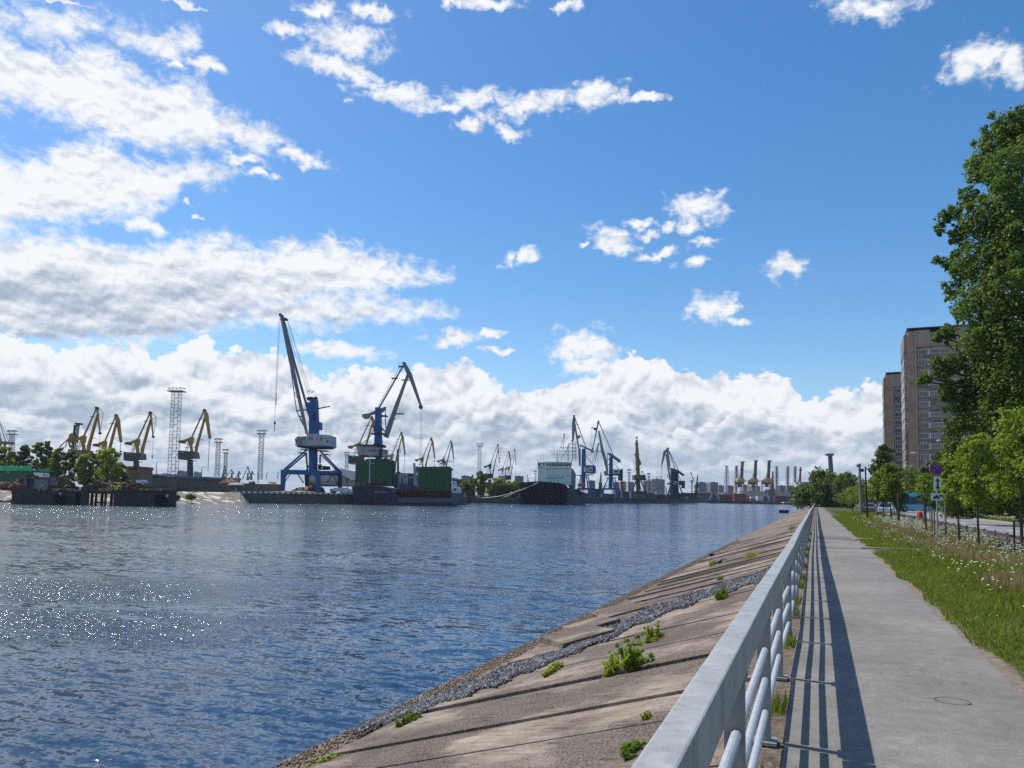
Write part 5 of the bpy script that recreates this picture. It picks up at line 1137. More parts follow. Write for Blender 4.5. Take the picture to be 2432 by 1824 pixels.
# ------------------------------------------------------------------ yellow level-luffing cranes (one drawing, many cranes)
def tmpl(bx, by, kx, ky, flip=False):          # drawing units of the crane at ZB(272, 1210) -> photo pixels
    fx = -1 if flip else 1
    return lambda x, y: (bx+fx*(x-272)/5.267*kx, by+(y-1210)/5.267*ky)
def luffer(label, bx, by, kx, ky, D, jib='arc', body='crane_yellow', house='dark_house', ped='dark_house', tip='crane_ochre', flip=False, legs=False, low=None, plate=None):
    c = Ctx('luffing_crane', label, 'harbour crane', tmpl(bx, by, kx, ky, flip), D, (272, 1210), 'luffing cranes of the port')
    b0 = 1210
    if legs:                                   # portal of four splayed legs
        c.beams('portal', ped, [(272-x, 1235, 272-x*0.25, 1010, 26, 18, d, d*0.3) for x in (-120, 120) for d in (-4, 4)] + [(165, 1130, 380, 1130, 16, 16, d) for d in (-2.6, 2.6)])
        c.col('pedestal', ped, 272, 1180, 30, 990, 34)
    else: c.col('pedestal', ped, 272, 1235, 40, 1003, 34)
    c.poly('machine_house', house, [(170, 893), (335, 905), (348, 985), (240, 990), (203, 1008), (170, 1000)], 7.0*kx)
    c.rect('house_window', 'cabin_grey', [(212, 908, 240, 922)], 7.4*kx)
    c.polys('frame', body, [[(250, 772), (300, 738), (316, 745), (292, 830), (306, 905), (284, 905), (272, 830)]], 1.4)
    c.beams('frame_strut', 'mast_steel', [(215, 890, 250, 790, 6), (236, 890, 262, 800, 6), (195, 855, 330, 848, 5), (205, 812, 330, 790, 5)])
    cw = c.poly('counterweight_arm', body, [(190, 764), (285, 722), (318, 724), (300, 748), (240, 772), (194, 784)], 1.4)
    c.poly('counterweight', tip, [(148, 770), (188, 760), (198, 788), (180, 800), (152, 797)], 3.2, cw)
    c.beams('tie_bar', tip, [(292, 725, 446, 392, 13, 9)], dep=0.6)
    bm = c.poly('boom', body, [(330, 960), (338, 845), (353, 805), (453, 468), (465, 470), (375, 805), (346, 965)], 1.3)
    if jib == 'arc':
        jb = c.poly('jib', body, [(440, 380), (466, 380), (498, 455), (500, 500), (527, 722), (508, 726), (478, 560), (458, 470)], 1.3)
    else:
        jb = c.beams('jib', body, [(455, 392, 487, 690, 20, 13)]); c.beams('back_stay', tip, [(462, 392, 528, 440, 5), (528, 440, 496, 650, 5), (470, 470, 528, 440, 5)], jb)
    c.disc('head_sheave', 'rope_dark', 453, 384, 15, 1.4, jb); tx, ty = (518, 726) if jib == 'arc' else (488, 694)
    c.disc('tip_sheave', 'rope_dark', tx, ty, 14, 1.0, jb)
    c.beams('platform', 'mast_steel', [(372, 494, 415, 490, 5), (395, 752, 432, 754, 5), (424, 405, 445, 402, 5), (318, 1020, 345, 1020, 8)], dep=1.2)
    mb = MB(); c.beams('hoist_rope', 'rope_dark', [(tx, ty, tx-20, 1150, 2.6), (tx-5, ty, tx-25, 1150, 2.6)] if jib == 'arc' else [(tx, ty, tx-12, 960, 2.6)])
    if jib != 'arc': c.beams('hook_block', 'rope_dark', [(tx-12, 930, tx-14, 985, 12, 6)])
    if plate: c.rect('name_plate', 'cabin_grey', [plate], 7.2*kx)
    return c
luffer('yellow luffing crane with a thin stayed jib rising highest behind the left trees', 195.6, 1129, 1.02, 1.02, 262, 'stay', 'crane_yellow', 'crane_ochre')
luffer('yellow luffing crane half hidden by the right end of the left trees', 246, 1135, 0.88, 0.95, 268, 'arc', 'crane_yellow', 'crane_olive')
luffer('yellow luffing crane standing beside the red-roofed building', 323.7, 1133, 0.98, 0.975, 270, 'stay', 'crane_yellow', 'dark_house')
luffer('yellow luffing crane right of the tallest light mast', 451.6, 1131, 1.0, 1.0, 280, 'arc', 'crane_yellow', 'dark_house')
luffer('yellow luffing crane standing close behind the blue crane with white boom', 850.4, 1139.6, 0.95, 0.95, 300, 'arc', 'crane_yellow', 'dark_house')
luffer('yellow luffing crane between the two raised green hatch covers', 929, 1150, 0.70, 0.78, 335, 'arc', 'crane_yellow', 'crane_olive')
luffer('luffing crane with yellow boom and blue tower above the second green hatch cover', 1001.6, 1150, 0.66, 0.695, 350, 'arc', 'crane_yellow', 'crane_blue', 'crane_blue')
luffer('pale grey luffing crane farthest right behind the green-hatched ship', 1052, 1148, 0.55, 0.64, 370, 'arc', 'crane_grey', 'crane_grey')
luffer('dark blue luffing crane standing behind the willow', 1163, 1166, 0.56, 0.70, 420, 'stay', 'crane_blue_dark', 'crane_blue_dark', 'crane_blue_dark', 'crane_blue_dark')
luffer('pale ochre luffing crane standing behind the green bushes', 1193, 1166, 0.45, 0.60, 440, 'arc', 'crane_ochre', 'crane_grey', 'crane_grey')
luffer('luffing crane with black stayed jib and pale boom behind the green bushes', 1208, 1166, 0.42, 0.63, 460, 'stay', 'crane_grey', 'crane_blue_dark', 'crane_blue_dark', 'crane_blue_dark')
# small reddish lattice crane far left
c = Ctx('lattice_crane', 'reddish lattice crane with two leaning masts behind the left trees', 'harbour crane', ZA, 300, (880, 1180))
c.lattice('mast', 'crane_brown', 900, 1150, 40, 975, 565, 26, 14, 6, 4); c.lattice('second_mast', 'crane_brown', 872, 1150, 26, 938, 575, 14, 14, 5, 3)
c.rect('mast_head', 'crane_brown', [(960, 553, 1015, 572)], 3.0); c.beams('jib', 'crane_ochre', [(745, 850, 850, 752, 10), (850, 745, 880, 860, 16), (850, 745, 815, 860, 8)]); c.poly('cabin', 'crane_ochre', [(890, 700), (920, 680), (960, 740), (900, 800), (880, 760)], 3.0)
c = Ctx('lattice_crane', 'grey guyed crane cut by the left edge of the photo', 'harbour crane', ZA, 330, (-30, 1180))
c.beams('house', 'crane_ochre', [(-120, 800, 130, 800, 30)], dep=6); c.beams('tower', 'mast_steel', [(8, 850, 8, 740, 10), (-60, 1180, -50, 800, 40), (70, 1180, 60, 810, 20)]); c.beams('guy', 'rope_dark', [(-40, 430, 70, 780, 6), (-40, 430, 20, 790, 5), (-40, 430, 110, 780, 3)])
# ------------------------------------------------------------------ great blue crane with raised jib
c = Ctx('portal_crane', 'large blue portal crane with steep raised grey jib and white machine house', 'harbour crane', ZB, 248, (1790, 1420))
U = c.u; zq = lambda z_: z_
pf = []                                        # portal: near and far frames
for dx, dy in ((0, -1.5), (0, 0)): pass
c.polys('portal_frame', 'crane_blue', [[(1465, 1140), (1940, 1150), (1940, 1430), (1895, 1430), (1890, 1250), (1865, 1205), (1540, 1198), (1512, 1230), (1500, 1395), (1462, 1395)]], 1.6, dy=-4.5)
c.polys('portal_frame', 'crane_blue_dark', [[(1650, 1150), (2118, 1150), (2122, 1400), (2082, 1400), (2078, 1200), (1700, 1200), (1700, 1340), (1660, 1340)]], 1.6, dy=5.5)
c.beams('cross_beam', 'crane_blue', [(1480, 1160, 1675, 1165, 40, 36, -4.5, 5.5), (1920, 1175, 2100, 1165, 40, 36, -4.5, 5.5), (1900, 1330, 2100, 1325, 14, 14, -3, 5)])
c.beams('brace', 'crane_blue_dark', [(1500, 1300, 1575, 1195, 9, 9, -4.5), (1600, 1195, 1670, 1300, 12, 12, 2), (1950, 1290, 2010, 1195, 10, 10, 4), (2020, 1195, 2090, 1320, 10, 10, 4)])
c.beams('pylon_leg', 'crane_blue', [(1500, 1140, 1740, 890, 20, 18, -4.5, -1), (1530, 1142, 1745, 925, 18, 16, -4.3, -1), (1690, 1145, 1712, 940, 18, 18, 5, 1), (2105, 1150, 1880, 890, 20, 18, 5, 1), (2080, 1150, 1895, 940, 16, 14, 4.6, 1), (1925, 1060, 1908, 950, 16, 16, -3, -1), (1700, 1150, 1770, 1060, 12, 12, 2, 0)])
c.beams('walkway', 'crane_blue_dark', [(1680, 885, 1990, 905, 9), (1650, 930, 1700, 925, 6), (1950, 945, 2005, 945, 6)], dep=6)
c.col('pedestal', 'crane_blue', 1811, 1160, 54, 860, 54)
mb = MB()
for a, b_ in ((1645, 1690), (1955, 2005)): c.rail(mb, a, 930, b_, 930, 1.5, -2)
build('handrail', mb, 'mast_steel', c.t)
c.beams('winch', 'crane_blue_dark', [(1905, 1140, 1905, 1070, 40), (1960, 1140, 1960, 1090, 44), (2010, 1140, 2010, 1095, 40)], dy=-1)
c.poly('slewing_ring', 'crane_blue_dark', [(1655, 848), (2050, 852), (2010, 872), (1770, 872), (1655, 862)], 9.5)
mh = c.polys('machine_house', 'cabin_grey', [[(1690, 735), (1775, 728), (1775, 700), (1920, 700), (1925, 706), (2062, 718), (2062, 850), (2000, 862), (1660, 850), (1655, 830), (1690, 790)]], 9.0)
c.rect('window', 'dark_glass', [(1718, 742, 1736, 775), (1744, 742, 1762, 775), (1800, 740, 1820, 775), (1832, 740, 1848, 775), (1898, 740, 1907, 780), (1943, 742, 1965, 782)], 9.1, mh)
c.rect('band', 'dark_house', [(1690, 838, 2050, 841), (1922, 706, 1925, 850)], 9.06, mh)
c.poly('roof_lip', 'dark_house', [(1990, 750), (2050, 752), (2050, 757), (1990, 755)], 9.3, mh); c.poly('logo', 'dark_house', [(2012, 808), (2025, 790), (2018, 772), (2040, 780), (2044, 800), (2034, 806), (2042, 812)], 9.16, mh)
c.poly('driver_cab', 'cabin_grey', [(1652, 772), (1690, 735), (1690, 850), (1655, 848), (1665, 820)], 3.5, dy=-5); c.rect('cab_window', 'dark_glass', [(1662, 780, 1684, 815)], 3.7, dy=-5)
mb = MB(); c.rail(mb, 1880, 700, 2060, 705, 1.7, -3); c.rail(mb, 1700, 728, 1760, 728, 1.5, 3); build('roof_rail', mb, 'mast_steel', mh)
tw = c.polys('tower', 'crane_blue', [[(1770, 700), (1775, 420), (1740, 415), (1742, 300), (1785, 298), (1785, 262), (1860, 268), (1872, 540), (1912, 545), (1912, 635), (1872, 640), (1872, 700)]], 3.4)
c.rect('niche', 'crane_blue_dark', [(1832, 430, 1862, 530)], 3.5, tw)
c.beams('arm', 'crane_blue_dark', [(1865, 372, 2020, 343, 12, 12)], dep=0.6)
for dx in (1752, 1790, 1815, 1850): c.disc('top_sheave', 'rope_dark', dx, 245, 22 if dx < 1800 else 18, 0.6)
c.beams('sheave_frame', 'rope_dark', [(1745, 262, 1860, 262, 16), (1770, 262, 1785, 225, 6), (1835, 262, 1850, 222, 6)], dep=2.5)
C2 = Ctx('tmp', 'tmp', 'tmp', ZC, 248, (600, 1700)); bpy.data.objects.remove(C2.t); C2.t = c.t
jb = C2.beams('jib', 'crane_grey', [(258, 160, 385, 720, 26, 44, -0.8, -1.3), (385, 720, 590, 1640, 44, 30, -1.3, -1.6), (268, 160, 400, 720, 12, 26, 0.8, 1.3), (400, 720, 618, 1500, 26, 26, 1.3, 1.6)])
for x, y in ((275, 240), (300, 340), (330, 470), (360, 590)): C2.beams('jib_tie', 'rope_dark', [(x, y, x+14, y, 10, 10, -0.8, 0.8)], jb, dep=0.4)
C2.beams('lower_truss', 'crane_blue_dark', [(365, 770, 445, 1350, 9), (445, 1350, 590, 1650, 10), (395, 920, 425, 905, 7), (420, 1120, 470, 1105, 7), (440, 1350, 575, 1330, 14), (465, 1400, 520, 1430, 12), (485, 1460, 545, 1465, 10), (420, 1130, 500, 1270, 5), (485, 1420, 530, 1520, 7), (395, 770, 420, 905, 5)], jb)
C2.disc('jib_head', 'rope_dark', 246, 150, 20, 1.2, jb); C2.disc('jib_head', 'rope_dark', 264, 160, 16, 1.2, jb); C2.beams('head_arm', 'rope_dark', [(262, 195, 318, 192, 22, 14), (262, 215, 310, 215, 8)], jb, dep=0.8); C2.disc('jib_head', 'rope_dark', 318, 205, 16, 1.2, jb)
C2.beams('stay_rope', 'rope_dark', [(300, 230, 580, 1110, 3), (335, 225, 612, 1090, 3), (318, 210, 600, 1150, 2.5, 2.5, 1, 1)], jb)
C2.beams('pantograph', 'rope_dark', [(580, 1115, 600, 1095, 6), (600, 1095, 665, 1100, 6), (665, 1100, 630, 1125, 6), (630, 1125, 605, 1105, 5), (580, 1115, 595, 1150, 4)])
C2.beams('hoist_rope', 'rope_dark', [(240, 170, 190, 1140, 2.6), (225, 185, 175, 1310, 2.4), (178, 1190, 178, 1310, 5, 5), (193, 1120, 190, 1270, 6, 6), (177, 1310, 172, 1490, 3)])
C2.beams('hook_block', 'rope_dark', [(172, 1478, 172, 1515, 14, 22), (172, 1515, 168, 1608, 7, 5)])
# ------------------------------------------------------------------ blue crane with white folded boom
c = Ctx('portal_crane', 'blue portal crane with long pale boom and folded jib behind the green hatch covers', 'harbour crane', ZE, 275, (690, 1200))
c.polys('column', 'crane_blue', [[(625, 550), (632, 350), (642, -80), (722, -80), (732, 350), (742, 550)]], 3.6)
c.beams('collar', 'crane_blue_dark', [(565, 350, 790, 350, 12), (585, 240, 640, 240, 8), (720, 235, 780, 300, 10), (722, 55, 830, 55, 9), (620, 535, 790, 555, 40)], dep=5.5)
mh = c.polys('machine_house', 'cabin_grey', [[(355, 545), (718, 548), (718, 712), (355, 700)]], 8.0, dy=2); c.rect('seam', 'dark_house', [(430, 550, 437, 700), (472, 550, 476, 702)], 8.1, mh, dy=2); c.poly('floor', 'crane_blue_dark', [(370, 700), (718, 712), (718, 728), (390, 722)], 7.6, mh, dy=2)
c.beams('roof_edge', 'crane_blue_dark', [(360, 540, 720, 542, 14)], mh, dep=8.2)
textmesh('lettering', 'ETXKELLT', 5.4*c.k, 'rope_dark', mh, c.p(612, 632, -2.12), RH, 0.02, bold=0.01)
c.poly('driver_cab', 'cabin_grey', [(770, 620), (845, 620), (850, 700), (820, 730), (770, 725)], 3.0, dy=-2); c.poly('cab_frame', 'crane_blue_dark', [(722, 610), (770, 605), (770, 735), (722, 740)], 3.6, dy=-2); c.rect('cab_window', 'dark_glass', [(812, 632, 838, 690)], 3.2, dy=-2); c.beams('cab_roof', 'crane_blue_dark', [(730, 615, 850, 622, 10)], dep=3.6, dy=-2)
c.beams('portal_ring', 'crane_blue_dark', [(500, 775, 860, 772, 22), (640, 800, 640, 1200, 60), (780, 800, 780, 1200, 60), (690, 770, 690, 730, 60)], dep=6)
C3 = Ctx('tmp', 'tmp', 'tmp', ZC, 275, (600, 1700)); bpy.data.objects.remove(C3.t); C3.t = c.t
bm = C3.beams('boom', 'crane_grey', [(1560, 1680, 1640, 1440, 60, 52), (1640, 1440, 1715, 1230, 46, 40), (1715, 1230, 1835, 900, 36, 22)], dep=2.0)
C3.beams('boom_platform', 'rope_dark', [(1690, 1383, 1785, 1385, 12), (1760, 962, 1850, 962, 10), (1640, 1445, 1690, 1450, 8), (1680, 1245, 1700, 1245, 8)], bm, dep=1.5)
mb = MB(); C3.rail(mb, 1690, 1378, 1785, 1380, 1.6, -0.8); C3.rail(mb, 1720, 795, 1780, 790, 1.5, -0.8); C3.rail(mb, 1640, 935, 1700, 935, 1.4, -0.8); build('handrail', mb, 'mast_steel', bm)
jb = C3.poly('jib', 'crane_grey', [(1770, 750), (1808, 745), (1885, 880), (1900, 930), (2010, 1275), (1985, 1285), (1870, 985), (1820, 885)], 1.6)
C3.disc('jib_tip', 'rope_dark', 1998, 1300, 24, 1.6, jb); C3.disc('jib_head', 'rope_dark', 1790, 757, 20, 1.6, jb)
C3.beams('tie_bar', 'crane_grey', [(1470, 1320, 1780, 780, 20, 18)]); C3.beams('tie_platform', 'rope_dark', [(1635, 940, 1708, 942, 12), (1718, 792, 1785, 795, 14)], dep=1.4); C3.beams('ladder', 'mast_steel', [(1455, 1300, 1740, 790, 4)])
ca = C3.poly('counterweight_arm', 'crane_grey', [(1340, 1390), (1450, 1340), (1560, 1298), (1560, 1320), (1520, 1362), (1450, 1378), (1350, 1405)], 2.4); C3.poly('counterweight', 'silo_beige', [(1273, 1400), (1300, 1390), (1345, 1385), (1358, 1410), (1340, 1440), (1295, 1448), (1275, 1430)], 3.4, ca)
C3.beams('tower_frame', 'crane_blue', [(1555, 1320, 1560, 1560, 10), (1500, 1410, 1575, 1410, 8), (1560, 1560, 1600, 1560, 8), (1540, 1640, 1600, 1600, 8)]); C3.beams('hoist_rope', 'rope_dark', [(1995, 1320, 1985, 2260, 3), (2016, 1320, 2010, 2240, 3)])
c.beams('side_brace', 'crane_blue', [(410, 520, 530, 410, 9), (530, 410, 615, 265, 9)])
# ------------------------------------------------------------------ cranes right of the pale-green ship
def plate(c, R, par, dy, txt=None): c.rect('sign_board', 'cabin_grey', [R], 0.3, par, dy)
c = Ctx('portal_crane', 'blue portal crane with grey folded boom beside the pale-green ship bridge', 'harbour crane', ZG, 400, (200, 1290))
c.polys('column', 'crane_blue', [[(138, 900), (148, 560), (198, 555), (200, 820), (190, 1190), (132, 1190)]], 3.4)
mh = c.poly('machine_house', 'crane_blue', [(200, 815), (330, 820), (345, 850), (345, 940), (200, 935)], 9); c.rect('sign_board', 'cabin_grey', [(168, 840, 295, 922)], 9.4, mh); c.polys('emblem', 'crane_blue_dark', [[(200, 845), (212, 845), (218, 860), (206, 870)], [(215, 848), (240, 846), (235, 866)], [(236, 890), (262, 872), (282, 905), (268, 905), (256, 888), (244, 905)]], 9.6, mh)
c.beams('portal_leg', 'crane_blue', [(70, 1290, 120, 970, 22, 14, -5, -2), (300, 1290, 225, 960, 22, 14, -5, -2), (100, 1290, 130, 970, 20, 14, 5, 2), (270, 1290, 215, 960, 20, 14, 5, 2), (60, 1180, 300, 1180, 34, 34, -4), (60, 970, 320, 955, 14), (80, 1320, 80, 1180, 26), (290, 1320, 290, 1180, 26)])
bm = c.poly('boom', 'crane_grey', [(96, 815), (85, 560), (22, 190), (44, 170), (92, 480), (122, 640), (125, 820)], 2.2)
c.poly('jib', 'crane_grey', [(5, 60), (35, 50), (42, 160), (28, 330), (18, 430), (-8, 435), (-12, 170)], 1.8); c.disc('jib_head', 'rope_dark', 20, 48, 13, 1.8); c.disc('jib_tip', 'rope_dark', -6, 432, 14, 1.8); c.beams('tie_bar', 'crane_grey', [(30, 70, 212, 545, 13, 11)])
ca = c.poly('counterweight_arm', 'crane_grey', [(110, 490), (300, 575), (300, 600), (118, 515)], 2); c.disc('counterweight', 'cabin_grey', 308, 598, 26, 3, ca); c.disc('drum', 'crane_grey', 98, 372, 24, 2)
c.beams('frame', 'crane_blue_dark', [(118, 500, 120, 820, 8), (130, 655, 285, 655, 6), (200, 665, 330, 820, 7), (190, 720, 215, 720, 8), (50, 185, 105, 185, 6), (20, 85, 65, 82, 6)])
c = Ctx('portal_crane', 'blue portal crane with grey boom and stayed jib left of the olive crane', 'harbour crane', ZG, 430, (580, 1300))
c.polys('column', 'crane_blue', [[(558, 1185), (565, 960), (570, 680), (615, 680), (618, 960), (602, 1185)]], 3.2)
mh = c.poly('machine_house', 'crane_blue_dark', [(595, 880), (740, 885), (760, 870), (760, 1050), (715, 1050), (715, 968), (500, 968), (500, 955), (595, 950)], 8); c.rect('sign_board', 'cabin_grey', [(596, 882, 712, 952)], 8.3, mh); c.poly('emblem', 'crane_blue_dark', [(636, 900), (672, 898), (676, 918), (640, 922)], 8.5, mh); c.rect('cab', 'cabin_grey', [(465, 905, 530, 955)], 3.5, mh, -4); c.rect('cab_window', 'dark_glass', [(472, 912, 498, 945)], 3.7, mh, -4)
c.beams('portal_leg', 'crane_blue', [(450, 1190, 545, 1010, 20, 12, -5, -2), (700, 1190, 640, 1010, 20, 12, -5, -2), (490, 1190, 555, 1010, 16, 12, 5, 2), (670, 1190, 625, 1010, 16, 12, 5, 2), (440, 1180, 710, 1180, 26, 26, -4), (520, 1010, 680, 1010, 14), (455, 1320, 455, 1180, 28, 28, -4), (695, 1320, 695, 1180, 28, 28, -4), (485, 1320, 485, 1190, 24, 24, 4), (500, 1150, 600, 1090, 7), (660, 1150, 590, 1100, 7)])
bm = c.poly('boom', 'crane_grey', [(525, 930), (478, 720), (440, 600), (395, 285), (412, 280), (480, 590), (540, 780), (548, 940)], 2.0)
jb = c.beams('jib', 'crane_grey', [(395, 150, 312, 560, 24, 12)]); c.disc('jib_head', 'rope_dark', 400, 138, 14, 1.8, jb); c.disc('jib_tip', 'rope_dark', 310, 555, 13, 1.4, jb); c.beams('back_stay', 'rope_dark', [(290, 235, 375, 240, 14), (288, 232, 385, 140, 3), (297, 240, 297, 700, 3)], jb); c.disc('drum', 'rope_dark', 345, 255, 18, 1.6, jb)
c.beams('tie_bar', 'crane_grey', [(405, 150, 635, 670, 12, 10)]); ca = c.poly('counterweight_arm', 'crane_grey', [(545, 620), (580, 625), (720, 720), (745, 755), (738, 772), (710, 768), (560, 655)], 2.4); c.beams('frame', 'crane_blue_dark', [(540, 620, 535, 860, 8), (545, 720, 620, 715, 10), (550, 800, 630, 810, 18), (620, 740, 720, 885, 7), (640, 775, 690, 775, 6), (650, 665, 655, 700, 16), (370, 598, 445, 602, 8)])
c = Ctx('luffing_crane', 'slender grey jib crane half hidden behind the two big blue cranes', 'harbour crane', ZG, 480, (420, 1290), 'luffing cranes of the port')
c.beams('jib', 'crane_grey', [(400, 480, 300, 780, 14, 6), (400, 480, 340, 800, 14, 6)]); c.disc('jib_head', 'rope_dark', 400, 485, 14, 1.6); c.beams('tower', 'crane_olive', [(440, 910, 425, 1080, 10, 26), (440, 910, 455, 1100, 6), (430, 1080, 425, 1300, 50)]); c.beams('hoist_rope', 'rope_dark', [(392, 510, 388, 1100, 3)])
c = Ctx('portal_crane', 'olive and ochre portal crane with a straight upright jib', 'harbour crane', ZG, 450, (1010, 1300))
c.beams('jib', 'crane_ochre', [(1010, 965, 995, 620, 52, 52), (995, 620, 988, 420, 48, 22)], dep=2.4); c.rect('jib_head', 'cabin_grey', [(974, 375, 1004, 402)], 1.6); c.beams('jib_platform', 'crane_olive', [(958, 483, 1015, 483, 10), (948, 650, 990, 650, 14), (965, 872, 985, 872, 10), (1015, 885, 1040, 885, 12)], dep=2.6); c.poly('counterweight', 'crane_ochre', [(1015, 715), (1030, 712), (1055, 790), (1045, 812), (1022, 805)], 3)
c.beams('hoist_rope', 'rope_dark', [(948, 670, 948, 900, 3), (960, 760, 970, 870, 3)]); c.beams('hook', 'rope_dark', [(948, 898, 948, 925, 14, 8)]); mh = c.poly('machine_house', 'crane_olive', [(938, 965), (1108, 965), (1108, 1040), (1085, 1050), (940, 1040)], 9); c.rect('window', 'cabin_grey', [(975, 985, 995, 1005), (1015, 985, 1035, 1005)], 9.2, mh)
c.beams('a_frame', 'crane_olive', [(1075, 905, 1050, 965, 7), (1075, 905, 1140, 1035, 8), (1060, 912, 1090, 912, 16), (1110, 1035, 1140, 1030, 20)]); c.beams('portal_leg', 'crane_olive', [(905, 1215, 970, 1060, 18, 18, -4, -2), (1110, 1215, 1045, 1060, 18, 18, -4, -2), (940, 1215, 985, 1060, 14, 14, 4, 2), (1075, 1215, 1035, 1060, 14, 14, 4, 2), (1010, 1215, 1010, 1040, 50, 60)]); c.beams('base_beam', 'crane_olive', [(890, 1222, 1130, 1222, 16), (900, 1320, 900, 1220, 20), (1120, 1320, 1120, 1220, 20), (1010, 1320, 1010, 1215, 34)], dep=8)
c = Ctx('portal_crane', 'dark blue portal crane with several bent pale jibs at the right end of the quay', 'harbour crane', ZG, 520, (1580, 1330))
c.poly('column', 'crane_blue_dark', [(1520, 870), (1630, 900), (1625, 1120), (1640, 1310), (1500, 1310), (1520, 1120)], 4); mh = c.poly('machine_house', 'crane_blue_dark', [(1515, 1050), (1715, 1055), (1715, 1170), (1700, 1170), (1700, 1120), (1515, 1120)], 8); c.rect('sign_board', 'cabin_grey', [(1543, 1064, 1625, 1112)], 8.3, mh); c.poly('emblem', 'crane_blue_dark', [(1562, 1088), (1606, 1086), (1608, 1100), (1560, 1101)], 8.5, mh)
c.beams('portal_leg', 'crane_blue_dark', [(1440, 1330, 1500, 1130, 20, 14, -5, -2), (1700, 1330, 1640, 1130, 20, 14, -5, -2), (1475, 1330, 1515, 1130, 16, 12, 5, 2), (1665, 1330, 1625, 1130, 16, 12, 5, 2), (1460, 1100, 1520, 1100, 24), (1430, 1300, 1710, 1300, 36), (1640, 985, 1680, 1055, 6), (1465, 965, 1465, 1010, 8)])
jb = c.polys('jib', 'crane_grey', [[(1440, 568), (1475, 560), (1470, 600), (1420, 640), (1385, 800), (1368, 800), (1400, 600)]], 1.8); c.beams('second_jib', 'crane_grey', [(1440, 630, 1385, 835, 20, 12, 3), (1440, 620, 1420, 600, 12)]); c.disc('jib_head', 'rope_dark', 1472, 556, 15, 2, jb)
c.beams('boom', 'crane_grey', [(1445, 640, 1505, 1040, 18, 26), (1475, 580, 1515, 840, 26, 20, 3)]); c.beams('tie_bar', 'crane_grey', [(1480, 575, 1640, 900, 11, 9), (1500, 600, 1600, 880, 9, 9, 3)]); ca = c.poly('counterweight_arm', 'cabin_grey', [(1480, 850), (1560, 860), (1660, 905), (1660, 925), (1560, 890), (1480, 865)], 3); c.beams('counterweight', 'dark_house', [(1650, 920, 1715, 970, 26, 30)], ca, dep=3); c.beams('hoist_rope', 'rope_dark', [(1372, 810, 1370, 1030, 3), (1388, 840, 1382, 1040, 3)])
c = Ctx('luffing_crane', 'pale grey slender crane on a column right of the quay cranes', 'harbour crane', ZG, 800, (1840, 1250), 'luffing cranes of the port')
c.beams('column', 'crane_grey', [(1842, 1250, 1845, 1050, 16, 20)]); c.beams('platform', 'crane_grey', [(1808, 1050, 1880, 1050, 8), (1820, 1060, 1845, 1090, 8), (1868, 1060, 1848, 1090, 8)]); c.beams('jib', 'crane_grey', [(1868, 1040, 1832, 940, 12, 10)]); c.disc('jib_head', 'crane_grey', 1830, 935, 12, 2)
c = Ctx('luffing_crane', 'small dark brown crane with pointed upright jib beside the far flats', 'harbour crane', ZG, 740, (1910, 1270), 'luffing cranes of the port')
c.beams('jib', 'crane_brown', [(1915, 1150, 1936, 945, 28, 8)]); c.poly('house', 'crane_brown', [(1890, 1130), (1905, 1100), (1935, 1100), (1940, 1150), (1900, 1200)], 6); c.beams('base', 'crane_brown', [(1910, 1280, 1912, 1150, 40, 30), (1875, 1215, 1945, 1220, 20)])
# small cranes far behind the timber yard
for i, (x, y0, y1, dx, lab) in enumerate([(700, 1210, 1090, 10, 'tiny dark crane behind the pair of far light masts'), (800, 1210, 1140, -60, 'tiny dark crane with a folded arm left of the timber pile'), (885, 1215, 1160, -10, 'tiny dark crane right behind the timber pile'), (1000, 1215, 1100, -30, 'tiny dark crane between the timber pile and the twin-mast light'), (1045, 1215, 1160, 5, 'tiny dark crane just left of the twin-mast light')]):
    c = Ctx('luffing_crane', lab, 'harbour crane', ZB, 620, (x, y0), 'luffing cranes of the port', gz_=PZ)
    c.beams('jib', 'mast_steel', [(x-45+dx, y0+40, x+dx*0.2, y1, 10, 6), (x+dx*0.2, y1, x+22, y0-20, 10, 12)]); c.beams('tower', 'mast_steel', [(x-10, y0+50, x-6, y0-30, 26, 14), (x-20, y0-30, x+18, y0-38, 10)]); c.disc('jib_head', 'rope_dark', x+dx*0.2, y1, 7, 2)
c = Ctx('luffing_crane', 'tiny pale jib crane standing left of the pale-green ship', 'harbour crane', ZF, 620, (1200, 1150), 'luffing cranes of the port')
c.beams('jib', 'mast_steel', [(1200, 1160, 1188, 1012, 6), (1188, 1012, 1220, 1120, 6), (1200, 1100, 1215, 1160, 10)]); c.beams('base', 'mast_steel', [(1205, 1190, 1205, 1140, 34)])
for i, x in enumerate((1235, 1375)):
    c = Ctx('derrick_pole', ['left', 'right'][i]+' one of two thin leaning dark poles far behind the log stacks', 'pole', ZB, 560, (x, 1240)); c.beams('pole', 'mast_steel', [(x-12, 1250, x, 1165, 8, 5)]); c.beams('head', 'mast_steel', [(x-4, 1168, x+6, 1168, 8)])
c = Ctx('luffing_crane', 'dark red crane with spiked jib left of the beige silos', 'harbour crane', ZG, 560, (770, 1210), 'luffing cranes of the port')
c.beams('jib', 'crane_red', [(765, 1180, 752, 870, 34, 8), (770, 1100, 800, 1060, 14)]); c.beams('base', 'crane_red', [(772, 1290, 770, 1170, 44, 30)])
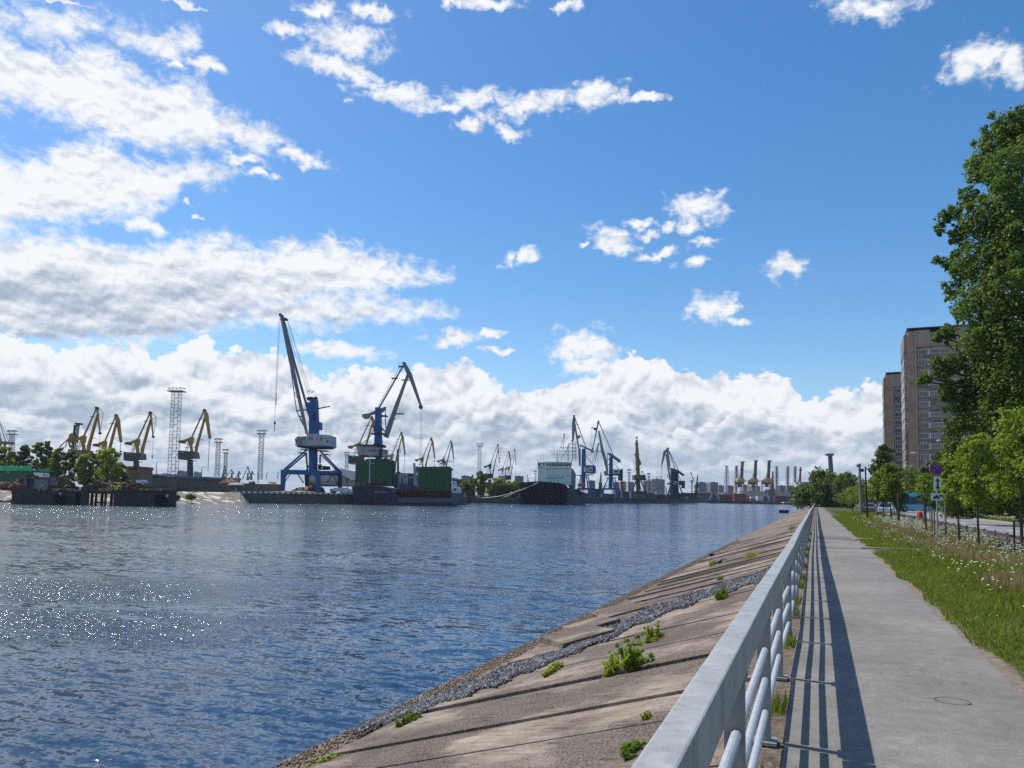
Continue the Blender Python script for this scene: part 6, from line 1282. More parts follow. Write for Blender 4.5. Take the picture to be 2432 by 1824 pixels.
# ------------------------------------------------------------------ light masts
def mast(label, z, x0, y0, x1, y1, w0, w1, D, n, head, tri=False):
    c = Ctx('light_mast', label, 'light mast', z, D, (x0, y0), 'floodlight masts of the port')
    c.lattice('lattice', 'mast_steel', x0, y0+20, w0, x1, y1, w1, n, 4.2 if w0 > 60 else 3.4, 2.2)
    pf = c.rect('platform', 'mast_steel', [(x1-head, y1-4, x1+head, y1+6)], head*1.6*c.u); mb = MB()
    c.beams('rail', 'mast_steel', [(x1-head, y1-24, x1+head, y1-28, 3), (x1-head*0.6, y1-4, x1-head*0.6, y1-26, 3), (x1+head*0.6, y1-4, x1+head*0.6, y1-26, 3)], pf)
    for k in range(5):
        xx = x1-head+head*2*k/4; c.poly('floodlight', 'rope_dark', [(xx-9, y1-52 if k % 2 else y1-44), (xx+9, y1-46 if k % 2 else y1-38), (xx+8, y1-34 if k % 2 else y1-28), (xx-9, y1-40 if k % 2 else y1-34)], 1.0)
mast('tallest floodlight mast, a wide triangular lattice left of the yellow crane', ZB, 55, 1220, 105, 155, 95, 88, 245, 26, 92)
mast('twin-column floodlight mast left of the great blue crane', ZB, 1145, 1240, 1168, 685, 46, 50, 270, 22, 52)
mast('floodlight mast right of the yellow crane near the timber yard', ZB, 608, 1205, 626, 790, 46, 40, 330, 18, 42)
mast('short hazy floodlight mast far behind the timber yard', ZB, 710, 1205, 718, 925, 32, 30, 460, 14, 33)
mast('floodlight mast at the left edge behind the trees', ZA, 150, 1000, 150, 690, 44, 40, 300, 12, 52)
mast('pale floodlight mast left of the dark blue crane', ZF, 403, 1000, 412, 548, 52, 52, 350, 16, 54)
mast('floodlight mast behind the white arched warehouse', ZE, 158, 960, 165, 692, 46, 42, 420, 12, 36)
mast('blue floodlight mast left of the olive crane', ZG, 872, 1210, 874, 925, 22, 22, 560, 14, 26)
mast('short thin floodlight mast right of the olive crane', ZG, 1177, 1200, 1177, 985, 18, 18, 560, 10, 22)
mast('small floodlight mast just left of the pale-green ship bridge', ZF, 1326, 1130, 1328, 1000, 22, 20, 480, 8, 24)
# thin street lamps and posts of the far shore
for i, (z, x, y0, y1, D, lab) in enumerate([(ZA, 1955, 1200, 1040, 262, 'thin grey street lamp right of the red-roofed building'), (ZB, 1122, 1420, 1130, 236, 'slim lamp post standing at the quay edge'), (ZB, 1418, 1330, 1150, 300, 'thin dark post left of the great blue crane'), (ZB, 415, 1190, 1105, 420, 'thin post with hanging wire far behind the wall')]):
    c = Ctx('lamp_post', lab, 'lamp post', z, D, (x, y0)); c.beams('post', 'mast_steel', [(x, y0+40, x, y1+8, 9, 5)])
    c.beams('arm', 'mast_steel', [(x, y1+10, x+22, y1-3, 4), (x+22, y1-3, x+62, y1+2, 5)] if i != 2 else [(x, y1, x+10, y1, 12), (x, y1+40, x-10, y1+46, 8)])
# ------------------------------------------------------------------ left dolphin pier
def lbox(mb, z, x0, y0, x1, y1, D, dep, zb=None):
    a, b_ = P(*z(x0, y0), D), P(*z(x1, y0), D); bt = P(*z((x0+x1)/2, y1), D).z if zb is None else zb; top = (a.z+b_.z)/2
    mb.add([tuple(q+FH*d)[:2]+(zz,) for zz in (bt, top) for q, d in ((a, 0), (b_, 0), (b_, dep), (a, dep))], [(3, 2, 1, 0), (4, 5, 6, 7), (0, 1, 5, 4), (1, 2, 6, 5), (2, 3, 7, 6), (3, 0, 4, 7)]); return mb
DP = 158
pier = thing('pier', 'dark steel and timber pier of two blocks joined by piles on the left', 'pier', G(200, DP, WZ))
for x0, x1 in ((150, 950), (1425, 2145)): build('block', lbox(MB(), ZA, x0, 1392, x1, 1570, DP, 2.5, WZ-0.5), 'pier_dark', pier)
build('deck', lbox(MB(), ZA, 140, 1384, 2150, 1396, DP-0.3, 3), 'pier_dark', pier)
for i, x in enumerate((975, 1035, 1080, 1140, 1190, 1265, 1310, 1385)):
    a, b_ = P(*ZA(x+18, 1400), DP+1+2*(i % 3)), P(*ZA(x, 1640), DP+1+2*(i % 3)); b_.z = WZ-0.6; mb = MB(); mb.tube([a, b_], 0.30 if i % 2 else 0.24, 10); build('pile', mb, 'pier_dark', pier)
build('fender_beam', lbox(MB(), ZA, 950, 1400, 1430, 1435, DP, 6), 'pier_dark', pier); build('fender_beam', lbox(MB(), ZA, 1010, 1350, 1105, 1580, DP-0.4, 0.6, WZ), 'pier_dark', pier)
for x0, x1 in ((445, 600), (640, 800), (820, 935), (1230, 1480), (1740, 2135)): build('walkway_rail', lbox(MB(), ZA, x0, 1370, x1, 1377, DP-0.2, 0.5), 'timber', pier)
for x0 in (485, 550, 725, 855, 1250, 1330, 1390, 1450, 1760, 1830, 2010): build('yellow_block', lbox(MB(), ZA, x0-14, 1378, x0+14, 1394, DP-0.5, 0.4), 'tyre_yellow', pier)
for x0 in (700, 1960): mb = MB(); a = P(*ZA(x0, 1450), DP-0.5); mb.bar(a, P(*ZA(x0+35, 1565), DP-0.5), 0.9, 0.5, 1.4); mb.bar(P(*ZA(x0+85, 1465), DP-0.5), P(*ZA(x0+45, 1565), DP-0.5), 0.9, 0.5, 1.2); build('fender', mb, 'hull_black', pier)
for x0, y0 in ((735, 1420), (2075, 1440)): build('number_plate', lbox(MB(), ZA, x0, y0, x0+32, y0+40, DP-0.12, 0.1), 'cabin_grey', pier)
mb = MB()
a, b_ = P(*ZA(150, 1352), DP+8.5), P(*ZA(2140, 1352), DP+8.5)
for h_ in (0.0, -0.6): mb.bar(a+UP*h_, b_+UP*h_, 0.12)
for i in range(56): q = a.lerp(b_, i/55); mb.bar(q+UP*0.1, q-UP*1.4, 0.12)
build('railing', mb, 'rope_dark', pier)
sh = thing('control_hut', 'small dark-framed hut with grey panels on the left pier', 'hut', P(*ZA(450, 1384), DP+3))
build('frame', lbox(MB(), ZA, 265, 1238, 615, 1246, DP+1, 5), 'rope_dark', sh)
for x in (265, 335, 392, 608): build('post', lbox(MB(), ZA, x, 1240, x+12, 1384, DP+1.05, 0.4), 'rope_dark', sh)
for x0, x1 in ((283, 332), (404, 604)): build('panel', lbox(MB(), ZA, x0, 1250, x1, 1322, DP+1.4, 3), 'grey_panel', sh)
for i in range(8): build('baluster', lbox(MB(), ZA, 410+i*25, 1324, 416+i*25, 1384, DP+1.2, 0.2), 'cabin_grey', sh)
o = P(*ZA(235, 1384), DP+3); mb = lbox(MB(), ZA, 214, 1325, 256, 1384, DP+2, 2.5); lbox(mb, ZA, 222, 1316, 248, 1326, DP+2.4, 1.6); tag(build('red_box', mb, 'roof_red', loc=o, bevel=0.1), 'small red equipment box at the left end of the pier', 'equipment box')
o = P(*ZA(635, 1384), DP+8); mb = MB(); mb.lathe(P(*ZA(635, 1282), DP+10), [(1.2, -0.6), (1.25, 0), (0.9, 0.5), (0.3, 0.7)], 10); tag(build('white_tank', mb, 'ship_white', loc=o), 'white rounded tank right behind the pier hut', 'tank')
# ------------------------------------------------------------------ far-shore buildings
def house(name, label, cat, z, D, wall, roofpts, dep, mw, mr, wins=None, extra=None, gz_=PZ, rdep=None):
    """wall: outline; roofpts: outline of the roof as seen from the water side"""
    c = Ctx(name, label, cat, z, D, ((wall[0]+wall[2])/2, wall[3]), gz_=gz_); x0, y0, x1, y1 = wall
    w_ = build('wall', lbox(MB(), z, x0, y0, x1, y1, D, dep, gz_-0.3 if gz_ is not None else None), mw, c.t)
    mb = MB(); mb.prism([P(*z(x, y), D-0.6) for x, y in roofpts], FH*(rdep or dep+1.2)); build('roof', mb, mr, c.t)
    for r in (wins or []): f = build('window', lbox(MB(), z, *r, D-0.12, 0.3), 'frame_white', c.t); build('pane', lbox(MB(), z, r[0]+(r[2]-r[0])*0.12, r[1]+(r[3]-r[1])*0.12, r[2]-(r[2]-r[0])*0.12, r[3]-(r[3]-r[1])*0.12, D-0.16, 0.2), 'pane', f)
    return c
c = house('shed', 'long low green shed with pale green roof at the left edge', 'shed', ZM, 205, (-400, 380, 770, 560), [(-400, 385), (-400, 345), (760, 352), (772, 388)], 12, 'wall_green', 'roof_green')
mb = MB()
for i in range(26): q = P(*ZM(-380+i*44, 348), 206); mb.bar(q, q+UP*(0.7+0.3*(i % 2))+RH*0.4, 0.25)
build('roof_vents', mb, 'roof_green', c.t); build('sign_board', lbox(MB(), ZM, 150, 404, 240, 424, 204.8, 0.1), 'cabin_grey', c.t)
house('gatehouse', 'small ochre building with red roof below the yellow crane', 'building', ZA, 225, (1570, 1122, 1730, 1240), [(1562, 1128), (1565, 1092), (1712, 1092), (1722, 1128)], 9, 'wall_ochre', 'roof_red', [(1600, 1150, 1622, 1180), (1660, 1150, 1682, 1180)])
# concrete perimeter wall: two panels lengths
pw = thing('concrete_wall', 'long dark stained concrete wall along the far shore', 'wall', G(560, 236, PZ))
for i, (x0, x1, yt) in enumerate([(1730, 1990, 1238), (1992, 2215, 1246)]): build('panel', lbox(MB(), ZA, x0, yt, x1, 1395, 240, 0.5, PZ-.2), 'concrete_wall', pw)
for i, (x0, x1, yt) in enumerate([(20, 190, 1255), (192, 240, 1262), (245, 470, 1275), (472, 700, 1300), (702, 960, 1303), (962, 1180, 1312), (1182, 1400, 1316)]): build('panel', lbox(MB(), ZB, x0, yt, x1, 1420, 241-i*0.05, 0.5, PZ-.2), 'concrete_wall', pw)
for x, y, w in ((635, 1345, 10), (665, 1345, 10), (912, 1362, 24), (1370, 1345, 14)): build('hatch', lbox(MB(), ZB, x, y, x+w, y+30, 240.5-1.2, 0.2), 'pier_dark', pw)
for i, (x0, x1, yt, lab) in enumerate([(0, 160, 1212, 'low dark shed roof at the foot of the tallest mast'), (165, 450, 1222, 'long low dark shed roof behind the concrete wall'), (455, 720, 1232, 'low dark shed roof left of the timber pile')]):
    house('warehouse', lab, 'warehouse', ZB, 262+i, (x0, yt+22, x1, 1290), [(x0-4, yt+26), (x0, yt+4), (x1-8, yt), (x1+4, yt+26)], 14, 'dark_house', 'mast_steel')
house('warehouse', 'low dark shed with arched roof beside the lamp behind the wall', 'warehouse', ZA, 262, (1895, 1215, 2180, 1260), [(1893, 1225), (1920, 1200), (1965, 1197), (2000, 1210), (2185, 1225)], 14, 'dark_house', 'rope_dark')
c = house('warehouse', 'big pale warehouse with a bright white arched roof left of the ship', 'warehouse', ZD, 300, (720, 1015, 1560, 1180), [(1165, 1020), (1165, 945), (1235, 920), (1330, 918), (1530, 960), (1600, 1000), (1560, 1112), (1490, 1110), (1265, 985), (1200, 1005)], 30, 'wall_pale', 'roof_white', None)
bpy.data.objects.remove([o_ for o_ in c.t.children if o_.name.startswith('wall')][0])
mb = MB(); mb.prism([P(*ZD(x, y), 300.5) for x, y in [(720, 1200), (720, 1030), (960, 1018), (1265, 990), (1490, 1114), (1560, 1116), (1560, 1200)]], FH*28); build('wall', mb, 'wall_pale', c.t)
build('eaves', lbox(MB(), ZD, 815, 1102, 1290, 1112, 298.6, 1.0), 'container_white', c.t)
mb = MB(); a = P(*ZD(1410, 1060), 299.4); build('seam', lbox(MB(), ZD, 1405, 1062, 1412, 1180, 300.2, 0.5), 'dark_house', c.t)
c = house('warehouse', 'blue-walled terminal building with arched dormers between the hatch covers', 'building', ZE, 330, (965, 1060, 1340, 1270), [(985, 1062), (1010, 1010), (1020, 990), (1240, 998), (1325, 1050), (1330, 1064)], 14, 'container_blue', 'crane_blue_dark')
for x in (1020, 1125):
    mb = MB(); pts = [c.p(x+38*math.cos(a), 1045-32*math.sin(a), -0.9) for a in np.linspace(0, math.pi, 9)]
    for a, b_ in zip(pts[:-1], pts[1:]): mb.bar(a, b_, 0.5)
    build('dormer_arch', mb, 'container_white', c.t); build('window', lbox(MB(), ZE, x-34, 1048, x+38, 1160, 329.6, 0.4), 'container_white', c.t)
    for yy in (1070, 1110, 1135):
        for xx in (-22, 6): build('pane', lbox(MB(), ZE, x+xx, yy, x+xx+16, yy+20, 329.4, 0.2), 'pane', c.t)
build('cornice', lbox(MB(), ZE, 1000, 1055, 1335, 1070, 329.2, 0.5), 'cabin_grey', c.t)
for x in (1165, 1200, 1240, 1280): build('pilaster', lbox(MB(), ZE, x, 1075, x+8, 1220, 329.7, 0.3), 'crane_blue', c.t)
c = Ctx('ventilation_tower', 'pale flared funnel behind the second green hatch cover', 'chimney', ZE, 320, (1290, 1200)); c.beams('shaft', 'wall_pale', [(1272, 835, 1278, 1010, 26, 30), (1278, 1010, 1300, 1200, 40, 60)], dep=2); c.beams('cap', 'wall_pale', [(1255, 838, 1288, 838, 12), (1265, 972, 1360, 985, 18)], dep=3); c.poly('gable', 'wall_pale', [(1290, 990), (1365, 985), (1372, 1060), (1345, 1080), (1330, 1010)], 5)
house('warehouse', 'low dark office building with grey roof right of the green-hatched ship', 'building', ZF, 375, (-60, 1090, 330, 1200), [(-60, 1098), (-60, 1075), (0, 1070), (20, 1090), (330, 1108), (330, 1125)], 12, 'boat_blue', 'cabin_grey', [(-20, 1125, 12, 1160)])
# hut with a domed roof at the quay
o = G(*[ZB(845, 0)[0]], 232, PZ); hut = thing('gate_booth', 'small dark booth with pale domed roof on the quay edge', 'booth', o)
mb = MB(); mb.lathe(o, [(2.0, 0), (2.0, 2.0)], 12); build('wall', mb, 'dark_house', hut); mb = MB(); mb.lathe(o+UP*2.0, [(2.5, 0), (2.5, 0.25), (1.6, 0.7), (0.4, 0.95)], 14); build('roof', mb, 'wall_pale', hut); build('door', lbox(MB(), ZB, 835, 1372, 852, 1400, 229.8, 0.3, PZ), 'cabin_grey', hut)
# piles: timber, scrap, coal
def pile(name, label, cat, z, D, x0, x1, yb, yt, mat, dep=8, lumps=60, gz_=PZ, seed=0, log=False):
    rs = np.random.default_rng(seed); a, b_ = P(*z(x0, yb), D), P(*z(x1, yb), D); W = (b_-a).length; o = (a+b_)/2; o.z = gz_; Hh = P(*z(x0, yt), D).z-gz_; mb = MB()
    for i in range(lumps):
        u, v2 = rs.uniform(-.5, .5), rs.uniform(-.5, .5); hh = Hh*max(0.1, (1-(abs(u)*1.9)**1.7))*max(0.3, 1-abs(v2)*1.2); zz = rs.uniform(0, hh)*0.5+hh*0.45; c_ = o+RH*u*W+FH*v2*dep+UP*zz
        r = rs.normal(size=3)
        if log: d = RH*rs.uniform(-.6, .6)*3.2+FH*rs.uniform(-2, 2)+UP*rs.uniform(-.25, .25); mb.tube([c_-d*0.5, c_+d*0.5], rs.uniform(0.12, 0.28), 6)
        else: mb.box(c_, (rs.uniform(.5, 2.6), rs.uniform(.3, 1.6), rs.uniform(.2, 1.1)), 0, Matrix.Rotation(rs.uniform(0, 6.28), 3, 'Z') @ Matrix.Rotation(rs.uniform(-.7, .7), 3, 'X'))
    k = 9; core = [(W*0.48*f, Hh*0.85*(1-f**1.8)) for f in (1, .8, .6, .4, .2, 0.02)]
    cm = MB(); cm.lathe(o, core, 14, 1.0, dep/W, math.atan2(RH.y, RH.x)); mb.v2 = None
    n = len(mb.v); mb.v += [tuple(v_) for v_ in cm.v]; mb.f += [tuple(i+n for i in f) for f in cm.f]
    return tag(build(name, mb, mat, loc=o), label, cat)
pile('timber_pile', 'orange pile of split timber rising over the concrete wall', 'timber pile', ZB, 255, 590, 960, 1300, 1218, 'timber', 9, 420, seed=1, log=True)
pile('timber_pile', 'low stack of brown timber right of the orange pile', 'timber pile', ZB, 262, 960, 1130, 1305, 1255, 'timber_dark', 9, 200, seed=2, log=True)
pile('timber_pile', 'brown logs with pale cut ends lying left of the great blue crane', 'timber pile', ZB, 258, 1130, 1460, 1310, 1262, 'timber', 8, 220, seed=3, log=True)
pile('ore_heap', 'dark brown heap seen between the legs of the great blue crane', 'heap', ZD, 262, 720, 1000, 1230, 1118, 'timber_dark', 10, 60, seed=4)
pile('scrap_heap', 'rusty scrap heap below the left trees', 'scrap heap', ZM, 184, 330, 1050, 620, 470, 'scrap_rust', 5, 240, seed=5)
pile('scrap_heap', 'brown tangle of scrap behind the middle of the pier', 'scrap heap', ZM, 186, 1050, 1700, 660, 470, 'scrap_rust', 5, 220, seed=6)
pile('scrap_heap', 'tangle of scrap and logs below the rightmost left-bank tree', 'scrap heap', ZA, 190, 1130, 1560, 1300, 1225, 'timber_dark', 5, 200, seed=7)
pile('scrap_heap', 'low rusty scrap row right of the left-bank trees', 'scrap heap', ZA, 195, 1500, 1800, 1310, 1255, 'scrap_rust', 5, 140, seed=8)
pile('scrap_heap', 'dark rusty scrap at the left edge above the bank', 'scrap heap', ZM, 180, -300, 420, 780, 660, 'scrap_rust', 4, 160, seed=9)
pile('log_heap', 'long pale logs lying on the quay below the great blue crane', 'log heap', ZD, 240, 150, 1010, 1320, 1270, 'timber', 5, 150, seed=10, log=True)
pile('rail_stack', 'dark stack of rails behind the legs of the great blue crane', 'rail stack', ZD, 252, 500, 990, 1290, 1190, 'dark_house', 5, 160, seed=11, log=True)
# vehicles on the far quay
def truck(label, z, D, x0, y0, x1, y1, cab='right', mat='ship_white'):
    o = (P(*z(x0, y1), D)+P(*z(x1, y1), D))/2; o.z = PZ; t_ = thing('truck', label, 'truck', o); w = x1-x0
    cx = (x1-w*0.2, x1) if cab == 'right' else (x0, x0+w*0.2); bx_ = (x0, x1-w*0.22) if cab == 'right' else (x0+w*0.22, x1)
    build('box', lbox(MB(), z, bx_[0], y0, bx_[1], y1-(y1-y0)*0.22, D, 2.6), mat, t_); build('cab', lbox(MB(), z, cx[0], y0+(y1-y0)*0.2, cx[1], y1-(y1-y0)*0.18, D+0.1, 2.3), mat, t_)
    build('cab_window', lbox(MB(), z, cx[0]+w*.03, y0+(y1-y0)*0.27, cx[1]-w*.02, y0+(y1-y0)*0.48, D+0.05, 0.2), 'dark_glass', t_)
    for x in (x0+w*0.12, x0+w*0.3, x1-w*0.1):
        q = P(*z(x, y1), D-0.02); mb = MB(); mb.tube([Vector((q.x, q.y, PZ+0.45)), Vector((q.x, q.y, PZ+0.45))+FH*0.4], 0.45, 12); build('wheel', mb, 'tyre', t_)
truck('white truck on the quay between the blue crane and the ship', ZD, 243, 1130, 1232, 1405, 1318, 'left')
o = G(ZD(1455, 0)[0], 244, PZ); mb = MB(); mb.lathe(o+UP*0.3, [(2.6, 0.0), (2.9, 0.5), (2.2, 1.1), (0.9, 1.4)], 14, 1.2, 0.7); tag(build('covered_boat', mb, 'ship_white', loc=o), 'small white covered heap lying right of the white truck', 'covered load')
truck('bluish truck parked behind the concrete wall near the tallest mast', ZB, 250, 300, 1250, 410, 1320, 'right', 'container_blue')
truck('white vehicle near the right end of the left pier', ZA, 192, 1700, 1262, 1800, 1310, 'right')
truck('white truck under the left trees', ZM, 196, 930, 432, 1060, 560, 'right')
truck('small white van under the left trees beside the green shed', ZM, 197, 800, 425, 890, 520, 'right')
# ------------------------------------------------------------------ ships
def hull(c, name, mat, top, bot, beam, par=None, dyc=0.0, mat2=None):
    """hull plates from a top line and a waterline (drawing units), rounded in plan towards both ends"""
    n = len(top); mb = MB(); vs = []
    for (xt, yt, wt), (xb, yb, wb) in zip(top, bot):
        a, b_ = c.p(xt, yt), c.p(xb, yb); 
        vs += [a+FH*(dyc-wt*beam/2), a+FH*(dyc+wt*beam/2), b_+FH*(dyc-wb*beam/2), b_+FH*(dyc+wb*beam/2)]
    mb.v = [tuple(v_) for v_ in vs]
    for i in range(n-1):
        q = 4*i; mb.f += [(q, q+2, q+6, q+4), (q+1, q+5, q+7, q+3), (q, q+4, q+5, q+1), (q+2, q+3, q+7, q+6)]
    mb.f += [(0, 1, 3, 2), (4*n-4, 4*n-2, 4*n-1, 4*n-3)]
    return build(name, mb, mat, par or c.t)
c = Ctx('cargo_ship', 'navy cargo ship with two raised green hatch covers moored at the quay', 'cargo ship', ZE, 236, (1100, 1520), gz_=WZ)
TOPL = [(252, 1222, .10), (300, 1215, .45), (500, 1206, .85), (760, 1212, 1), (930, 1240, 1), (985, 1300, 1), (1035, 1372, 1), (1060, 1388, 1), (1500, 1400, 1), (1860, 1402, 1), (1905, 1395, 1), (1920, 1330, .95), (2080, 1320, .7), (2086, 1325, .6)]
BOTL = [(300, 1540, .04), (340, 1540, .3), (500, 1540, .6), (760, 1540, .9), (930, 1540, 1), (985, 1540, 1), (1035, 1540, 1), (1060, 1540, 1), (1500, 1540, 1), (1860, 1540, 1), (1905, 1540, 1), (1930, 1535, .9), (1990, 1505, .6), (2030, 1480, .4)]
mid = lambda A, B, f: [(x*(1-f)+x2*f, y*(1-f)+y2*f, w*(1-f)+w2*f) for (x, y, w), (x2, y2, w2) in zip(A, B)]
hl_ = hull(c, 'hull', 'hull_navy', TOPL, BOTL, 14)
M1 = mid(TOPL, BOTL, 0.86); M1 = [(x, max(y, 1478) if x < 1950 else y, w*1.01+.005) for x, y, w in M1]; B1 = [(x, y, w*1.01+.005) for x, y, w in BOTL]
hull(c, 'boot_topping', 'hull_band', M1[3:-2], B1[3:-2], 14.1, hl_)
pl_ = c.poly('stern_plating', 'hull_grey', [(1905, 1345), (1922, 1322), (2086, 1322), (2070, 1400), (2030, 1470), (1985, 1502), (1905, 1480)], 0.4, dy=-7.3)
c.rect('midship_plating', 'hull_grey', [(1060, 1404, 1905, 1472)], 0.3, hl_, -7.02)
c.beams('bulwark', 'hull_grey', [(252, 1222, 280, 1290, 10), (280, 1290, 268, 1350, 8), (300, 1218, 560, 1208, 5), (950, 1260, 1040, 1390, 8)], dep=0.4, dy=-7.1)
textmesh('ship_name', 'OTALARICA', 5.0*c.k, 'rope_pale', hl_, c.p(772, 1306, -7.12), RH, 0.02)
hc = c.poly('hatch_cover', 'hatch_green', [(350, 800), (380, 785), (955, 790), (965, 830), (945, 1215), (340, 1205), (322, 1130), (345, 1050)], 1.4, dy=-2); c.polys('cover_edge', 'hull_navy', [[(930, 800), (975, 850), (960, 1000), (975, 1200), (925, 1215)], [(322, 1130), (350, 1050), (352, 1205), (330, 1205)]], 2.4, hc, -1.5); c.rect('recess', 'hold_red', [(400, 1135, 850, 1195)], 1.5, hc, -2.0)
c.beams('cover_rib', 'wall_green', [(370+k*72, 800, 365+k*72, 1125, 2.5) for k in range(8)], hc, dep=0.2, dy=-2.72)
hc = c.poly('hatch_cover', 'hatch_green', [(1372, 920), (1420, 893), (1862, 890), (1880, 925), (1848, 1275), (1440, 1285), (1355, 1235), (1345, 1060)], 1.4, dy=-2); c.polys('cover_edge', 'hull_navy', [[(1862, 890), (1915, 935), (1888, 960), (1890, 1120), (1880, 1270), (1848, 1275)]], 2.4, hc, -1.5)
c.beams('cover_rib', 'wall_green', [(1420+k*70, 905, 1412+k*68, 1268, 2.5) for k in range(6)], hc, dep=0.2, dy=-2.72)
c.poly('hatch_coaming', 'hold_red', [(1010, 1262), (1240, 1258), (1340, 1232), (1400, 1250), (1440, 1285), (1885, 1275), (1890, 1400), (1040, 1385)], 10)
c.beams('coaming_rib', 'hull_black', [(1050+k*42, 1290, 1050+k*42, 1392, 5) for k in range(20)], dep=0.3, dy=-5.1)
c.poly('crane_housing', 'cabin_grey', [(205, 705), (378, 712), (382, 800), (410, 805), (300, 845), (195, 845), (192, 805)], 5, dy=3) if False else None
c.beams('foremast', 'rope_pale', [(600, 690, 598, 1130, 12, 14), (598, 1130, 596, 1146, 26, 36), (605, 855, 685, 842, 12, 6), (602, 742, 665, 738, 5)], dep=0.5, dy=-6)
c.beams('gantry', 'hull_grey', [(950, 1000, 960, 1240, 40), (995, 620, 1000, 1300, 14, 20), (960, 1010, 1040, 990, 20)], dep=2.5, dy=1)
c.beams('gantry_top', 'mast_steel', [(980, 610, 1040, 600, 8), (975, 640, 1045, 640, 10), (960, 980, 1030, 975, 14)], dep=1.5, dy=1)
ac = c.polys('deckhouse', 'ship_white', [[(1890, 1120), (1945, 1125), (1950, 1200), (2020, 1235), (2025, 1325), (1900, 1330)]], 9, dy=1); c.rect('window', 'dark_glass', [(1925, 1145, 1940, 1180), (1930, 1245, 1975, 1280)], 9.2, ac, 1)
c.beams('deck_gear', 'mast_steel', [(1690, 880, 1850, 882, 8), (1550, 788, 1900, 788, 5), (1730, 715, 1735, 860, 7), (1660, 840, 1790, 780, 12), (1765, 850, 1750, 790, 26), (1580, 850, 1582, 880, 8), (1972, 1150, 1960, 1220, 14), (1890, 1080, 1970, 1075, 10)], dep=1.0, dy=4)
mb = MB(); c.rail(mb, 1925, 1320, 2080, 1318, 1.6, -6.5); c.rail(mb, 300, 1215, 560, 1205, 1.2, -3); build('deck_rail', mb, 'cabin_grey', c.t)
# second ship
c = Ctx('cargo_ship', 'black-hulled ship with tall pale green bridge seen bow on', 'cargo ship', ZF, 338, (1500, 1500), gz_=WZ)
hl_ = hull(c, 'hull', 'hull_black', [(1040, 1180, .25), (1075, 1150, .6), (1180, 1142, .9), (1360, 1132, 1), (1560, 1150, 1), (1740, 1165, .9), (1830, 1205, .5), (1850, 1235, .25)], [(1055, 1500, .10), (1085, 1510, .3), (1180, 1520, .5), (1360, 1520, .7), (1560, 1520, .7), (1740, 1520, .5), (1815, 1522, .25), (1835, 1522, .1)], 20)
c.polys('side_plating', 'hull_grey', [[(1760, 1370), (1830, 1240), (1900, 1225), (2050, 1265), (2060, 1370), (2210, 1390), (2220, 1420), (2150, 1515), (1850, 1522), (1800, 1440)]], 14, dy=9)
c.poly('upper_deck', 'hull_grey', [(2050, 1265), (2110, 1300), (2215, 1330), (2212, 1395), (2055, 1372)], 12, dy=9)
c.beams('vent_slot', 'hull_black', [(x, 1275, x, 1352, 9) for x in (2000, 2028, 2054)], dep=0.3, dy=1.9)
c.beams('anchor', 'wall_pale', [(1065, 1330, 1050, 1400, 10), (1835, 1480, 1860, 1512, 10)], dep=0.5, dy=-5)
br = c.poly('bridge', 'mint_paint', [(1362, 1135), (1366, 905), (1358, 840), (1362, 815), (1480, 812), (1480, 800), (1600, 808), (1835, 808), (1925, 820), (1918, 905), (1905, 1190), (1740, 1165), (1560, 1140)], 12, dy=6)
c.poly('bridge_side', 'wall_pale', [(1905, 1190), (1918, 905), (1960, 925), (2000, 1010), (1990, 1240), (1960, 1235)], 16, dy=11)
c.rect('bridge_window', 'dark_glass', [(1370, 840, 1400, 875), (1455, 840, 1470, 875)] + [(1505+i*46, 842, 1538+i*46, 876) for i in range(9)], 12.3, br, 6)
for x, y in ((1523, 945), (1575, 1035), (1636, 1038), (1698, 1040), (1760, 1040), (1855, 1040), (1572, 1122), (1698, 1122), (1634, 1142)): c.disc('porthole', 'dark_glass', x, y, 9, 12.3, br, 6)
textmesh('lettering', 'ВЫМПЕЛ СЕВЕРА', 3.3*c.k, 'hull_black', br, c.p(1648, 1071, -0.16), RH, 0.02, sx=1.15) if False else c.rect('lettering', 'dark_house', [(1490+i*26, 1064, 1503+i*26, 1080) for i in range(12)], 12.25, br, 6)
c.beams('bridge_ledge', 'dark_house', [(1362, 905, 1480, 905, 4), (1480, 918, 1915, 918, 4), (1360, 828, 1920, 828, 6)], br, dep=12.4, dy=6)
c.beams('mast', 'mint_paint', [(1640, 545, 1642, 800, 14), (1697, 590, 1697, 800, 14, 40), (1468, 680, 1468, 800, 16), (1418, 725, 1418, 800, 20, 26), (1367, 760, 1368, 820, 16), (1935, 765, 1930, 830, 14), (1598, 670, 1890, 672, 10), (1560, 620, 1640, 622, 5), (1655, 730, 1730, 715, 14)], dep=0.8, dy=6)
c.beams('rigging', 'rope_dark', [(1880, 520, 1880, 790, 12), (1740, 560, 2010, 560, 6), (1740, 625, 2010, 625, 5), (1600, 685, 2010, 685, 4), (1745, 560, 1738, 640, 4)] + [(1745+i*26, 700, 1745+i*26, 790, 2.5) for i in range(9)], dep=0.5, dy=7)
c.beams('cargo_boom', 'crane_grey', [(1815, 330, 1760, 560, 10, 6), (1825, 330, 1800, 600, 8, 5), (1818, 318, 1826, 345, 26, 12), (1930, 470, 1760, 760, 8, 8), (1905, 470, 1870, 560, 8, 6), (1940, 490, 1990, 495, 12)], dep=0.6, dy=8)
c.lattice('lattice_mast', 'mast_steel', 1960, 790, 60, 1960, 480, 60, 6, 5, 3)
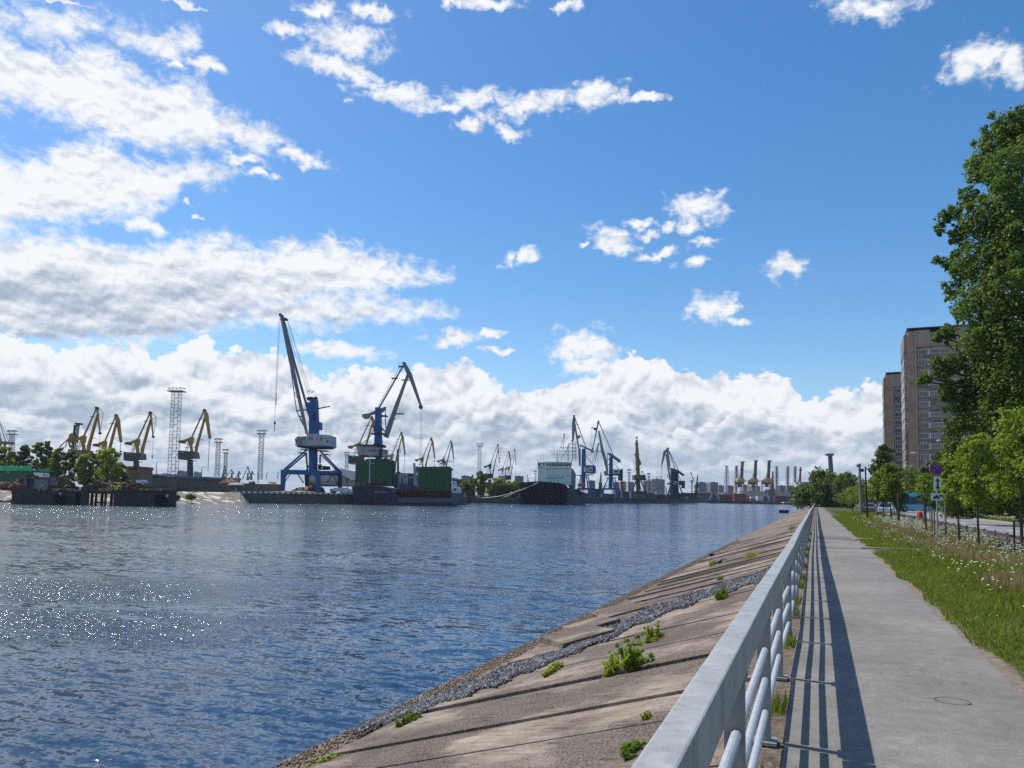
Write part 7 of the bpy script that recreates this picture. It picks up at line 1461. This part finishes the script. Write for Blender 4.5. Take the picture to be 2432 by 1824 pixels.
lb = c.poly('lifeboat', 'lifeboat_orange', [(2015, 1195), (2030, 1165), (2090, 1150), (2130, 1165), (2150, 1200), (2110, 1215), (2040, 1215)], 3, dy=0); c.beams('davit', 'wall_pale', [(2050, 1215, 2060, 1300, 8), (2120, 1215, 2145, 1330, 6), (2160, 1195, 2110, 1195, 5)], dep=0.5, dy=0); c.beams('deck_gear', 'wall_pale', [(2060, 1250, 2130, 1290, 14), (2100, 1300, 2160, 1330, 12), (2130, 1330, 2200, 1330, 6)], dy=2)
mb = MB(); c.rail(mb, 1080, 1148, 1360, 1132, 1.4, -5); build('deck_rail', mb, 'wall_pale', c.t)
# mooring ropes and bollard block
def rope(label, pts, D0, D1):
    q = [P(*ZF(x, y), D0+(D1-D0)*i/(len(pts)-1)) for i, (x, y) in enumerate(pts)]; mb = MB(); mb.tube(q, 0.16, 5); tag(build('mooring_rope', mb, 'rope_pale', loc=q[0]), label, 'mooring rope', 'mooring ropes of the black ship')
rope('longer sagging mooring rope running from the black bow to the white bollard', [(440, 1402), (560, 1395), (700, 1378), (850, 1345), (1000, 1300), (1120, 1260), (1250, 1205), (1368, 1150)], 340, 327)
rope('shorter mooring rope below the first one ending in the bushes', [(780, 1398), (860, 1370), (950, 1335), (1050, 1275), (1130, 1210), (1195, 1150)], 342, 329)
o = P(*ZF(395, 1395), 341); mb = MB(); lbox(mb, ZF, 362, 1335, 385, 1385, 341, 1.2); lbox(mb, ZF, 390, 1350, 412, 1395, 340.5, 1.2); lbox(mb, ZF, 355, 1385, 425, 1400, 340, 2.4); tag(build('bollard_block', mb, 'wall_pale', loc=o), 'white bollard block where the ropes end left of the bushes', 'bollard')
# wooded bank between the ships
bk = [g2(1108, 300), g2(1112, 357), g2(1260, 357), g2(1260, 345)]
kind(build('bank_strip', lbox(MB(), ZF, 120, 1405, 1060, 1500, 344, 14, WZ-.5), 'stone_dark'), 'structure', 'dark low bank between the two ships')
# ------------------------------------------------------------------ quayside clutter on the far quay
for i, (x0, y0, x1, mt, lab) in enumerate([(150, 300, 350, 'container_blue', 'row of blue containers below the first grey-boomed crane'), (360, 380, 600, 'hull_grey', 'low dark hopper under the portal of the second blue crane'), (610, 330, 700, 'container_blue', 'blue container stack right of the second blue crane'), (720, 345, 870, 'container_blue', 'long blue container left of the olive crane'), (875, 350, 1110, 'concrete_wall', 'grey-green shed under the olive crane'), (1115, 375, 1280, 'container_blue', 'dark blue container right of the olive crane'), (1285, 400, 1490, 'container_maroon', 'brown low stack left of the dark blue crane'), (1495, 390, 1620, 'concrete_wall', 'grey stack at the foot of the dark blue crane'), (1625, 395, 1760, 'container_maroon', 'brown stack right under the dark blue crane'), (1760, 380, 2040, 'container_maroon', 'dark long shed at the right end of the quay')]):
    D = 436+(x0/2212)*130; o = P(*ZL((x0+x1)/2, 480), D); o.z = PZ; t_ = thing('container_stack', lab, 'container stack', o); nb_ = max(1, int((x1-x0)/110))
    for k in range(nb_):
        xa, xb = x0+(x1-x0)*k/nb_, x0+(x1-x0)*(k+1)/nb_-3; build('container', lbox(MB(), ZL, xa, y0+random.uniform(-6, 10), xb, 480, D, 5, PZ-.1), mt, t_)
for i, (x, w) in enumerate(((640, 14), (1790, 30), (1850, 60))):
    o = P(*ZL(x, 490), 540); o.z = PZ; mb = MB(); mb.lathe(o, [(w*0.022, 0), (w*0.024, 1.5), (w*0.012, 2.2)], 10); tag(build('bollard', mb, 'wall_pale', loc=o), ['pale bollard left of the blue container stack', 'pale rounded bollard right of the dark blue crane', 'wide pale bollard near the right end of the quay'][i], 'bollard')
c = Ctx('conveyor', 'grey conveyor gantry with flared hopper between olive and dark blue cranes', 'conveyor', ZL, 545, (1400, 480)); c.beams('gantry', 'crane_grey', [(1290, 290, 1500, 265, 14)], dep=3); c.poly('hopper', 'crane_grey', [(1290, 295), (1350, 290), (1330, 330), (1326, 480), (1314, 480), (1312, 330)], 4); c.beams('tower', 'silo_beige', [(1408, 290, 1408, 480, 30), (1490, 290, 1490, 480, 10)], dep=3)
# silos and blocks
def cyl(label, z, D, x0, y0, x1, mt, cat='silo', n=1, top=None):
    for k in range(n):
        xa, xb = x0+(x1-x0)*k/n, x0+(x1-x0)*(k+1)/n
    o = P(*z((x0+x1)/2, y0), D); h = o.z-PZ; o.z = PZ; r = (x1-x0)/2*(z(1, 0)[0]-z(0, 0)[0])*D/F_; t_ = thing('silo', label, cat, o); mb = MB(); mb.lathe(o, [(r, 0), (r, h)], 20); build('tank', mb, mt, t_); mb = MB(); mb.lathe(o+UP*h, [(r*1.03, -0.2), (r*1.03, 0.3), (r*0.3, r*0.14+0.3)], 20); build('cap', mb, mt, t_); mb = MB(); mb.bar(o-FH*r*1.01-RH*r*.3, o-FH*r*1.01-RH*r*.3+UP*h, 0.8, 0.3); build('ladder', mb, 'mast_steel', t_)
cyl('beige silo immediately left of the olive crane', ZG, 640, 720, 1075, 830, 'silo_beige'); cyl('beige-grey silo behind the left leg of the olive crane', ZG, 650, 850, 1078, 950, 'silo_grey'); cyl('beige silo between the olive crane and the grey block', ZG, 640, 1085, 1060, 1160, 'silo_beige'); cyl('pale beige silo touching the grey block', ZG, 642, 1162, 1062, 1222, 'silo_beige')
def block(label, z, D, x0, y0, x1, mt='city_grey', yb=1250, dep=16, rows=0, cat='building', name='apartment_block', roofx=None):
    o = G(z((x0+x1)/2, 0)[0], D, PZ); t_ = thing(name, label, cat, o)
    build('wall', lbox(MB(), z, x0, y0, x1, yb, D, dep, PZ-.3), mt, t_)
    mb = lbox(MB(), z, x0+(x1-x0)*.3, y0-(9 if roofx is None else roofx), x0+(x1-x0)*.55, y0+1, D+2, dep*.5); build('roof_house', mb, mt, t_)
    u = (z(1, 0)[0]-z(0, 0)[0])*D/F_; wm = (x1-x0)*u; h = P(*z(x0, y0), D).z-PZ
    if rows:
        mb = MB(); a = P(*z(x0, y0), D); b_ = P(*z(x1, y0), D); nf = rows
        for k in range(nf): zz = PZ+h*(k+0.6)/nf; p0 = Vector((a.x, a.y, zz)); p1 = Vector((b_.x, b_.y, zz)); mb.bar(p0.lerp(p1, .03)-FH*.1, p0.lerp(p1, .97)-FH*.1, 0.3, h/nf*.4, up=UP)
        build('window_band', mb, 'city_dark', t_)
    return t_
tb = block('broad grey block with twin masts right of the silos', ZG, 680, 1225, 1030, 1425, 'silo_grey', 1250, 30, 0, 'building', 'grain_elevator')
c = Ctx('tmp', 't', 't', ZG, 680, (1300, 1000)); bpy.data.objects.remove(c.t); c.t = tb; c.beams('roof_mast', 'mast_steel', [(1303, 1030, 1303, 985, 7), (1358, 1030, 1358, 980, 8), (1303, 987, 1358, 990, 4), (1290, 1000, 1316, 1000, 5)])
flats = [('hazy flats above the dark low office building, left block', ZF, 110, 1035, 230, 900), ('hazy flats above the dark low office building, right block', ZF, 180, 1050, 290, 950), ('grey round-topped block left of the black ship', ZF, 990, 1040, 1130, 700), ('grey flats right of the small brown crane', ZG, 1950, 1075, 2055, 1000), ('lower grey flats between two taller blocks right of the brown crane', ZG, 2056, 1098, 2125, 1050), ('grey flats just left of the first striped chimney group', ZG, 2130, 1075, 2250, 1000),
         ('dark grey flats rising left of the open lattice chimney', ZH, 50, 1005, 175, 1150), ('small grey flats at the foot of the open lattice chimney', ZH, 190, 1055, 270, 1200), ('grey flats behind the leftmost yellow gantry crane', ZH, 340, 1060, 430, 1200), ('grey flats between the first and second yellow gantry cranes', ZH, 590, 1050, 660, 1300), ('grey flats between the second and third yellow gantry cranes', ZH, 735, 1070, 870, 1300), ('dark grey flats right of the brown spiked crane', ZH, 1200, 1060, 1275, 1300), ('grey flats between the two right striped chimneys', ZH, 1335, 1065, 1430, 1300), ('low grey flats left of the white terminal building', ZH, 1445, 1070, 1500, 1300),
         ('pale flats left of the short yellow crane pedestal', ZB, 112, 1152, 193, 1100), ('small grey flats right of the yellow crane pedestal', ZB, 318, 1165, 350, 1150), ('tiny grey flats behind the blue first crane legs', ZG, 260, 1050, 350, 700), ('grey block between the second blue crane and the red crane', ZG, 640, 1075, 718, 760), ('low pale flats near the lamp right of the red roof', ZA, 1745, 1185, 1900, 1200), ('low grey flats right of the red-roofed building lamp', ZA, 1960, 1190, 2200, 1300)]
for i, (lab, z, x0, y0, x1, D) in enumerate(flats): block(lab, z, D, x0, y0, x1, 'city_dark' if 'dark grey' in lab else 'city_grey', 1250, 18, 7 if y0 < 1080 else 4)
# far shed line and treeline of the horizon
for i, (z, x0, x1, y0, D, mt, lab) in enumerate([(ZH, 0, 260, 1190, 900, 'wall_pale', 'long pale shed at the left end of the container terminal'), (ZH, 1090, 1500, 1180, 900, 'wall_pale', 'long pale shed right of the brown spiked crane'), (ZH, 600, 980, 1150, 950, 'wall_pale', 'pale shed behind the yellow gantry cranes'), (ZG, 1690, 2212, 1240, 760, 'dark_house', 'long dark wall at the waterside right of the quay'), (ZG, 1950, 2212, 1225, 860, 'wall_pale', 'pale low shed below the grey flats'), (ZH, 270, 480, 1180, 880, 'silo_beige', 'beige low shed left of the yellow gantry cranes')]):
    t_ = thing('shed', lab, 'shed', G(z((x0+x1)/2, 0)[0], D, PZ)); build('wall', lbox(MB(), z, x0, y0+6, x1, 1300, D, 20, PZ-.3), mt, t_); build('roof', lbox(MB(), z, x0-4, y0, x1+4, y0+6, D-1, 22), 'cabin_grey' if mt != 'dark_house' else 'mast_steel', t_)
# ------------------------------------------------------------------ container terminal
for i, (x, lab) in enumerate([(570, 'leftmost of the three yellow gantry cranes with raised boom'), (790, 'middle one of the three yellow gantry cranes with raised boom'), (1010, 'rightmost of the three yellow gantry cranes with raised boom')]):
    dy = 18 if i == 0 else 0; c = Ctx('gantry_crane', lab, 'container crane', ZH, 960, (x-40, 1290), 'yellow container cranes with raised booms')
    c.beams('boom', 'crane_brown', [(x-10, 990, x+5, 650+dy, 40, 34)], dep=4); c.rect('boom_head', 'crane_brown', [(x-12, 645+dy, x+36, 662+dy)], 5)
    c.beams('leg', 'crane_yellow', [(x-110, 1020, x-108, 1290, 11), (x-85, 1020, x-80, 1290, 11, 11, 8), (x+28, 980, x+30, 1290, 12), (x+52, 985, x+56, 1290, 12, 12, 8)]); c.beams('girder', 'crane_yellow', [(x-130, 985, x+55, 985, 20), (x-110, 1075, x+50, 1070, 8), (x-110, 1210, x+50, 1210, 8)], dep=6)
    c.poly('cabin', 'crane_yellow', [(x-110, 965), (x-85, 945), (x, 945), (x+8, 1000), (x-115, 1005)], 9, dy=-4); c.poly('machinery', 'crane_brown', [(x-125, 1000), (x-5, 1000), (x-10, 1030), (x-40, 1050), (x-35, 1085), (x-65, 1085), (x-70, 1045), (x-125, 1035)], 8, dy=-4)
    c.beams('a_frame', 'crane_yellow', [(x-40, 860, x-45, 990, 8), (x-20, 870, x-20, 985, 8), (x+5, 930, x+30, 990, 10), (x-80, 960, x-42, 900, 6)])
for i, (x, lab, y0) in enumerate([(318, 'open lattice chimney left of the yellow gantry cranes', 740), (478, 'striped chimney half hidden by the leftmost yellow gantry crane', 740), (1137, 'striped chimney nearest right of the brown spiked crane', 748), (1320, 'striped chimney in the middle of the right group', 748), (1441, 'striped chimney closest to the white terminal building', 752)]):
    c = Ctx('chimney', lab, 'chimney', ZH, 1300, (x, 1170), 'striped power station chimneys'); r = 16 if i != 0 else 10
    c.beams('shaft', 'city_grey', [(x, 1180, x, y0, 2*r*0.8, 2*r*0.8)], tube=True)
    for k in range(3 if i else 3): c.beams('dark_band', 'stripe_dark', [(x, y0+82+k*92, x, y0+36+k*92+4, 2*r*0.84, 2*r*0.84)], tube=True)
    c.rect('crown', 'rope_dark', [(x-16, y0-5, x+16, y0+8)], 8); c.lattice('lattice', 'mast_steel', x, 1180, 76, x, y0+20, 40, 10, 3, 2)
c = Ctx('luffing_crane', 'brown spiked crane on a dark base between the gantry cranes and chimneys', 'harbour crane', ZH, 800, (1055, 1320), 'luffing cranes of the port'); c.beams('jib', 'crane_red', [(1065, 1110, 1074, 825, 40, 10)], dep=3); c.poly('house', 'dark_house', [(965, 1135), (1010, 1110), (1085, 1110), (1090, 1190), (990, 1190)], 12); c.poly('portal', 'boat_blue', [(1020, 1190), (1080, 1190), (1110, 1320), (985, 1320)], 10); c.beams('side_mast', 'crane_yellow', [(1132, 1130, 1134, 1320, 10), (985, 1160, 985, 1320, 6), (1085, 1135, 1140, 1135, 6)])
c = Ctx('luffing_crane', 'reddish spiked crane standing left of the white terminal building', 'harbour crane', ZH, 900, (1515, 1200), 'luffing cranes of the port'); c.beams('jib', 'crane_red', [(1512, 1050, 1532, 750, 34, 10)], dep=3); c.rect('jib_knot', 'crane_red', [(1512, 795, 1546, 815)], 4); c.poly('base', 'crane_red', [(1490, 1010), (1545, 1010), (1530, 1060), (1530, 1200), (1500, 1200)], 6)
house('warehouse', 'white terminal building with dark doorway beside the trees at the path end', 'warehouse', ZH, 860, (1520, 1005, 1700, 1300), [(1530, 1010), (1545, 998), (1700, 1000), (1700, 1010)], 20, 'container_white', 'roof_dark', None); o = bpy.data.objects['warehouse']
c = Ctx('tmp', 't', 't', ZH, 860, (1600, 1200)); bpy.data.objects.remove(c.t); c.t = [o_ for o_ in COL.objects if o_.get('label', '').startswith('white terminal')][0]; c.rect('doorway', 'dark_house', [(1583, 1040, 1612, 1140)], 0.6, None, -0.4)
c = Ctx('gantry_crane', 'tall blue container crane with raised boom above the trees at the path end', 'container crane', ZH, 900, (2060, 1200)); c.beams('boom', 'crane_blue_dark', [(2040, 1010, 2015, 560, 56, 44)], dep=5); c.rect('boom_head', 'crane_blue_dark', [(1952, 535, 1990, 568), (2030, 535, 2062, 568), (1960, 535, 2055, 548)], 6)
c.polys('frame', 'crane_blue_dark', [[(1990, 945), (2060, 900), (2130, 905), (2175, 935), (2180, 950), (2080, 955), (1995, 985)]], 8); c.beams('leg', 'crane_blue_dark', [(2010, 950, 2010, 1200, 18), (2085, 950, 2085, 1200, 16), (2130, 940, 2140, 1200, 16), (2172, 940, 2175, 1200, 12), (2000, 1010, 2180, 1030, 24), (2055, 800, 2060, 900, 8)])
# containers and barges in front of the terminal
for i, (x0, y0, x1, y1, D, mt, lab) in enumerate([(200, 1205, 440, 1300, 735, 'container_maroon', 'brown container row with a slanted end left of the red containers'), (440, 1190, 650, 1290, 728, 'container_red', 'bright red container stack under the yellow gantry cranes'), (655, 1235, 712, 1300, 735, 'hull_grey', 'grey containers right of the red stack'), (718, 1240, 795, 1305, 728, 'container_white', 'white and dark striped container stack'), (825, 1232, 920, 1305, 728, 'container_white', 'white container stack left of the brown spiked crane'), (925, 1240, 990, 1310, 730, 'container_maroon', 'dark containers left of the brown spiked crane base'), (1115, 1230, 1300, 1320, 715, 'container_maroon', 'dark red containers right of the brown spiked crane'), (1305, 1235, 1500, 1330, 712, 'container_maroon', 'dark red containers left of the bush at the path end'), (1418, 1275, 1462, 1310, 705, 'container_white', 'single pale container among the dark red ones'), (1258, 1330, 1355, 1350, 700, 'container_white', 'low pale barge deck below the dark red containers'), (1500, 1215, 1560, 1340, 712, 'city_grey', 'grey container stack touching the bush at the path end')]):
    o = G(ZH((x0+x1)/2, 0)[0], D, PZ); t_ = thing('container_stack', lab, 'container stack', o); n = max(1, int((x1-x0)/60)); rows_ = max(1, int((y1-y0)/32))
    for k in range(n):
        for r_i in range(rows_):
            xa, xb = x0+(x1-x0)*k/n, x0+(x1-x0)*(k+1)/n-2; ya_, yb_ = y0+(y1-y0)*r_i/rows_, y0+(y1-y0)*(r_i+1)/rows_-1
            build('container', lbox(MB(), ZH, xa, ya_, xb, yb_ if r_i < rows_-1 else yb_+30, D, 6), mt if not (lab.startswith('white and dark') and r_i % 2) else 'hull_grey', t_)
c = Ctx('tug_boat', 'blue tug with white stern wash near the right end of the quay', 'boat', ZH, 690, (90, 1325), gz_=WZ)
hull(c, 'hull', 'boat_blue', [(-30, 1300, .3), (20, 1290, .9), (160, 1292, 1), (215, 1285, .6)], [(0, 1345, .2), (30, 1345, .8), (160, 1345, 1), (200, 1345, .5)], 10); c.poly('wheelhouse', 'boat_blue', [(35, 1290), (60, 1230), (65, 1190), (125, 1188), (130, 1235), (160, 1292)], 6); c.rect('window', 'wall_pale', [(70, 1200, 82, 1216), (90, 1200, 102, 1216), (108, 1200, 120, 1216)], 6.2); c.beams('mast', 'boat_blue', [(95, 1190, 95, 1150, 8)])
c = Ctx('barge', 'long dark barge lying along the container terminal', 'barge', ZH, 700, (900, 1345), gz_=WZ); hull(c, 'hull', 'hull_black', [(120, 1322, .3), (180, 1318, 1), (900, 1338, 1), (1540, 1352, 1), (1570, 1352, .4)], [(140, 1352, .3), (190, 1355, 1), (900, 1368, 1), (1540, 1385, 1), (1560, 1385, .4)], 10)
# ------------------------------------------------------------------ trees of the far shore
def ftree(lab, z, px, yt, yb, W, D, mat, n, shape='round', seed=0, ls=0.34, c0=0.12):
    g0 = G(z(px, 0)[0], D, PZ); top = P(*z(px, yt), D); u = (z(1, 0)[0]-z(0, 0)[0])*D/F_
    tree('tree', lab, 'tree', g0, top.z-PZ, W*u, c0, n, ls, mat, nc=20, shape=shape, seed=seed, csize=0.25, nb=8, r0=0.28, group='trees on the far shore')
for i, (px, yt, W, D, mt, lab) in enumerate([(30, 830, 230, 215, 'leaf_spring', 'light green tree cut by the left edge of the photo'), (265, 805, 220, 219, 'leaf_dark', 'dark rounded tree second from the left edge'), (440, 770, 200, 212, 'leaf_lime', 'tall tree with a ragged pointed top among the left trees'), (555, 760, 170, 222, 'leaf_mid', 'tallest dark-stemmed tree in the middle of the left trees'), (710, 840, 210, 216, 'leaf_lime', 'broad green tree right of the tallest one'), (850, 880, 190, 224, 'leaf_mid', 'lower dark tree in front of the tall yellow crane'), (1050, 930, 230, 212, 'leaf_spring', 'bright green low tree right of the tall yellow crane'), (1180, 990, 170, 220, 'leaf_mid', 'small dark tree between the two brightest ones'), (1340, 850, 300, 210, 'leaf_spring', 'big bright yellow-green tree at the right end of the left trees'), (1480, 1040, 190, 216, 'leaf_lime', 'low rounded tree ending the row of left trees'), (140, 900, 200, 228, 'leaf_mid', 'dark tree behind the first two left trees'), (640, 900, 240, 230, 'leaf_dark', 'dark tree filling the gap behind the middle left trees')]):
    ftree(lab, ZA, px, yt, 1260, W, D, mt, 7000, seed=200+i, c0=0.10, ls=0.25)
for i, (px, yt, W, D, mt, n, shp, lab) in enumerate([(180, 1110, 230, 350, 'leaf_yellowish', 4600, 'round', 'yellow-green bush right of the green-hatched ship'), (420, 950, 240, 356, 'leaf_lime', 7000, 'egg', 'tall drooping willow between the two ships'), (735, 1070, 330, 352, 'leaf_spring', 7000, 'round', 'large bright green bush left of the black ship'), (950, 1120, 280, 350, 'leaf_lime', 5200, 'round', 'green bush touching the black bow'), (280, 1010, 90, 366, 'leaf_dark', 900, 'round', 'small dark tree crown left of the willow'), (600, 1150, 260, 347, 'leaf_mid', 2600, 'round', 'low dark bush right of the willow'), (1050, 1110, 120, 372, 'leaf_mid', 900, 'round', 'small green bush behind the black bow')]):
    ftree(lab, ZF, px, yt, 1380, W, D, mt, n, shp, 230+i, 0.32, 0.02)
for i, (z, px, W, D) in enumerate([(ZA, 1440, 60, 186), (ZB, 270, 90, 205), (ZB, 60, 60, 200), (ZA, 2175, 60, 186)]):
    g0 = G(z(px, 0)[0], D, -0.6 if i else PZ); u = D/F_/5.267; v_, f_2 = leaves([(g0.x+random.uniform(-1, 1)*W*u*.4, g0.y+random.uniform(-1, 1), g0.z+0.4) for _ in range(7)], [0.9]*7, 420, 0.28); tag(npmesh('shrub', v_, f_2, 'leaf_spring' if i == 0 else 'leaf_mid', None, tuple(g0)), ['yellow shrub among the scrap below the brightest left tree', 'dark shrub on the sloping far bank', 'small shrub at the pier end of the sloping bank', 'small dark shrub right beside the pier'][i], 'shrub')
# people standing on the quay at the left are too small to make out; one gull-sized detail less
bird = thing('pigeon', 'dark pigeon standing on the slabs near the iron mooring post', 'bird', on_slope(1708, 1342))
p = on_slope(1708, 1342); mb = MB(); mb.tube([p+RH*-0.15+UP*0.06, p+RH*-0.08+UP*0.09, p+UP*0.13, p+RH*0.07+UP*0.15, p+RH*0.09+UP*0.20, p+RH*0.11+UP*0.235, p+RH*0.135+UP*0.24, p+RH*0.165+UP*0.235], [0.012, 0.03, 0.058, 0.052, 0.03, 0.026, 0.02, 0.004], 10); build('body', mb, 'black_iron', bird, smooth_=True); mb = MB(); mb.tube([p+RH*0.02+UP*.09, p+RH*0.02], 0.006, 5); mb.tube([p+RH*0.04+UP*.09-AW*.03, p+RH*0.04-AW*.03], 0.006, 5); build('legs', mb, 'roof_red', bird)
# ------------------------------------------------------------------ air over the river and port
m = bpy.data.materials.new('air'); m.use_nodes = True; t = m.node_tree; t.nodes.clear(); MATS['air'] = m
pv = nd(t, 'ShaderNodeVolumePrincipled', {'Color': (0.72, 0.82, 0.95, 1), 'Density': 0.00009, 'Anisotropy': 0.2}); o_ = nd(t, 'ShaderNodeOutputMaterial'); t.links.new(pv.outputs[0], o_.inputs['Volume'])
mb = MB(); mb.add([(x, y, z) for z in (-4.0, 130.0) for x, y in ((-4500, -400), (3500, -400), (3500, 6500), (-4500, 6500))], [(3, 2, 1, 0), (4, 5, 6, 7), (0, 1, 5, 4), (1, 2, 6, 5), (2, 3, 7, 6), (3, 0, 4, 7)])
kind(build('haze', mb, 'air'), 'stuff', 'thin bluish air that fades the far port')
